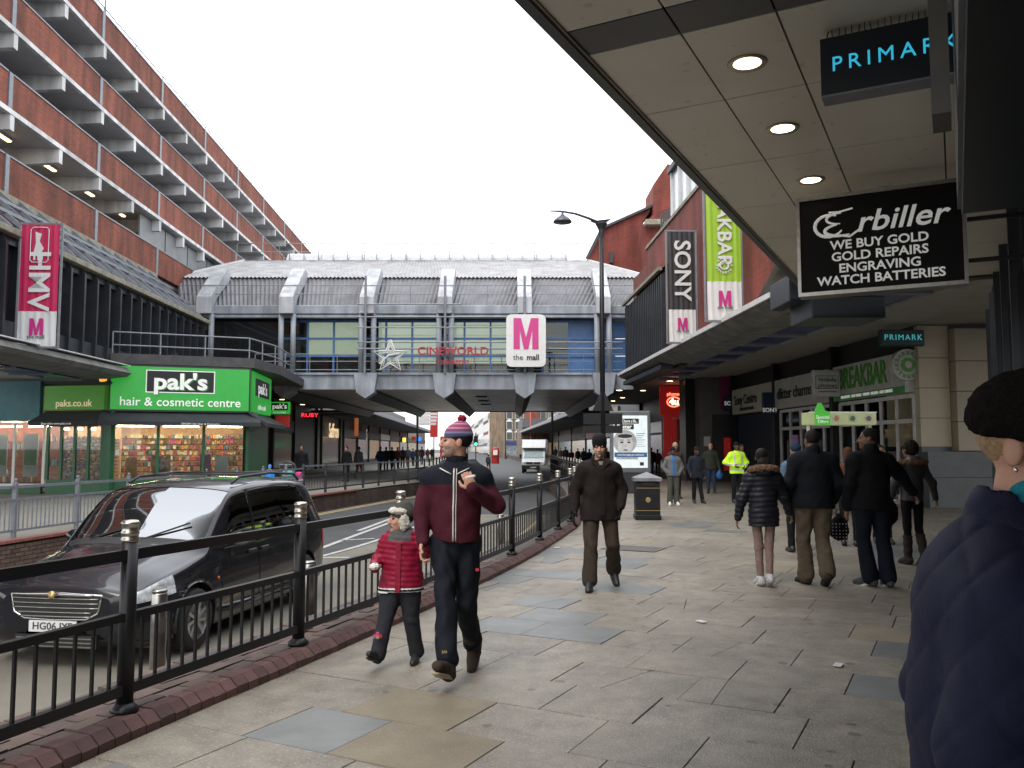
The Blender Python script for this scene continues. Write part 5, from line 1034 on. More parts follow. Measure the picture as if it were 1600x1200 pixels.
# nose cap, underbody, arches
mb=MB(); nose=[G[0,j] for j in range(nv)]; mb.add([(p[1],p[0],p[2]) for p in nose]+[(-p[1],p[0],p[2]) for p in nose[::-1]],[tuple(range(2*nv))]); mb.build('nose_cap',m_cpaint,car,True); mb=MB(); tail=[G[-1,j] for j in range(nv)]; mb.add([(p[1],p[0],p[2]) for p in tail]+[(-p[1],p[0],p[2]) for p in tail[::-1]],[tuple(range(2*nv))]); mb.build('tail_cap',m_cpaint,car,True)
MB().box(-.9,.9,.25,4.6,.18,.3).build('underbody',m_trim,car); 
for wx in WX:
    for s in (1,-1):
        mb=MB(); n=18; vs=[]
        for k in range(n+1):
            a=PI*k/n*1.12-.19; 
            for yy in (.985,.62): vs.append((yy*s,wx+WR*math.cos(a),.34+WR*math.sin(a)))
        mb.add(vs,[(2*k,2*k+1,2*k+3,2*k+2) for k in range(n)]); mb.add([(.62*s,wx+WR*math.cos(a),.34+WR*math.sin(a)) for a in np.linspace(-.19,PI+.19,14)],[tuple(range(14))]); mb.build('wheel_arch',m_trim,car)
        wheel(car,(.90*s,wx,.335),s)
for s in (1,-1):
    mb=MB(); mb.tube([(.965*s,1.42,.36),(.99*s,2,.33),(.99*s,3.4,.33)],.05,8); mb.build('side_skirt',m_cpaint,car,True)
    mb=MB(); mb.tube([(.70*s,2.2,1.76),(.70*s,2.4,1.83),(.70*s,3.3,1.86),(.69*s,4.1,1.82),(.68*s,4.3,1.73)],.018,8); mb.build('roof_rail',m_trim,car,True)
    mr=MB(); mr.lathe((0,0,0),[(.0,-.06),(.07,-.05),(.1,0),(.085,.05),(0,.06)],14,M=Matrix.Diagonal((1.15,1.0,.8)).to_3x3()@Matrix.Rotation(PI/2,3,'X')); o=mr.build('door_mirror',mat('mirror_shell_sheen',(.16,.17,.18),rough=.2,coat=1) if s>0 else m_cpaint,car,True); o.location=(1.08*s,1.72,1.13); MB().bar((-.1*s,0,-.03),(0,0,0),.05,.05).build('mirror_arm',m_trim,o)  # near mirror shell coloured grey for the light it reflects
    for y0,y1 in ((1.45,2.40),(2.42,3.45)):
        dseam=MB(); 
        for yy in (y0,y1): 
            ii=int(np.argmin(abs(np.array([G[i,5*NV,0] for i in range(nu)])-yy))); pts=[G[ii,j]+np.array([0,.002,0]) for j in range(2*NV,6*NV)]; dseam.tube([(p[1]*s,p[0],p[2]) for p in pts],.004,4)
        d_=dseam.build('door_seam',m_trim,car)
        hh=y1-.17 if y0<2 else y0+.15; MB().box(-.012,.02,-.1,.1,-.022,.022).build('door_handle',m_trim if True else m_chr,d_,bevel=.008,M=Matrix.Translation((.985*s,hh,.93)))
        MB().bar((.975*s,y0+.08,1.035),(.975*s,y1-.08,1.045),.006,.012).build('window_line',m_chr,d_)
    MB().lathe((0,0,0),[(.018,0),(.018,.012),(.0,.015)],8,M=Matrix.Rotation(PI/2*s,3,'Y')).build('side_repeater',mat('amber_lens2',(.6,.15,.02),rough=.3),car).location=(.99*s,1.38,.72)
    MB().lathe((0,0,0),[(.05,0),(.045,.02),(0,.022)],12,M=Matrix.Rotation(PI/2,3,'X')).build('fog_light',m_lens,car,True).location=(.66*s,.05,.36)
MB().bar((-.7,2.75,1.85),(.7,2.75,1.85),.05,.02).build('roof_bar',m_trim,car); MB().bar((-.7,3.6,1.85),(.7,3.6,1.85),.05,.02).build('roof_bar',m_trim,car)
MB().bar((-.62,4.55,1.70),(.62,4.55,1.70),.22,.03).build('rear_spoiler',m_cpaint,car,bevel=.01)
# grille
gr=thing_part('grille',car,(0,0,0))
def nosex(x,z): return .012+.012*(abs(x)/.5)**2
mb=MB(); out=[(-.50,.735),(0,.755),(.50,.735),(.46,.56),(.34,.50),(0,.49),(-.34,.50),(-.46,.56)]
out2=[]
for a_,b_ in zip(out,out[1:]+out[:1]):
    for t_ in (0,.25,.5,.75): out2.append((a_[0]+(b_[0]-a_[0])*t_,a_[1]+(b_[1]-a_[1])*t_))
pt3=[(x,nosex(x,z)-.045,z) for x,z in out2]; mb.add(pt3+[(0,-.04,.62)],[(k,(k+1)%len(pt3),len(pt3)) for k in range(len(pt3))]); mb.build('grille_back',m_trim,gr)
mb=MB(); mb.tube(pt3+[pt3[0]],.012,6,caps=False); mb.build('grille_surround',m_chr,gr,True)
for z in (.70,.655,.61,.565,.525):
    hw=.47 if z>.6 else .40; mb=MB(); mb.tube([(x,nosex(x,z)-.058,z) for x in np.linspace(-hw,hw,11)],.0075,5); mb.build('grille_slat',m_steel,gr,True)
mb=MB(); mb.tube([(x,nosex(x,.74)-.062,.738+.012*(1-abs(x)/.4)) for x in np.linspace(-.42,.42,11)],[.012+.012*(1-abs(k-5)/5) for k in range(11)],6); mb.build('chrome_wing',m_chr,gr,True)
MB().lathe((0,-.09,.745),[(.04,0),(.038,.012),(0,.014)],16,M=Matrix.Rotation(PI/2,3,'X')).build('badge',m_gold,gr,True)
np_=MB().box(-.26,.26,-.065,-.05,.375,.485).build('number_plate',m_signwhite,car); text('HG06 JYE',.10,m_dl,np_,(0,-.068,.43),off=.01,sx=1.08,ext=.001)
mb=MB(); 
for z in (.23,.27,.31): mb.bar((-.42,-.03,z),(.42,-.03,z),.012,.012)
mb.build('lower_intake_slat',m_steel,car); MB().box(-.45,.45,-.015,.03,.21,.335).build('lower_intake',m_trim,car)
for s in (-.55,.1): MB().bar((s,1.25,1.15),(s+.5,1.42,1.33),.02,.02).build('wiper',m_trim,car)
m_seat=mat('car_seat',(.05,.05,.052),rough=.9)
for x in (-.4,.4):
    for y in (2.2,3.1): 
        s_o=MB().box(x-.25,x+.25,y,y+.18,.7,1.25).build('seat',m_seat,car,bevel=.07,seg=3); MB().box(x-.13,x+.13,y+.04,y+.14,1.27,1.45).build('headrest',m_seat,s_o,bevel=.04,seg=3)
MB().box(-.85,.85,1.25,1.6,.9,1.08).build('dashboard',m_trim,car,bevel=.05,seg=2); MB().box(-.85,.85,.3,4.5,.5,.7).build('cabin_floor',m_trim,car)
MB().box(.3,.42,1.45,1.452,1.2,1.3).build('tax_disc',m_signwhite,car)
CARP=(-4.56,8.62); car.location=(CARP[0],CARP[1],ROADZ); car.rotation_euler=(0,0,R(-9))
# ================================================================ VAN AND FAR TRAFFIC
m_vw=mat('van_white',(.6,.61,.62),(.5,.51,.52),rough=.3,coat=.4)
van=thing('white_van','white box van coming towards the viewer under the footbridge','van',(1.85,74,ROADZ),R(-4))
prof_=[(0,.35),(0,.95),(.08,1.05),(.9,1.28),(1.5,2.1),(1.62,2.2),(5.5,2.2),(5.5,.35)]
Mx_=Matrix(((0,1,0,0),(1,0,0,0),(0,0,1,0),(0,0,0,1)))
MB().prism(prof_[:6]+[(2.0,2.2),(2.0,.35)],2.0,M=Matrix.Translation((-1,0,0))@Mx_).build('cab',m_vw,van,bevel=.06,seg=2)
MB().box(-1.12,1.12,1.75,6,.7,2.95).build('box_body',m_vw,van,bevel=.05); MB().prism([(1.1,2.2),(1.75,2.93),(1.75,2.2)],2.1,M=Matrix.Translation((-1.05,0,0))@Mx_).build('wind_deflector',m_vw,van,bevel=.04)
MB().add([(-.88,.93,1.33),(.88,.93,1.33),(.78,1.47,2.07),(-.78,1.47,2.07)],[(0,1,2,3)]).build('windscreen',mat('van_glass',(.25,.32,.34),(.15,.2,.22),rough=.08),van,M=Matrix.Translation((0,-.04,.015)))
MB().box(-1.0,1.0,-.06,.05,.35,.72).build('bumper',m_trim,van,bevel=.03); gr2=MB().box(-.6,.6,-.03,.03,.8,.98).build('grille',m_trim,van); MB().box(-.03,.03,-.04,-.03,.8,.98).build('grille_bar',m_chr,gr2)
for s in (1,-1):
    MB().box(.62*s-.18,.62*s+.18,-.02,.12,.8,1.02).build('headlight',m_lens,van,bevel=.03); MB().box(1.05*s,1.25*s,.75,.85,1.3,1.65).build('door_mirror',m_trim,van)
    for y in (.9,4.6): wheel(van,(.92*s,y,.34),s,.34)
MB().box(-.26,.26,-.075,-.061,.45,.56).build('number_plate',mat('plate_dim',(.5,.5,.45)),van)
bus=thing('red_bus','red double-deck bus far away on the left side of the street','bus',(-11.5,150,ROADZ),R(2)); MB().box(-1.25,1.25,0,9,.3,4.3).build('body',mat('bus_red',(.42,.01,.015),rough=.35,emit=(.5,.01,.02),es=.06),bus,bevel=.15,seg=2)
for z0_,z1_ in ((1.3,2.2),(3.0,3.8)): MB().box(-1.1,1.1,-.02,.05,z0_,z1_).build('window',m_dwin,bus)
for s in (1,-1): wheel(bus,(1.1*s,1.8,.5),s,.5)
for k,(px,lab) in enumerate(((731,'left traffic signal showing green, far down the road'),(743.5,'right traffic signal showing green, far down the road'))):
    p=at(px,697,100); t=thing('traffic_light',lab,'traffic light',(p.x,100,ROADZ),0,'green traffic signals'); MB().tube([(0,0,0),(0,0,4)],.07,6).build('pole',m_dark,t); MB().box(-.25,.25,-.15,.1,2.4,3.6).build('head',m_black,t); MB().lathe((0,-.16,2.65),[(.17,0),(.15,.02)],10,M=Matrix.Rotation(PI/2,3,'X')).build('green_lamp',mat('signal_green',(.05,.8,.4),emit=(.05,1,.5),es=3),t)
# ================================================================ FAR STREET BEYOND THE BRIDGE
r_=random.Random(9)
def house(name,label,px0,px1,ytop,Y0,Y1,wall,rows=2,cols=3,arch=True,shop=None,roof=m_dark,chim=True,base=697):
    a0=at(px0,base,Y0); a1=at(px1,base,Y1); zt=at(px0,ytop,Y0).z; a=Vector((a0.x,a0.y,ROADZ)); b=Vector((a1.x,a1.y,ROADZ))
    t=thing(name,label,'building',a,math.atan2(b.y-a.y,b.x-a.x),'old buildings beyond the bridge'); w=(b-a).length; H=zt-ROADZ
    MB().box(0,w,0,8,0,H).build('wall',wall,t); ro=MB().prism([(-.2,H),(w+.2,H),(w-.6,H+1.6),(.6,H+1.6)],8,M=Matrix.Translation((0,-.2,0))).build('roof',roof,t)
    MB().box(-.05,w+.05,-.25,0,H-.35,H).build('cornice',m_sgrey,t)
    if chim: MB().box(w*.4,w*.4+1.2,1,2.2,H+1.2,H+3).build('chimney',wall,ro)
    sh=3.6; MB().box(.1,w-.1,-.5,0,sh-.7,sh+.1).build('shop_fascia',shop or m_dark,t); MB().box(.2,w-.2,-.1,.0,.3,sh-.75).build('shop_window',m_litc if r_.random()<.5 else m_litw,t)
    fh=(H-sh-.6)/rows; cols=max(cols,int(w/2.6))
    for j in range(rows):
        for i in range(cols):
            cx_=w*(i+.5)/cols; ww_=min(1.5,w/cols*.6); z0_=sh+.5+j*fh; z1_=z0_+fh*.68
            fr_o=MB().box(cx_-ww_/2-.12,cx_+ww_/2+.12,-.08,0,z0_-.12,z1_+.12).build('window',m_sgrey,t)
            if arch: MB().prism([(cx_-ww_/2-.15,z1_),(cx_+ww_/2+.15,z1_),(cx_+ww_/3,z1_+.45),(cx_,z1_+.6),(cx_-ww_/3,z1_+.45)],.09,M=Matrix.Translation((0,-.09,0))).build('arch_head',m_signwhite,fr_o)
            MB().box(cx_-ww_/2,cx_+ww_/2,-.1,-.081,z0_,z1_).build('pane',m_dwin,fr_o)
    return t
house('terraced_building','brown brick corner building with white arched windows directly behind the van',789,868,636,190,196,m_yellowbrick,3,6,True,m_bluep)
house('terraced_building','dark brown brick building at the far right beside the white canopy',885,869,668,150,172,m_yellowbrick,1,4,True,m_signwhite)
prev=[(789,640,192),(778,648,235),(770,652,265),(763,656,300),(755,660,345),(748,664,400),(741,667,470),(735,671,560)]
cols_=[m_brick,m_yellowbrick,m_white,m_brick,m_signwhite,m_yellowbrick,m_white]
labs=['red brick terraced building, nearest of the receding row','brown brick terraced building, second of the receding row','pale rendered terraced building, third of the receding row','red brick terraced building in the middle of the receding row','tall white gable-fronted building in the receding row','brown terraced building near the far end of the receding row','cream building at the very far end of the street']
for k in range(7): house('terraced_building',labs[k],prev[k+1][0],prev[k][0],prev[k+1][1],prev[k+1][2],prev[k][2],cols_[k],2,3,False,r_.choice((m_dark,shopcols[0],m_signwhite,m_bluep)),roof=m_sgrey if k%2 else m_dark,base=698)
house('terraced_building','low grey buildings closing the end of the street on the left',700,735,690,620,600,m_tan,1,5,False,m_dark,chim=False)
t=thing('red_gantry_sign','tall red and white sign post by the left canopy beyond the bridge','sign',(at(678,660,110).x,110,0)); MB().box(-.5,.5,0,.3,3,9).build('red_panel',MC['red_sign'],t); MB().box(-2.4,-.6,.1,.3,4.5,7.5).build('white_panel',m_signwhite,t); MB().tube([(0,.2,0),(0,.2,3)],.1,6).build('pole',m_dark,t)
for k,(px,Y,lab) in enumerate(((863,66,'dark pole on the right pavement just beyond the footbridge'),(790,130,'thin dark pole in front of the brown brick building'),(652,70,'dark pole on the left pavement beyond the footbridge'),(829,140,'maroon pole in front of the brown brick building'))):
    t=thing('street_pole',lab,'pole',(at(px,700,Y).x,Y,-.1)); MB().tube([(0,0,0),(0,0,8)],.09,8).build('shaft',m_dark if k!=3 else shopcols[0],t); MB().tube([(0,0,0),(0,0,1)],.14,8).build('base',m_dark,t)
t=thing('white_slatted_canopy','white slatted canopy structure beyond the bridge on the right','canopy',(at(872,660,75).x,75,0)) 
for k in range(8): MB().box(0,5.5,k*3,k*3+1.3,4.7+.02*k,4.82+.02*k).build('slat',m_white,t)
t=thing('white_slatted_canopy','white slatted panels beyond the bridge on the left','canopy',(at(655,660,85).x,85,0)) 
for k in range(5): MB().box(0,1.7,k*.4,k*.4+.1,3.9+.35*k,4.15+.35*k).build('slat',m_white,t)
t=thing('post_box','small red post box shaped kiosk far down the right pavement','kiosk',(at(774,700,120).x,120,ROADZ)); MB().lathe((0,0,0),[(.55,0),(.55,1.9),(.45,2.2),(0,2.3)],12).build('body',mat('kiosk_red',(.3,.012,.01),rough=.5),t); MB().box(-.3,.3,-.75,-.6,1.2,1.9).build('panel',m_signwhite,t)
# small things on the pavement
for px,py,k in ((870,856,0),(1310,1040,1),(1096,972,2)):
    p=gp(px,py,0); o=MB().box(-.05,.05,-.03,.03,.0,.006).build('litter_scrap',m_signwhite); o.location=(p.x,p.y,.004); o.rotation_euler=(0,0,k); tag(o,('scrap of white paper on the slabs near the curved kerb','tiny white scrap on the slabs at the right, in front of the four backs','small pale scrap on the slabs between the brown coat man and the group')[k],'litter')
p=gp(990,857,0); t=thing('manhole_cover','oblong iron inspection cover set in the pavement beyond the brown coat man','manhole cover',(p.x,p.y,.002),ANG_B); MB().box(-.45,.45,-.3,.3,0,.006).build('frame',mat('iron_cover',(.16,.15,.14),(.10,.095,.09),scale=40,rough=.6,bump=1,bscale=60),t)
mb=MB()
for i in range(12):
    for j in range(8): mb.box(-.42+i*.07,-.38+i*.07,-.27+j*.07,-.235+j*.07,.006,.010)
mb.build('cover_studs',MC['iron_cover'],t)
# ================================================================ PEOPLE: bodies and clothes grown from distance fields
def V3(*a): return np.array(a,dtype=np.float32)
class SDF:
    def __init__(s,lo,hi,h):
        s.h=h; s.o=np.array(lo,np.float32)-2*h; n=np.ceil((np.array(hi)-np.array(lo))/h).astype(int)+5
        s.F=np.full(n,.08,np.float32); s.ax=[s.o[i]+h*np.arange(n[i],dtype=np.float32) for i in range(3)]
    def _sub(s,lo,hi):
        sl=[]
        for i in range(3):
            a=max(0,int((lo[i]-s.o[i])/s.h)-1); b=min(s.F.shape[i],int((hi[i]-s.o[i])/s.h)+2)
            if b<=a: return None
            sl.append(slice(a,b))
        sl=tuple(sl); return sl,s.ax[0][sl[0]][:,None,None],s.ax[1][sl[1]][None,:,None],s.ax[2][sl[2]][None,None,:]
    def _put(s,sl,d,k,sub=False):
        F=s.F[sl]
        if sub:
            d=-d; 
            if k>0: hh=np.clip(.5-.5*(F-d)/k*-1,0,1); hh=np.clip(.5+.5*(d-F)/k,0,1); s.F[sl]=F*(1-hh)+d*hh+k*hh*(1-hh)
            else: s.F[sl]=np.maximum(F,d)
            return
        if k>0: hh=np.clip(.5+.5*(F-d)/k,0,1); s.F[sl]=F*(1-hh)+d*hh-k*hh*(1-hh)
        else: s.F[sl]=np.minimum(F,d)
    def rc(s,a,b,ra,rb=None,k=.02,sq=1,yaw=0,sub=False):
        rb=ra if rb is None else rb; a=np.array(a,np.float32); b=np.array(b,np.float32); m=max(ra,rb)*max(1,sq)+.05+k
        r=s._sub(np.minimum(a,b)-m,np.maximum(a,b)+m)
        if r is None: return s
        sl,X,Y,Z=r; c,n=math.cos(-yaw),math.sin(-yaw); dx=X-a[0]; dy=Y-a[1]; dz=Z-a[2]+0*dx
        x=dx*c-dy*n; y=(dx*n+dy*c)/sq; e=b-a; ex=e[0]*c-e[1]*n; ey=(e[0]*n+e[1]*c)/sq; ez=e[2]; L2=ex*ex+ey*ey+ez*ez+1e-9
        t=np.clip((x*ex+y*ey+dz*ez)/L2,0,1); d=(np.sqrt((x-t*ex)**2+(y-t*ey)**2+(dz-t*ez)**2)-(ra+(rb-ra)*t))*min(1,sq)**.5
        s._put(sl,d,k,sub); return s
    def el(s,c,r,k=.02,M=None,sub=False):
        c=np.array(c,np.float32); r=np.array(r,np.float32); m=r.max()+.05+k; q=s._sub(c-m,c+m)
        if q is None: return s
        sl,X,Y,Z=q; x=X-c[0]+0*Y+0*Z; y=Y-c[1]+0*x; z=Z-c[2]+0*x
        if M is not None: M=np.array(M,np.float32); x,y,z=M[0,0]*x+M[1,0]*y+M[2,0]*z, M[0,1]*x+M[1,1]*y+M[2,1]*z, M[0,2]*x+M[1,2]*y+M[2,2]*z
        k0=np.sqrt((x/r[0])**2+(y/r[1])**2+(z/r[2])**2)+1e-6; k1=np.sqrt((x/r[0]**2)**2+(y/r[1]**2)**2+(z/r[2]**2)**2)+1e-6
        s._put(sl,k0*(k0-1)/k1,k,sub); return s
    def mod(s,f): s.F=f(s.F,s.ax[0][:,None,None],s.ax[1][None,:,None],s.ax[2][None,None,:]).astype(np.float32); return s
    def mesh(s):
        F=s.F; F[0]=F[-1]=.05; F[:,0]=F[:,-1]=.05; F[:,:,0]=F[:,:,-1]=.05; S=F<0; n=F.shape
        C=np.zeros((n[0]-1,n[1]-1,n[2]-1),np.int8); P=np.zeros(C.shape+(3,),np.float32); quads=[]
        E=[]
        for ax in range(3):
            a=[slice(None)]*3; b=[slice(None)]*3; a[ax]=slice(0,-1); b[ax]=slice(1,None); a=tuple(a); b=tuple(b)
            idx=np.argwhere(S[a]!=S[b]); f0=F[a][tuple(idx.T)]; f1=F[b][tuple(idx.T)]; t=f0/(f0-f1+1e-12); pos=idx.astype(np.float32); pos[:,ax]+=t
            o=[i for i in range(3) if i!=ax]; E.append((ax,idx,f0<0))
            for u in (0,1):
                for v in (0,1):
                    c=idx.copy(); c[:,o[0]]-=u; c[:,o[1]]-=v; np.add.at(C,tuple(c.T),1); np.add.at(P,tuple(c.T),pos)
        nz=np.argwhere(C>0); vid=np.full(C.shape,-1,np.int32); vid[tuple(nz.T)]=np.arange(len(nz)); V=P[tuple(nz.T)]/C[tuple(nz.T)][:,None]*s.h+s.o
        for ax,idx,ins in E:
            o=[i for i in range(3) if i!=ax]; q=[]
            for u,v in ((1,1),(0,1),(0,0),(1,0)):
                c=idx.copy(); c[:,o[0]]-=u; c[:,o[1]]-=v; q.append(vid[tuple(c.T)])
            q=np.stack(q,1); flip=~ins if ax!=1 else ins; q[flip]=q[flip][:,::-1]; quads.append(q)
        return V,np.concatenate(quads)
def sdfobj(s,name,mats,parent,cls_=None,T=None):
    V,Q=s.mesh(); me=bpy.data.meshes.new(name); me.vertices.add(len(V)); me.vertices.foreach_set('co',V.ravel()); me.loops.add(Q.size); me.loops.foreach_set('vertex_index',Q.ravel().astype(np.int32))
    me.polygons.add(len(Q)); me.polygons.foreach_set('loop_start',np.arange(0,Q.size,4,dtype=np.int32)); me.polygons.foreach_set('loop_total',np.full(len(Q),4,dtype=np.int32))
    mats=mats if isinstance(mats,list) else [mats]
    for m in mats: me.materials.append(m)
    if cls_ is not None:
        c=V[Q].mean(1); me.polygons.foreach_set('material_index',cls_(c).astype(np.int32))
    me.polygons.foreach_set('use_smooth',np.ones(len(Q),bool)); me.update(calc_edges=True); me.validate()
    o=link(name,me,parent); o['_v']=0; del o['_v']; return o,V
def waves(seed,n,f,amp):
    r=np.random.default_rng(seed); W_=[(r.normal(size=3)*np.array([1,1,.75])*f*r.uniform(.5,1.6),r.uniform(0,6.28),r.uniform(.5,1)) for _ in range(n)]
    def g(F,X,Y,Z):
        a=0
        for w,p,k in W_: a=a+k*np.sin(w[0]*X+w[1]*Y+w[2]*Z+p+1.6*np.sin(X*w[1]*.45+Z*w[0]*.35+p))
        return F+amp*a/n**.5
    return g
DEF=dict(pel=(0,0,.94),wai=(0,.0,1.10),che=(0,0,1.30),nk=(0,.015,1.46),hd=(0,-.02,1.625),shL=(.175,.01,1.40),elL=(.235,.03,1.12),wrL=(.25,-.04,.88),shR=(-.175,.01,1.40),elR=(-.235,.03,1.12),wrR=(-.25,-.04,.88),
    hiL=(.09,0,.90),knL=(.10,-.02,.50),anL=(.105,.02,.09),toL=(.125,-.13,.035),hiR=(-.09,0,.90),knR=(-.10,-.02,.50),anR=(-.105,.02,.09),toR=(-.125,-.13,.035))
m_skinL=mat('skin_light',(.48,.27,.19),(.43,.22,.15),scale=30,rough=.55); m_skinD=mat('skin_dark',(.09,.045,.028),(.07,.035,.022),scale=30,rough=.5); m_skinM=mat('skin_brown',(.22,.115,.07),(.18,.09,.055),scale=30,rough=.5)
m_eye=mat('eye_dark',(.05,.04,.035),rough=.2); m_lip=mat('lip',(.34,.12,.10),rough=.5); m_lipd=mat('lip_dark',(.11,.04,.035),rough=.5); m_brow=mat('eyebrow',(.05,.035,.025),rough=.8); m_brow2=mat('eyebrow_grey',(.25,.2,.17),rough=.8); m_stub=mat('stubble_skin',(.36,.23,.18),(.28,.19,.16),scale=60,rough=.6)
m_hairb=mat('hair_black',(.012,.010,.009),(.02,.017,.015),scale=60,rough=.7,bump=.6,bscale=90,spec=.15)
def cloth(name,c,c2=None,sc_=25,rough=.85,bump=.25,bs=220): return mat(name,c,c2 or tuple(x*.75 for x in c),scale=sc_,rough=rough,bump=bump,bscale=bs,spec=.22)
def hand(s,w,d,n,t,curl,sc_=1.0,k=.006,thin=False):
    w=np.array(w); d=np.array(d)/np.linalg.norm(d); n=np.array(n,float); n-=d*n.dot(d); n/=np.linalg.norm(n); t=np.array(t,float); t-=d*t.dot(d); t-=n*t.dot(n); t/=np.linalg.norm(t)+1e-9
    M=np.stack([t,n,d],1); s.el(w+d*.045*sc_,np.array([.040,.017,.052])*sc_,k=.012,M=M)
    for i,L in enumerate((.074,.082,.076,.060)):
        p=w+d*.082*sc_+t*(.029-.0195*i)*sc_; a=curl*.35; q=p; r=.0092*sc_
        for sgm,fr in enumerate((.45,.32,.25)):
            dd=d*math.cos(a)+n*math.sin(a); e=q+dd*L*fr*1.1*sc_; s.rc(q,e,r,r*.93,k=k*.5); q=e; a+=curl; r*=.93
    p=w+d*.02*sc_+t*.03*sc_; e=p+(d*.7+t*.75+n*.25)*.042*sc_; s.rc(p,e,.0135*sc_,.0115*sc_,k=.01); s.rc(e,e+(d*.85+n*.5+t*.05)*.034*sc_,.0112*sc_,.0095*sc_,k=.004)
def person(label,pos,rz=0,h=1.75,J=None,skin='L',yaw=0,pitch=0,vox=.012,top=None,trousers=None,shoes=None,hat=None,hair=None,group=None,hands=True,headscale=1,hk=None,beard=None,bald=False,cat='person',z0=0,slim=1.0,legw=1.0,zoff=0,bodyvox=None):
    j={k:np.array(v,float) for k,v in DEF.items()}
    for k,v in (J or {}).items(): j[k]=np.array(v,float)
    S=h/1.75; t=thing('person',label,cat,(pos[0],pos[1],z0),R(rz),group); t.scale=(S,S,S)
    sk={'L':m_skinL,'D':m_skinD,'M':m_skinM}[skin]; lo=np.min(list(j.values()),0)-.25; hi=np.max(list(j.values()),0)+.25; lo[2]=-.02
    HM=np.array((Matrix.Rotation(R(yaw),3,'Z')@Matrix.Rotation(R(pitch),3,'X'))); hs=headscale; H=lambda *p: j['hd']+HM@(np.array(p)*hs)
    bv=bodyvox or vox; s=SDF(lo,hi,bv/S)
    # continuous body
    s.rc(j['pel'],j['wai'],.135*slim,.12*slim,k=.05,sq=.72); s.rc(j['wai'],j['che'],.12*slim,.145*slim,k=.05,sq=.68); s.rc(j['shL']*.8+j['che']*.2,j['shR']*.8+j['che']*.2,.065,k=.05)
    s.rc(j['nk']-V3(0,0,.03),H(0,.025,-.05),.058*slim,.052,k=.035)
    for q in 'LR':
        s.rc(j['sh'+q],j['el'+q],.052,.042,k=.03); s.rc(j['el'+q],j['wr'+q],.040,.027,k=.02); s.rc(j['hi'+q],j['kn'+q],.062*slim,.042,k=.04); s.rc(j['kn'+q],j['an'+q],.042,.034,k=.02); s.rc(j['an'+q]-V3(0,0,.03),j['to'+q],.038,.03,k=.02)
    h_=lambda a,b,k=.015,M=HM,sub=False: s.el(H(*a),np.array(b)*hs,k=k,M=HM,sub=sub)
    h_((0,.014,.028),(.074,.095,.088)); h_((0,-.03,-.028),(.061,.064,.082),.02); h_((0,-.045,-.074),(.043,.042,.036),.02); h_((0,-.084,-.098),(.017,.014,.016),.015)
    for x in (1,-1):
        h_((.037*x,-.068,-.028),(.021,.02,.024),.015); h_((.076*x,.010,-.008),(.009,.02,.031),.008); h_((.031*x,-.1,.004),(.016,.014,.010),.008,sub=True); h_((.031*x,-.0815,.003),(.0125,.0125,.0105),.002)
        h_((.011*x,-.104,-.035),(.009,.010,.008),.006)
    s.rc(H(-.034,-.086,.023),H(.034,-.086,.023),.010*hs,k=.012); s.rc(H(0,-.094,.008),H(0,-.115,-.030),.0075*hs,.0125*hs,k=.010); s.rc(H(-.019,-.093,-.060),H(.019,-.093,-.060),.0075*hs,k=.005); s.rc(H(-.016,-.091,-.069),H(.016,-.091,-.069),.0078*hs,k=.005)
    if hands:
        for q in 'LR':
            d=j['wr'+q]-j['el'+q]; o=(hk or {}).get(q,{}); sg=1 if q=='L' else -1
            hand(s,j['wr'+q],o.get('d',d),o.get('n',(-sg,0,-.0)),o.get('t',(0,-1,.2)),R(o.get('c',28)),1.0*(1.0 if hs==1 else 1.05))
    def bc(c):
        p=(c-j['hd'])@HM/hs; x,y,z=np.abs(p[:,0]),p[:,1],p[:,2]; r=np.zeros(len(c),int)
        face=(y<-.05)&(z>-.13)&(z<.13)&(x<.09)
        if beard: r[(z<-.035)&(z>-.125)&(x<.07)&(y<-.02)]=4
        r[face&(x<.024)&(abs(z+.0645)<.0095)&(y<-.085)]=1; r[face&(abs(x-.031)<.0125)&(abs(z-.003)<.0075)&(y<-.07)]=2; r[face&(abs(x-.032)<.019)&(abs(z-.0275)<.0055)]=3
        return r
    body,_=sdfobj(s,'body',[sk,m_lipd if skin=='D' else m_lip,m_eye,m_brow2 if beard=='grey' else m_brow,m_stub if skin=='L' else sk],t,bc)
    ex={}
    def grid(v=None): return SDF(lo-.06,hi+.06,(v or vox)/S)
    if trousers:
        g=grid(); w=trousers.get('w',1.0)*legw; tz=trousers.get('top',1.02)
        g.rc(j['pel']-V3(0,0,.02),j['wai']-V3(0,0,.06),.142*slim,.13*slim,k=.05,sq=.76)
        for q in 'LR':
            an=j['an'+q]; kn=j['kn'+q]; g.rc(j['hi'+q],kn,.098*w*slim,.068*w,k=.03); cuff=an+(kn-an)*trousers.get('cuff',.03); g.rc(kn,cuff,.068*w,trousers.get('hem',.060)*w*.93,k=.015)
        g.mod(lambda F,X,Y,Z: np.maximum(F,Z-tz)); g.mod(waves(sum(map(ord,label))%97,7,26,.0045*trousers.get('wr',1)))
        mats=trousers['m']; o,V=sdfobj(g,trousers.get('name','trousers'),mats,t); ex['tro']=(o,V)
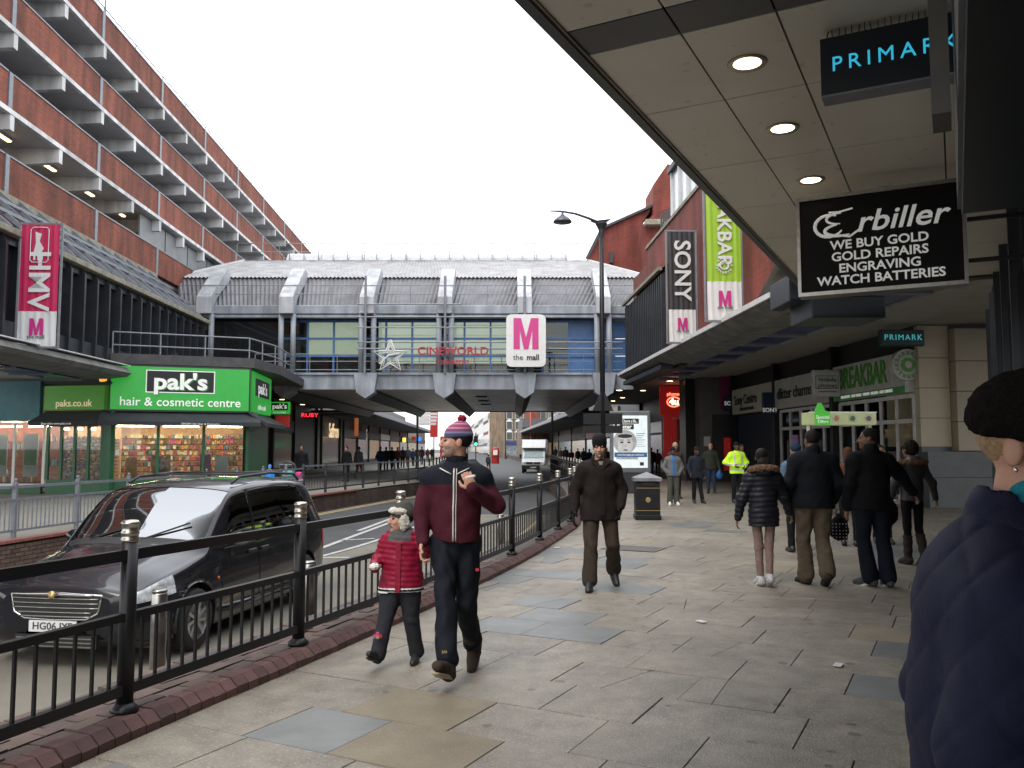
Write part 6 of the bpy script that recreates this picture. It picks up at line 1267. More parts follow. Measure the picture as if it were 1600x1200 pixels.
    if shoes:
        for q in 'LR':
            g=SDF(np.minimum(j['an'+q],j['to'+q])-.16,np.maximum(j['an'+q],j['to'+q])+.3 if shoes.get('boot') else np.maximum(j['an'+q],j['to'+q])+.16,(min(vox,.012))/S); an=j['an'+q]; to=j['to'+q]; d=to-an; d2=d/np.linalg.norm(d); f=np.array([d2[0],d2[1],0]); f/=np.linalg.norm(f)+1e-9
            up=np.cross(np.cross(d2,V3(0,0,1)),d2); up/=np.linalg.norm(up); heel=an-up*.045-f*.03; g.rc(an+up*.0,heel,.05,.043,k=.02); g.rc(heel,to+d2*.05,.042,.036,k=.02,); g.rc(an,to,.048,.035,k=.02)
            if shoes.get('boot'): g.rc(an,an+(j['kn'+q]-an)*shoes['boot'],.055,.066,k=.02); g.mod(lambda F,X,Y,Z: F+.004*np.sin(Z*55+X*8))
            sh,V=sdfobj(g,'boot' if shoes.get('boot') else 'shoe',shoes['m'],t)
            g=SDF(np.minimum(an,to)-.16,np.maximum(an,to)+.12,(min(vox,.011))/S); a_=heel-up*.03; b_=to+d2*.055-up*.018; g.rc(a_,b_,.043,.040,k=0); c0=(a_+b_)/2
            def fl(F,X,Y,Z,c0=c0,up=up): return np.maximum(F,np.abs((X-c0[0])*up[0]+(Y-c0[1])*up[1]+(Z-c0[2])*up[2]+.008)-.014)
            g.mod(fl); sdfobj(g,'sole',shoes.get('sole',m_trim),sh)
    if top:
        g=grid(top.get('vox')); hem=top.get('hem',.86); R_=top.get('r',.03); fl_=top.get('flare',0); ar=top.get('arm',.9)
        g.rc(V3(j['pel'][0],j['pel'][1],hem-.08),j['wai'],.138*slim+R_+fl_,.130*slim+R_,k=.05,sq=.84)
        for q in 'LR':
            if hem<.9: tt=(j['hi'+q][2]-hem+.05)/(j['hi'+q][2]-j['kn'+q][2]); g.rc(j['hi'+q]+V3(0,0,.03),j['hi'+q]+(j['kn'+q]-j['hi'+q])*tt,(.102*(trousers or {}).get('w',1)*legw)+.016,(.102*(trousers or {}).get('w',1)*legw)+.012,k=.05)
        g.mod(lambda F,X,Y,Z: np.maximum(F,hem-Z)); g.rc(j['wai'],j['che'],.128*slim+R_,.150*slim+R_*.9,k=.06,sq=.74)
        g.rc(j['shL']*.86+j['che']*.14-V3(0,0,.015),j['shR']*.86+j['che']*.14-V3(0,0,.015),.072+R_*.55,k=.06); g.rc(j['nk']-V3(0,0,.05),j['nk']+V3(0,0,.0),.085,.07,k=.04)
        for q in 'LR':
            g.rc(j['sh'+q]*.97+V3(0,0,-.005),j['el'+q],(.064+R_*.6)*ar,(.053+R_*.5)*ar,k=.04); d=j['wr'+q]-j['el'+q]; g.rc(j['el'+q],j['wr'+q]-d*.02,(.053+R_*.5)*ar,(.040+R_*.35)*ar,k=.03)
        if top.get('collar'): 
            cr_=top['collar']; c0=j['nk']+V3(0,.01,.0); g.rc(c0-V3(0,0,.03),c0+V3(0,.01,cr_),.082,.078,k=.012); g.rc(c0+V3(0,-.01,cr_*.6),c0+V3(0,-.02,cr_+.1),.066,.07,k=.004,sub=True)
        if top.get('hood'): g.el(j['nk']+V3(0,.10,.0),(.125,.075,.075),k=.03)
        ty=top.get('type')
        if ty=='puffer':
            fq=top.get('fq',70); g.mod(lambda F,X,Y,Z: F-.010*np.abs(np.sin(Z*fq*.5+.6*np.sin(X*7)))+.004)
        elif ty=='quiltbig': g.mod(lambda F,X,Y,Z: F-.0075*np.minimum(np.abs(np.sin((X*.7+Y*.95+Z)*25)),np.abs(np.sin((X*.7+Y*.95-Z)*25)))**.3+.005)
        elif ty=='quilt': g.mod(lambda F,X,Y,Z: F-.006*np.minimum(np.abs(np.sin((X*.8+Y*.9+Z)*24)),np.abs(np.sin((X*.8+Y*.9-Z)*24)))**.6+.003)
        g.mod(waves((sum(map(ord,label))+5)%89,8,20,.006*top.get('wr',1)))
        o,V=sdfobj(g,top.get('name','jacket'),top['m'],t,top.get('cls')); ex['top']=(o,V)
    if hair:
        g=SDF(j['hd']-.28,j['hd']+.24,min(vox,.01)/S); M=HM; ty=hair.get('type','short')
        a=lambda p,r,k=.02,sub=False: g.el(H(*p),np.array(r)*hs,k=k,M=HM,sub=sub)
        a((0,.022,.036),(.080,.098,.090))
        if ty in('long','bob'): a((0,.05,-.03),(.082,.07,.10)); 
        if ty=='long': a((0,.06,-.12),(.09,.06,.12))
        if ty=='bun': a((0,.075,.06),(.05,.05,.05))
        if ty=='curly': a((0,.04,.02),(.105,.10,.11)); g.mod(waves(3,8,90,.012))
        a((0,-.085,-.03),(.072,.075,.105),.008,sub=True)
        if ty=='short': a((0,.0,-.095),(.11,.14,.06),.01,sub=True)
        for x_ in (-1,1): a((.088*x_,.006,-.012),(.022,.026,.04),.006,True)
        if bald: a((0,.01,.13),(.045,.05,.03),.01,sub=True)
        g.mod(waves(8,6,110,.0022)); sdfobj(g,'hair',hair['m'],t)
    if hat:
        g=SDF(j['hd']-.22,j['hd']+.26,min(vox,.008)/S); ty=hat.get('type','beanie'); a=lambda p,r,k=.01,sub=False: g.el(H(*p),np.array(r)*hs,k=k,M=HM,sub=sub)
        zc=hat.get('z',.03); nrm=HM@np.array([0,-.16,1.]); nrm/=np.linalg.norm(nrm); c0=H(0,0,zc)
        if ty=='fur': a((0,.01,.062),(.110,.124,.094))
        elif ty=='cap': a((0,.012,.045),(.082,.102,.085)); g.rc(H(-.035,-.09,.055),H(.035,-.09,.055),.014,k=.01); g.rc(H(-.02,-.14,.045),H(.02,-.14,.045),.008,k=.03)
        elif ty=='brim': a((0,.012,.06),(.085,.104,.075)); a((0,.01,.045),(.125,.14,.010),.006)
        else: a((0,.016,.045),(.086,.106,.092)); a((0,.03,.11),(.05,.06,.045),.03)
        def cl(F,X,Y,Z): 
            d=-((X-c0[0])*nrm[0]+(Y-c0[1])*nrm[1]+(Z-c0[2])*nrm[2]); return np.maximum(F,d)
        if ty!='brim': g.mod(cl)
        if hat.get('roll'): g.rc(c0,c0+nrm*.035,.088*hs,k=.004,sq=1.2,yaw=R(yaw))
        g.mod(waves(4,7,150 if ty=='fur' else 80,.004 if ty=='fur' else .0012)); ho,_=sdfobj(g,'hat',hat['m'],t,hat.get('cls'))
        if hat.get('pom'):
            g=SDF(H(0,.03,.17)-.07,H(0,.03,.17)+.07,.006); g.el(H(0,.03,.165),(.032,.032,.03),k=0).mod(waves(3,9,160,.005)); sdfobj(g,'pom_pom',hat['pom'],ho)
        ex['hat']=ho
    ex['j']=j; ex['H']=H; ex['S']=S; return t,ex
def front(V,x,z,dx=.02,dz=.02,back=False):
    m=(abs(V[:,0]-x)<dx)&(abs(V[:,2]-z)<dz)
    if not m.any(): return 0
    return V[m][:,1].max() if back else V[m][:,1].min()
# --- man in the striped bobble hat
m_mar=cloth('maroon_fleece',(.062,.009,.019),(.045,.006,.014)); m_nav=cloth('navy_fleece',(.007,.010,.017)); m_track=cloth('navy_tracksuit',(.005,.007,.013),rough=.75); m_zip=mat('zip_silver',(.6,.58,.55),rough=.4,metal=.4)
hatm=bpy.data.materials.new('striped_knit'); hatm.use_nodes=True; nt=hatm.node_tree; b_=nt.nodes['Principled BSDF']; b_.inputs['Roughness'].default_value=.9
tc=_n(nt,'ShaderNodeTexCoord'); sx_=_n(nt,'ShaderNodeSeparateXYZ'); nt.links.new(tc.outputs['Object'],sx_.inputs[0]); mr_=_n(nt,'ShaderNodeMapRange'); mr_.inputs['From Min'].default_value=1.65; mr_.inputs['From Max'].default_value=1.79; nt.links.new(sx_.outputs['Z'],mr_.inputs['Value'])
rp_=_n(nt,'ShaderNodeValToRGB'); els=rp_.color_ramp.elements; els[0].position=0; els[0].color=(.05,.06,.13,1); els[1].position=1; els[1].color=(.30,.28,.42,1)
for p_,c_ in ((.22,(.055,.065,.14)),(.3,(.22,.2,.3)),(.36,(.11,.06,.13)),(.46,(.28,.03,.09)),(.52,(.35,.25,.38)),(.58,(.27,.03,.08)),(.68,(.30,.05,.11)),(.74,(.38,.26,.4)),(.8,(.26,.03,.08)),(.9,(.28,.2,.34))): e_=els.new(p_); e_.color=(*c_,1)
nt.links.new(mr_.outputs[0],rp_.inputs[0]); nt.links.new(rp_.outputs[0],b_.inputs['Base Color'])
t,ex=person('man in a striped bobble hat and maroon zip jacket leading a child by the hand',(-.40,6.1),-4,1.77,yaw=-72,pitch=-4,vox=.007,bodyvox=.0055,
  J=dict(shR=(-.185,.0,1.40),elR=(-.245,-.02,1.13),wrR=(-.215,-.11,.93),shL=(.185,.02,1.41),elL=(.285,.02,1.18),wrL=(.135,-.17,1.30),hiR=(-.085,0,.92),knR=(-.045,-.19,.51),anR=(-.005,-.34,.13),toR=(-.035,-.46,.17),hiL=(.085,.02,.91),knL=(.075,-.02,.49),anL=(.10,.27,.13),toL=(.10,.14,.045)),
  top=dict(m=[m_mar,m_nav],hem=.93,r=.032,collar=.05,wr=1.2,cls=lambda c:((c[:,2]>1.315+.12*np.clip(-c[:,1],0,1)+.0*c[:,0])).astype(int)),trousers=dict(m=m_track,w=1.02,hem=.078,cuff=.17,wr=1.9),shoes=dict(m=cloth('brown_hightop',(.05,.038,.03)),sole=mat('sole_cream',(.42,.36,.24),(.3,.25,.17),rough=.7),boot=.28),
  hat=dict(m=hatm,z=.032,pom=cloth('red_wool',(.25,.012,.03),sc_=60),roll=False),hair=dict(m=m_hairb),beard='dark',hk={'L':dict(d=(-.35,-.15,.9),n=(-.2,1,.1),t=(-1,0,0),c=72),'R':dict(d=(-.05,-.2,-1),n=(1,-.2,0),t=(0,-1,0),c=45)})
Vt=ex['top'][1]; mb=MB(); mb.tube([(.0,front(Vt,0,z)-.002,z) for z in np.linspace(.94,1.44,16)],.007,6); mb.tube([(.012*1.5,front(Vt,.015,z)-.002,z) for z in np.linspace(.94,1.44,16)],.004,6); mb.build('zip',m_zip,ex['top'][0],True)
mb=MB(); 
for x in (-1,1): mb.tube([(x*(.02+.10*k/6),front(Vt,x*(.02+.10*k/6),1.40+.03*k/6)-.002,1.40+.05*k/6) for k in range(6)],.005,5)
mb.build('piping',m_zip,ex['top'][0],True)
g=SDF((-.2,-.1,1.36),(.24,.2,1.6),.009); g.rc((-.09,.05,1.46),(.10,.06,1.46),.045,k=.03); g.rc((.09,.0,1.45),(.14,.07,1.44),.04,k=.03); g.mod(waves(2,6,50,.006)); sdfobj(g,'hood',cloth('grey_hood',(.06,.065,.075)),t)
g=SDF((-.12,-.13,1.38),(.12,.14,1.58),.008); g.rc((0,.01,1.42),(0,.0,1.50),.078,.070,k=.02); g.mod(waves(5,6,60,.004)); sdfobj(g,'neck_warmer',m_nav,t)
MB().tube([(.10,-.25,1.38),(.165,-.27,1.395)],[.006,.011],6).build('held_stick',m_signwhite,t)
MB().box(-.012,.012,-.004,0,-.01,.01).build('trouser_logo',mat('logo_red',(.5,.02,.05)),ex['tro'][0]).location=(.16,front(ex['tro'][1],.15,.74)-.002,.74)
o=thing_part('tongue_logo',t,(-.02,-.385,.235)); 
for a in (-.5,0,.5): MB().add([(0,0,-.015),(.010*math.cos(a)+.02*math.sin(a),-.002,.012),(.03*math.sin(a),-.003,.03),(-.010*math.cos(a)+.02*math.sin(a),-.002,.012)],[(0,1,2,3)]).build('leaf',m_gold,o)
# --- child
m_chj=cloth('crimson_puffer',(.25,.008,.035),(.19,.006,.026),rough=.45,bump=.1); m_gt=cloth('grey_trousers',(.024,.026,.033))
t,ex=person('small child in a crimson padded jacket and grey hat with cream trim, holding a tissue',(-.83,6.45),-6,1.17,yaw=-62,vox=.008,bodyvox=.006,headscale=1.32,slim=1.18,legw=1.15,
  J=dict(hd=(0,-.02,1.60),nk=(0,.01,1.42),shL=(.19,.01,1.34),elL=(.27,.0,1.22),wrL=(.27,-.10,1.34),shR=(-.19,.01,1.34),elR=(-.27,.0,1.14),wrR=(-.26,-.20,1.07),knR=(-.14,-.16,.50),anR=(-.19,-.30,.14),toR=(-.22,-.44,.19),knL=(.12,-.02,.48),anL=(.16,.08,.10),toL=(.16,-.07,.045)),
  top=dict(flare=.025,m=[m_chj,cloth('grey_collar',(.09,.085,.09)),m_signwhite,m_nav],hem=.80,r=.05,type='puffer',fq=110,collar=.05,cls=lambda c: np.where((c[:,2]>1.36)&(abs(c[:,0])<.13),1,np.where((c[:,2]<.845)&(abs(c[:,0])<.26),np.where((c[:,2]<.815)|(c[:,2]>.832),2,3),0))),trousers=dict(m=m_gt,w=1.1,hem=.072),shoes=dict(m=m_trim),
  hat=dict(m=[cloth('grey_hat',(.06,.062,.055)),cloth('cream_fleece',(.55,.52,.45))],z=-.0,cls=None),beard=None,hair=dict(m=m_hairb),hk={'R':dict(d=(.3,-1,.1),n=(0,-.2,1),t=(1,0,0),c=50),'L':dict(d=(.0,-.3,1),n=(-1,0,0),t=(0,-1,0),c=40)})
H=ex['H']; HMc=np.array(Matrix.Rotation(R(-62),3,'Z')); g=SDF(ex['j']['hd']-.28,ex['j']['hd']+.28,.008)
g.el(H(0,-.02,.065),(.122,.130,.052),k=.0,M=HMc)
for x in (-1,1): g.el(H(.082*x,.0,-.03),(.022,.062,.095),k=.02,M=HMc)
g.el(H(0,-.1,-.03),(.088,.10,.115),k=.012,M=HMc,sub=True); g.mod(waves(3,7,90,.006)); sdfobj(g,'fleece_trim',MC['cream_fleece'],t)
g=SDF((-.34,-.42,.98),(-.12,-.18,1.18),.008); g.el((-.23,-.31,1.10),(.06,.045,.035),k=0).mod(waves(7,7,90,.01)); sdfobj(g,'tissue',m_signwhite,t)
Vt=ex['top'][1]; mb=MB(); 
for z0_,z1_ in zip(np.linspace(.72,1.34,8)[:-1],np.linspace(.72,1.34,8)[1:]): y0,y1=front(Vt,0,z0_+.1)-.006,front(Vt,0,z1_)-.006; mb.bar((0,min(y0,y1),z0_+.1 if z0_<.8 else z0_),(0,min(y0,y1),z1_),.06,.012,up=(0,1,0))
mb.build('front_placket',m_chj,ex['top'][0]); text('PL',.075,m_dl,t,(-.03,-.125,1.40),(PI/2-.3,0,-.1),off=.03,ext=.003)
o=thing_part('trouser_patch',t,(-.17,-.375,.36)); 
for k,(x,z,mm) in enumerate(((0,0,m_gold),(.03,.01,MC['red_sign']),(-.03,.005,shopcols[4]),(.0,.035,m_magenta))): MB().lathe((x,0,z),[(.022,0),(.018,.006)],8,M=Matrix.Rotation(PI/2,3,'X')).build('patch',mm,o)
# --- man in the dark brown coat
m_brc=cloth('dark_brown_coat',(.014,.009,.0075),(.009,.0065,.006)); m_blk=cloth('black_wool',(.008,.008,.010)); m_glv=cloth('black_glove',(.008,.008,.010))
t,ex=person('older man with black knitted cap, dark brown coat and brown trousers walking towards the viewer',(1.02,9.9),2,1.735,yaw=-10,pitch=6,hands=False,vox=.010,bodyvox=.007,beard='grey',
  J=dict(elR=(-.28,.04,1.13),wrR=(-.31,-.06,.89),shR=(-.19,.01,1.39),shL=(.19,.01,1.39),elL=(.275,.05,1.12),wrL=(.235,-.08,.93),hiL=(.10,0,.90),hiR=(-.10,0,.90),knR=(-.13,-.16,.50),anR=(-.15,-.20,.10),toR=(-.18,-.34,.04),knL=(.14,-.06,.50),anL=(.19,.20,.17),toL=(.20,.09,.06)),
  top=dict(m=m_brc,hem=.78,r=.05,flare=.015,collar=.045,wr=1.3,name='coat'),trousers=dict(m=cloth('brown_corduroy',(.045,.034,.024)),w=1.12,hem=.085,wr=1.6),shoes=dict(m=m_trim),hat=dict(m=m_blk,z=.045,roll=True))
Vt=ex['top'][1]; mb=MB(); 
for k in range(10):
    z=.84+.058*k; mb.bar((.012,front(Vt,.01,z)-.004,z),(.012,front(Vt,.01,z+.05)-.004,z+.055),.05,.008,up=(0,1,0))
mb.build('coat_placket',m_brc,ex['top'][0]); 
for x in (-1,1): MB().add([(x*.01,-.135,1.36),(x*.12,-.12,1.46),(x*.10,-.06,1.50),(x*.03,-.10,1.46)],[(0,1,2,3) if x<0 else (3,2,1,0)]).build('lapel',m_brc,ex['top'][0])
MB().add([(-.03,-.122,1.46),(.03,-.122,1.46),(.0,-.14,1.37)],[(0,2,1)]).build('shirt_front',cloth('tan_scarf',(.25,.2,.15)),t)
for q,c in (('R',ex['j']['wrR']),('L',ex['j']['wrL'])):
    g=SDF(c-.2,c+.15,.008); d=c-ex['j']['el'+q]; hand(g,c,d,(1 if q=='R' else -1,0,0),(0,-1,0),R(25),1.22); sdfobj(g,'glove',m_glv,t)
# --- three in the middle distance
t,ex=person('man in a brimmed hat and grey jacket with blue front, hands in pockets',(4.55,24),0,1.63,skin='D',yaw=0,vox=.013,J=dict(elL=(.28,.05,1.13),wrL=(.19,-.07,.98),elR=(-.28,.05,1.13),wrR=(-.19,-.07,.98)),top=dict(m=[cloth('mid_grey_jacket',(.13,.13,.14)),cloth('blue_front',(.04,.13,.30))],hem=.88,r=.04,cls=lambda c:((abs(c[:,0])<.045)&(c[:,1]<-.05)).astype(int)),trousers=dict(m=cloth('olive_grey',(.07,.07,.06)),w=1.1,hem=.085),shoes=dict(m=m_signwhite,sole=m_signwhite),hat=dict(m=m_blk,type='brim'),hands=False)
t,ex=person('man in a black knitted hat and dark navy coat beside the grey jacketed man',(5.42,24.9),6,1.62,skin='D',vox=.013,beard='dark',J=dict(elR=(-.27,.0,1.12),wrR=(-.26,-.12,.93),anL=(.14,-.1,.09),toL=(.16,-.24,.035)),top=dict(m=cloth('dark_navy_coat',(.014,.017,.028)),hem=.78,r=.05,name='coat'),trousers=dict(m=m_blk,w=1.05),shoes=dict(m=m_trim),hat=dict(m=m_blk,z=.04))
t,ex=person('balding man in an olive green jacket and jeans carrying white and blue carrier bags',(7.08,30.2),-8,1.78,vox=.014,top=dict(m=cloth('olive_jacket',(.045,.05,.04)),hem=.84,r=.05),trousers=dict(m=cloth('blue_denim',(.03,.05,.10))),shoes=dict(m=m_trim),J=dict(wrL=(.29,-.04,.86),wrR=(-.28,-.04,.86)))
def bag(label,loc,c,w=.2,hh=.34,hr=.2,nm='carrier_bag',m=None):
    t_=thing(nm,label,'bag',loc); g=SDF((-w,-.15,-hh-.05),(w,.15,.05),.012); g.el((0,0,-hh*.55),(w*.62,.09,hh*.42),k=.02); g.rc((0,0,-hh*.2),(0,0,-.02),.05,.03,k=.05); g.mod(waves(6,7,40,.008)); o_,_=sdfobj(g,'bag_body',m or mat(nm+'_%.2f'%c[0],c,tuple(x*.8 for x in c),rough=.35),t_)
    MB().tube([(-.03,0,-.05),(-.02,0,.05),(.02,0,.05),(.03,0,-.05)],.006,5).build('handle',m or mat(nm+'_%.2f'%c[0],c,rough=.35),t_); return t_
bag('blue carrier bag held by the man in the olive jacket',(7.36,30.15,.83),(.03,.16,.5)); bag('white carrier bag held by the man in the olive jacket',(6.76,30.15,.83),(.6,.6,.62))
# --- hi-vis
m_hv=mat('hi_vis_yellow',(.55,.85,.03),(.45,.72,.02),scale=8,rough=.6,emit=(.5,.9,.02),es=.12); m_ref=mat('reflective_tape',(.6,.62,.62),rough=.3)
t,ex=person('person in a bright yellow hi-vis jacket and black cap standing by the grey wall',(6.62,25),12,1.78,skin='D',vox=.013,J=dict(elR=(-.34,.05,1.16),wrR=(-.16,-.16,1.06),elL=(.34,.05,1.16),wrL=(.16,-.16,1.04)),top=dict(m=[m_hv,m_ref],hem=.84,r=.05,cls=lambda c:((abs(c[:,2]-1.10)<.022)|(abs(c[:,2]-.95)<.022)|((abs(abs(c[:,0])-.11)<.022)&(c[:,2]>1.1)&(c[:,2]<1.43))).astype(int)),trousers=dict(m=m_blk),shoes=dict(m=m_trim),hat=dict(m=m_blk,type='cap'))
# --- group of backs
m_puf=cloth('black_puffer',(.010,.011,.017),(.014,.015,.022),rough=.38,bump=.05); m_fur=cloth('fawn_fur',(.20,.12,.07),(.10,.06,.04),sc_=60,bump=1,bs=120); m_pink=cloth('dusty_pink_denim',(.24,.165,.145)); m_wsh=mat('white_trainer',(.55,.55,.56),(.25,.25,.27),scale=30,rough=.5)
t,ex=person('young woman seen from behind in a black puffer jacket and dusty pink jeans',(2.95,10.0),176,1.60,skin='M',yaw=-20,vox=.009,slim=.88,
  J=dict(elL=(.27,.0,1.10),wrL=(.31,-.06,.86),shL=(.165,.01,1.39),shR=(-.165,.01,1.39),elR=(-.27,-.05,1.13),wrR=(-.36,-.12,.92),anL=(.055,.0,.09),toL=(.07,-.15,.035),knL=(.07,0,.49),knR=(-.06,.02,.50),anR=(-.04,.10,.13),toR=(-.04,-.03,.04)),
  top=dict(m=m_puf,hem=.76,r=.05,type='puffer',fq=95,hood=True,wr=1.1),trousers=dict(m=m_pink,w=.80,hem=.055,wr=.8),shoes=dict(m=m_wsh,sole=m_signwhite),hair=dict(m=m_hairb,type='bun'))
g=SDF((-.3,-.2,1.3),(.3,.35,1.7),.010); 
for k in range(12):
    a0,a1=PI*k/12,PI*(k+1)/12; g.rc((.16*math.cos(a0),.06+.11*math.sin(a0),1.47+.03*math.sin(a0)),(.16*math.cos(a1),.06+.11*math.sin(a1),1.47+.03*math.sin(a1)),.038,k=.01)
g.mod(waves(3,9,100,.012)); sdfobj(g,'fur_trim',m_fur,t)
g=SDF((-.2,-.15,1.4),(.2,.25,1.66),.010); g.el((0,.08,1.55),(.085,.06,.09),k=0).mod(waves(4,8,80,.008)); sdfobj(g,'hair_lower',m_hairb,t)
m_dj=cloth('dark_jacket',(.006,.009,.013),(.0045,.006,.009)); m_tan_=cloth('khaki_trousers',(.105,.083,.058),(.082,.064,.045))
t,ex=person('broad man seen from behind with thinning black hair, dark jacket and khaki trousers',(3.58,10.1),178,1.82,skin='M',yaw=5,vox=.010,slim=1.12,bald=False,
  J=dict(shL=(.20,.01,1.42),shR=(-.20,.01,1.42),elL=(.285,.03,1.14),wrL=(.26,-.10,.93),elR=(-.285,.03,1.14),wrR=(-.26,-.10,.93),hiL=(.10,0,.9),knL=(.12,-.04,.5),anL=(.10,-.03,.09),toL=(.13,-.17,.035),knR=(-.08,.02,.50),anR=(-.05,.24,.16),toR=(-.06,.11,.05)),
  top=dict(m=m_dj,hem=.86,r=.055,collar=.06,wr=1.2),trousers=dict(m=m_tan_,w=1.12,hem=.088,wr=1.8),shoes=dict(m=cloth('dark_brown_suede',(.035,.025,.02))),hair=dict(m=m_hairb))
t,ex=person('tall man from behind in black jacket and navy trousers, face turned left, one arm out',(4.2,9.95),184,1.84,skin='M',yaw=62,vox=.010,slim=1.08,
  J=dict(shL=(.20,.01,1.41),shR=(-.20,.01,1.41),elL=(.25,.02,1.12),wrL=(.255,-.06,.86),elR=(-.37,-.05,1.22),wrR=(-.55,-.12,1.02),knL=(.09,-.03,.5),anL=(.03,-.02,.09),toL=(.09,-.16,.035),knR=(-.12,.0,.50),anR=(-.14,.06,.09),toR=(-.17,-.09,.035)),
  top=dict(m=cloth('black_quilt',(.005,.0055,.008)),hem=.84,r=.05,collar=.05,type='quilt'),trousers=dict(m=cloth('navy_trousers',(.006,.009,.018)),w=1.12,hem=.085,wr=1.4),shoes=dict(m=cloth('grey_trainer',(.08,.08,.085)),sole=m_signwhite),hair=dict(m=m_hairb))
m_lj=mat('charcoal_leather',(.035,.036,.04),(.05,.05,.054),scale=6,rough=.4,bump=.2,bscale=60)
t,ex=person('woman from behind in charcoal leather jacket with fur hood, black leggings and slouch boots',(5.52,11.75),186,1.70,skin='M',yaw=10,vox=.011,slim=.9,
  J=dict(elR=(-.31,.0,1.15),wrR=(-.42,-.10,.93),elL=(.26,-.02,1.12),wrL=(.24,-.12,.93),knL=(.07,-.02,.50),anL=(.05,-.06,.09),toL=(.06,-.2,.035),knR=(-.09,.0,.50),anR=(-.10,.10,.12),toR=(-.11,-.03,.04)),
  top=dict(m=m_lj,hem=.90,r=.035,hood=True),trousers=dict(m=m_blk,w=.80,hem=.055,name='leggings'),shoes=dict(m=cloth('brown_boot',(.05,.042,.036)),boot=.78),hair=dict(m=m_hairb,type='curly'))
g=SDF((-.3,-.2,1.3),(.3,.35,1.7),.012)
for k in range(12):
    a0,a1=PI*k/12,PI*(k+1)/12; g.rc((.18*math.cos(a0),.05+.12*math.sin(a0),1.45),(.18*math.cos(a1),.05+.12*math.sin(a1),1.45),.036,k=.01)
g.mod(waves(3,9,90,.012)); sdfobj(g,'fur_trim',m_fur,t)
t_=bag('black shoulder bag hanging between the tall man and the woman in boots',(4.98,11.4,1.02),(.01,.01,.012),.3,.5,nm='handbag',m=m_blk)
t_=bag('black bag with white polka dots hanging between the two dark jacketed men',(4.0,10.45,.80),(.012,.012,.014),.2,.34,nm='spotted_bag',m=m_blk)
mb=MB()
for i in range(6):
    for k in range(6): mb.lathe((-.1+.04*i,-.092+.006*abs(i-2.5),-.12-.04*k),[(.008,0),(.007,.002)],6,M=Matrix.Rotation(PI/2,3,'X'))
stuff(mb.build('white_dots',m_signwhite,t_))
t,ex=person('person in navy hood and pale blue top, mostly hidden behind the broad man',(4.42,13.2),175,1.68,vox=.014,top=dict(m=cloth('pale_blue_top',(.09,.15,.22)),hem=.9,hood=True),trousers=dict(m=m_blk),shoes=dict(m=m_trim),hat=dict(m=cloth('navy_hood',(.015,.03,.07)),z=-.04))
t,ex=person('person with reddish brown hair facing the food counter, behind the tall man',(5.55,14.0),150,1.62,vox=.014,top=dict(m=cloth('rust_top',(.12,.05,.03)),hem=.9),trousers=dict(m=m_blk),shoes=dict(m=m_trim),hair=dict(m=cloth('auburn_hair',(.09,.035,.018),sc_=60),type='long'))
t,ex=person('dark haired woman in a navy coat walking towards the viewer behind the tall man',(6.25,14.4),-10,1.66,vox=.013,skin='M',top=dict(m=cloth('navy_coat_b',(.016,.02,.04)),hem=.8,collar=.05),trousers=dict(m=m_blk),shoes=dict(m=m_trim),hair=dict(m=m_hairb,type='bob'))
t,ex=person('man with short dark hair in black jacket partly behind the hi-vis jacket',(7.45,27.5),0,1.74,vox=.015,skin='M',top=dict(m=m_blk,hem=.85),trousers=dict(m=m_blk),shoes=dict(m=m_trim),hair=dict(m=m_hairb))
t,ex=person('man in dark coat and cream cap standing behind the man in the brimmed hat',(5.2,27),5,1.76,vox=.015,skin='M',top=dict(m=cloth('mud_coat',(.04,.03,.025)),hem=.8),trousers=dict(m=m_blk),shoes=dict(m=m_trim),hat=dict(m=cloth('cream_cap',(.35,.27,.19)),z=.0))
# --- woman close by at the right edge
m_nq=cloth('navy_quilted_coat',(.010,.013,.040),(.008,.010,.030),sc_=14,rough=.7,bump=.35,bs=350); m_furb=mat('black_fur',(.006,.0055,.005),(.014,.012,.011),scale=160,rough=1,bump=.7,bscale=300,spec=.05); m_blond=mat('fair_hair',(.42,.27,.14),(.25,.15,.08),scale=90,rough=.5,bump=.6,bscale=300)
t,ex=person('woman very close at the right edge in navy quilted coat, black fur hat, teal scarf',(1.01,1.66),72,1.725,yaw=-40,pitch=2,vox=.007,bodyvox=.0045,slim=1.15,skin='L',
  J=dict(pel=(0,.05,.94),wai=(0,.06,1.1),che=(0,.055,1.28),nk=(0,.02,1.44),shR=(-.175,.06,1.345),elR=(-.225,.13,1.09),wrR=(-.215,.04,.86),shL=(.175,.06,1.345),elL=(.22,.13,1.09),wrL=(.21,.04,.86)),
  top=dict(m=m_nq,hem=.55,r=.055,collar=.05,name='coat',wr=.22,flare=.0,arm=1.08,type='quiltbig'),trousers=dict(m=m_blk),shoes=dict(m=m_trim),hands=True,hair=dict(m=m_blond,type='short'),hat=dict(m=m_furb,type='fur',z=.012))
H=ex['H']; g=SDF((-.16,-.2,1.36),(.16,.14,1.58),.005); g.rc((0,.0,1.46),(0,-.02,1.515),.080,.074,k=.02); g.rc((-.03,-.07,1.42),(.02,-.08,1.49),.035,k=.02); g.mod(waves(5,6,70,.004)); sdfobj(g,'scarf',cloth('teal_scarf',(.01,.19,.25),sc_=60),t)
MB().lathe(tuple(H(-.086,.0,-.044)),[(0,-.006),(.006,0),(0,.006)],8).build('earring',m_chr,t,True)
Vt=ex['top'][1]
mb=MB()       # turned-down collar leaf
vs=[]
for k in range(13):
    a=-PI*.95+1.9*PI*k/12; vs+= [(.088*math.sin(a),.018-.088*math.cos(a)*-1*-1,1.515),(.145*math.sin(a),.02-.128*math.cos(a),1.425)]
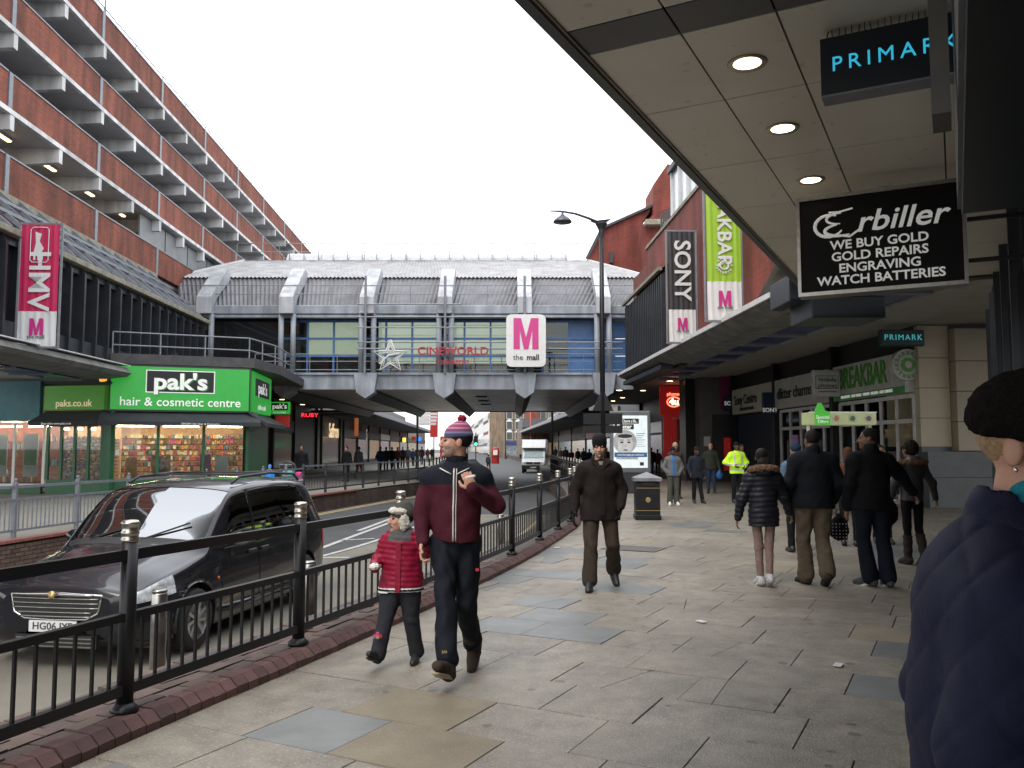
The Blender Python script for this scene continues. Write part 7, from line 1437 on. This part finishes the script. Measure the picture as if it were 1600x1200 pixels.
mb.add(vs,[(2*k,2*k+1,2*k+3,2*k+2) for k in range(12)]); o=mb.build('collar_leaf',m_nq,ex['top'][0],True); md=o.modifiers.new('thick','SOLIDIFY'); md.thickness=.012
# --- far left pavement
t,ex=person('man in a black coat standing in the shade on the left pavement beyond the pushchair',(-8.2,33),10,1.72,vox=.018,skin='M',top=dict(m=m_blk,hem=.8),trousers=dict(m=m_blk),shoes=dict(m=m_trim),hair=dict(m=m_hairb))
t,ex=person('toddler in a bright blue snowsuit behind the grey railing',(-8.62,30.2),10,.98,vox=.015,headscale=1.3,slim=1.2,top=dict(m=mat('bright_blue_suit',(.02,.25,.75),rough=.5),hem=.7,r=.06,hood=True),trousers=dict(m=MC['bright_blue_suit']),shoes=dict(m=m_trim),hat=dict(m=MC['bright_blue_suit'],z=-.02))
ps=thing('pushchair','grey pushchair with a turquoise seat and pink bag behind the grey railing','pushchair',(-8.0,30.3,0))
mb=MB(); 
for s in (-.22,.22): mb.tube([(s,.35,.1),(s,0,.55),(s,-.35,1.02)],.014,6); mb.tube([(s,-.35,.1),(s,0,.55)],.014,6)
mb.tube([(-.22,-.35,1.02),(.22,-.35,1.02)],.016,6); mb.build('frame',m_grey,ps); MB().box(-.2,.2,-.1,.3,.4,.8).build('seat',mat('turquoise',(.05,.45,.35),(.1,.2,.25),scale=8,rough=.6),ps,bevel=.08,seg=2); 
mb=MB(); mb.tube([(.25*math.cos(a),.05,.85+.25*math.sin(a)) for a in np.linspace(0,PI,13)],.05,6); mb.build('hood',m_dark,ps)
for s in (-.24,.24):
    for y in (-.35,.35): MB().lathe((s,y,.1),[(.1,-.02),(.1,.02)],14,M=Matrix.Rotation(PI/2,3,'Y')).build('wheel',m_rub,ps)
MB().box(.28,.5,-.1,.1,.3,.75).build('pink_bag',mat('hot_pink',(.6,.02,.2),rough=.5),ps,bevel=.05,seg=2)
# --- people far under and beyond the bridge: a few low-detail figures copied
crowdc=[m_blk,cloth('far_grey',(.05,.05,.055)),cloth('far_blue',(.02,.03,.08)),cloth('far_brown',(.05,.03,.02)),m_blk,cloth('far_maroon',(.08,.02,.02))]
protos=[]; cnt_={'R':0,'L':0,'C':0}
ORDS='first second third fourth fifth sixth seventh eighth ninth tenth eleventh twelfth thirteenth'.split()
JW=[dict(),dict(knR=(-.1,-.15,.5),anR=(-.1,-.2,.1),toR=(-.1,-.34,.04),anL=(.1,.22,.14),toL=(.1,.1,.05)),dict(elR=(-.26,-.05,1.12),wrR=(-.2,-.2,1.0),knL=(.1,-.12,.5),anL=(.1,-.18,.09),toL=(.1,-.32,.04))]
spots=[]
for px,py,side in ((884,729,'R'),(893,733,'R'),(903,728,'R'),(868,722,'R'),(876,724,'R'),(912,731,'R'),(921,735,'R'),(948,738,'R'),(1018,744,'R'),(1028,741,'R'),(594,741,'L'),(603,737,'L'),(612,735,'L'),(621,732,'L'),(629,731,'L'),(637,729,'L'),(645,728,'L'),(652,727,'L'),(659,726,'L'),(541,752,'L'),(560,748,'L'),(668,722,'L'),(675,721,'L')):
    spots.append((gp(px,py,0),side))
spots.append((gp(763,736,ROADZ),'C'))
adj=('black','grey','navy','brown','black','maroon')
spots.sort(key=lambda q:q[0].x/q[0].y)
for k,(p,side) in enumerate(spots):
    od=ORDS[cnt_[side]]; cnt_[side]+=1; lab={'R':'distant pedestrian in %s, %s from left on the right pavement'%(adj[k%6],od),'L':'distant pedestrian in %s, %s from the left under the bridge on the left'%(adj[k%6],od),'C':'lone pedestrian in dark clothes crossing the far road left of the white van'}[side]; grp=None if side=='C' else 'distant pedestrians on the %s pavement'%({'R':'right','L':'left'}[side])
    if k<6:
        t,ex=person(lab,(p.x,p.y),r_.uniform(-30,30)+(180 if k%2 else 0),1.68,J=JW[k%3],skin='LMD'[k%3],vox=.03,hands=False,top=dict(m=crowdc[k],hem=.82,r=.05),trousers=dict(m=crowdc[(k+4)%6]),shoes=dict(m=m_trim),hair=dict(m=m_hairb),group=grp); protos.append(t)
    else:
        s0_=protos[k%6]; c=s0_.copy(); col.objects.link(c); c.location=(p.x,p.y,p.z); c.rotation_euler=(0,0,r_.uniform(-.5,.5)+(PI if k%3 else 0)); q_=r_.uniform(.9,1.04); c.scale=[v*q_ for v in s0_.scale]; c['label']=lab
        if grp: c['group']=grp
        elif 'group' in c: del c['group']
        for ch in s0_.children:
            d=ch.copy(); col.objects.link(d); d.parent=c
            for g_ in ch.children: e=g_.copy(); col.objects.link(e); e.parent=d
# ---------------------------------------------------------------- lettering to plain meshes
bpy.context.view_layer.update(); dg=bpy.context.evaluated_depsgraph_get()
for o in [o for o in bpy.data.objects if o.type=='FONT']:
    me=bpy.data.meshes.new_from_object(o.evaluated_get(dg)); n=link('lettering',me,o.parent); n.matrix_basis=o.matrix_basis.copy(); bpy.data.objects.remove(o)
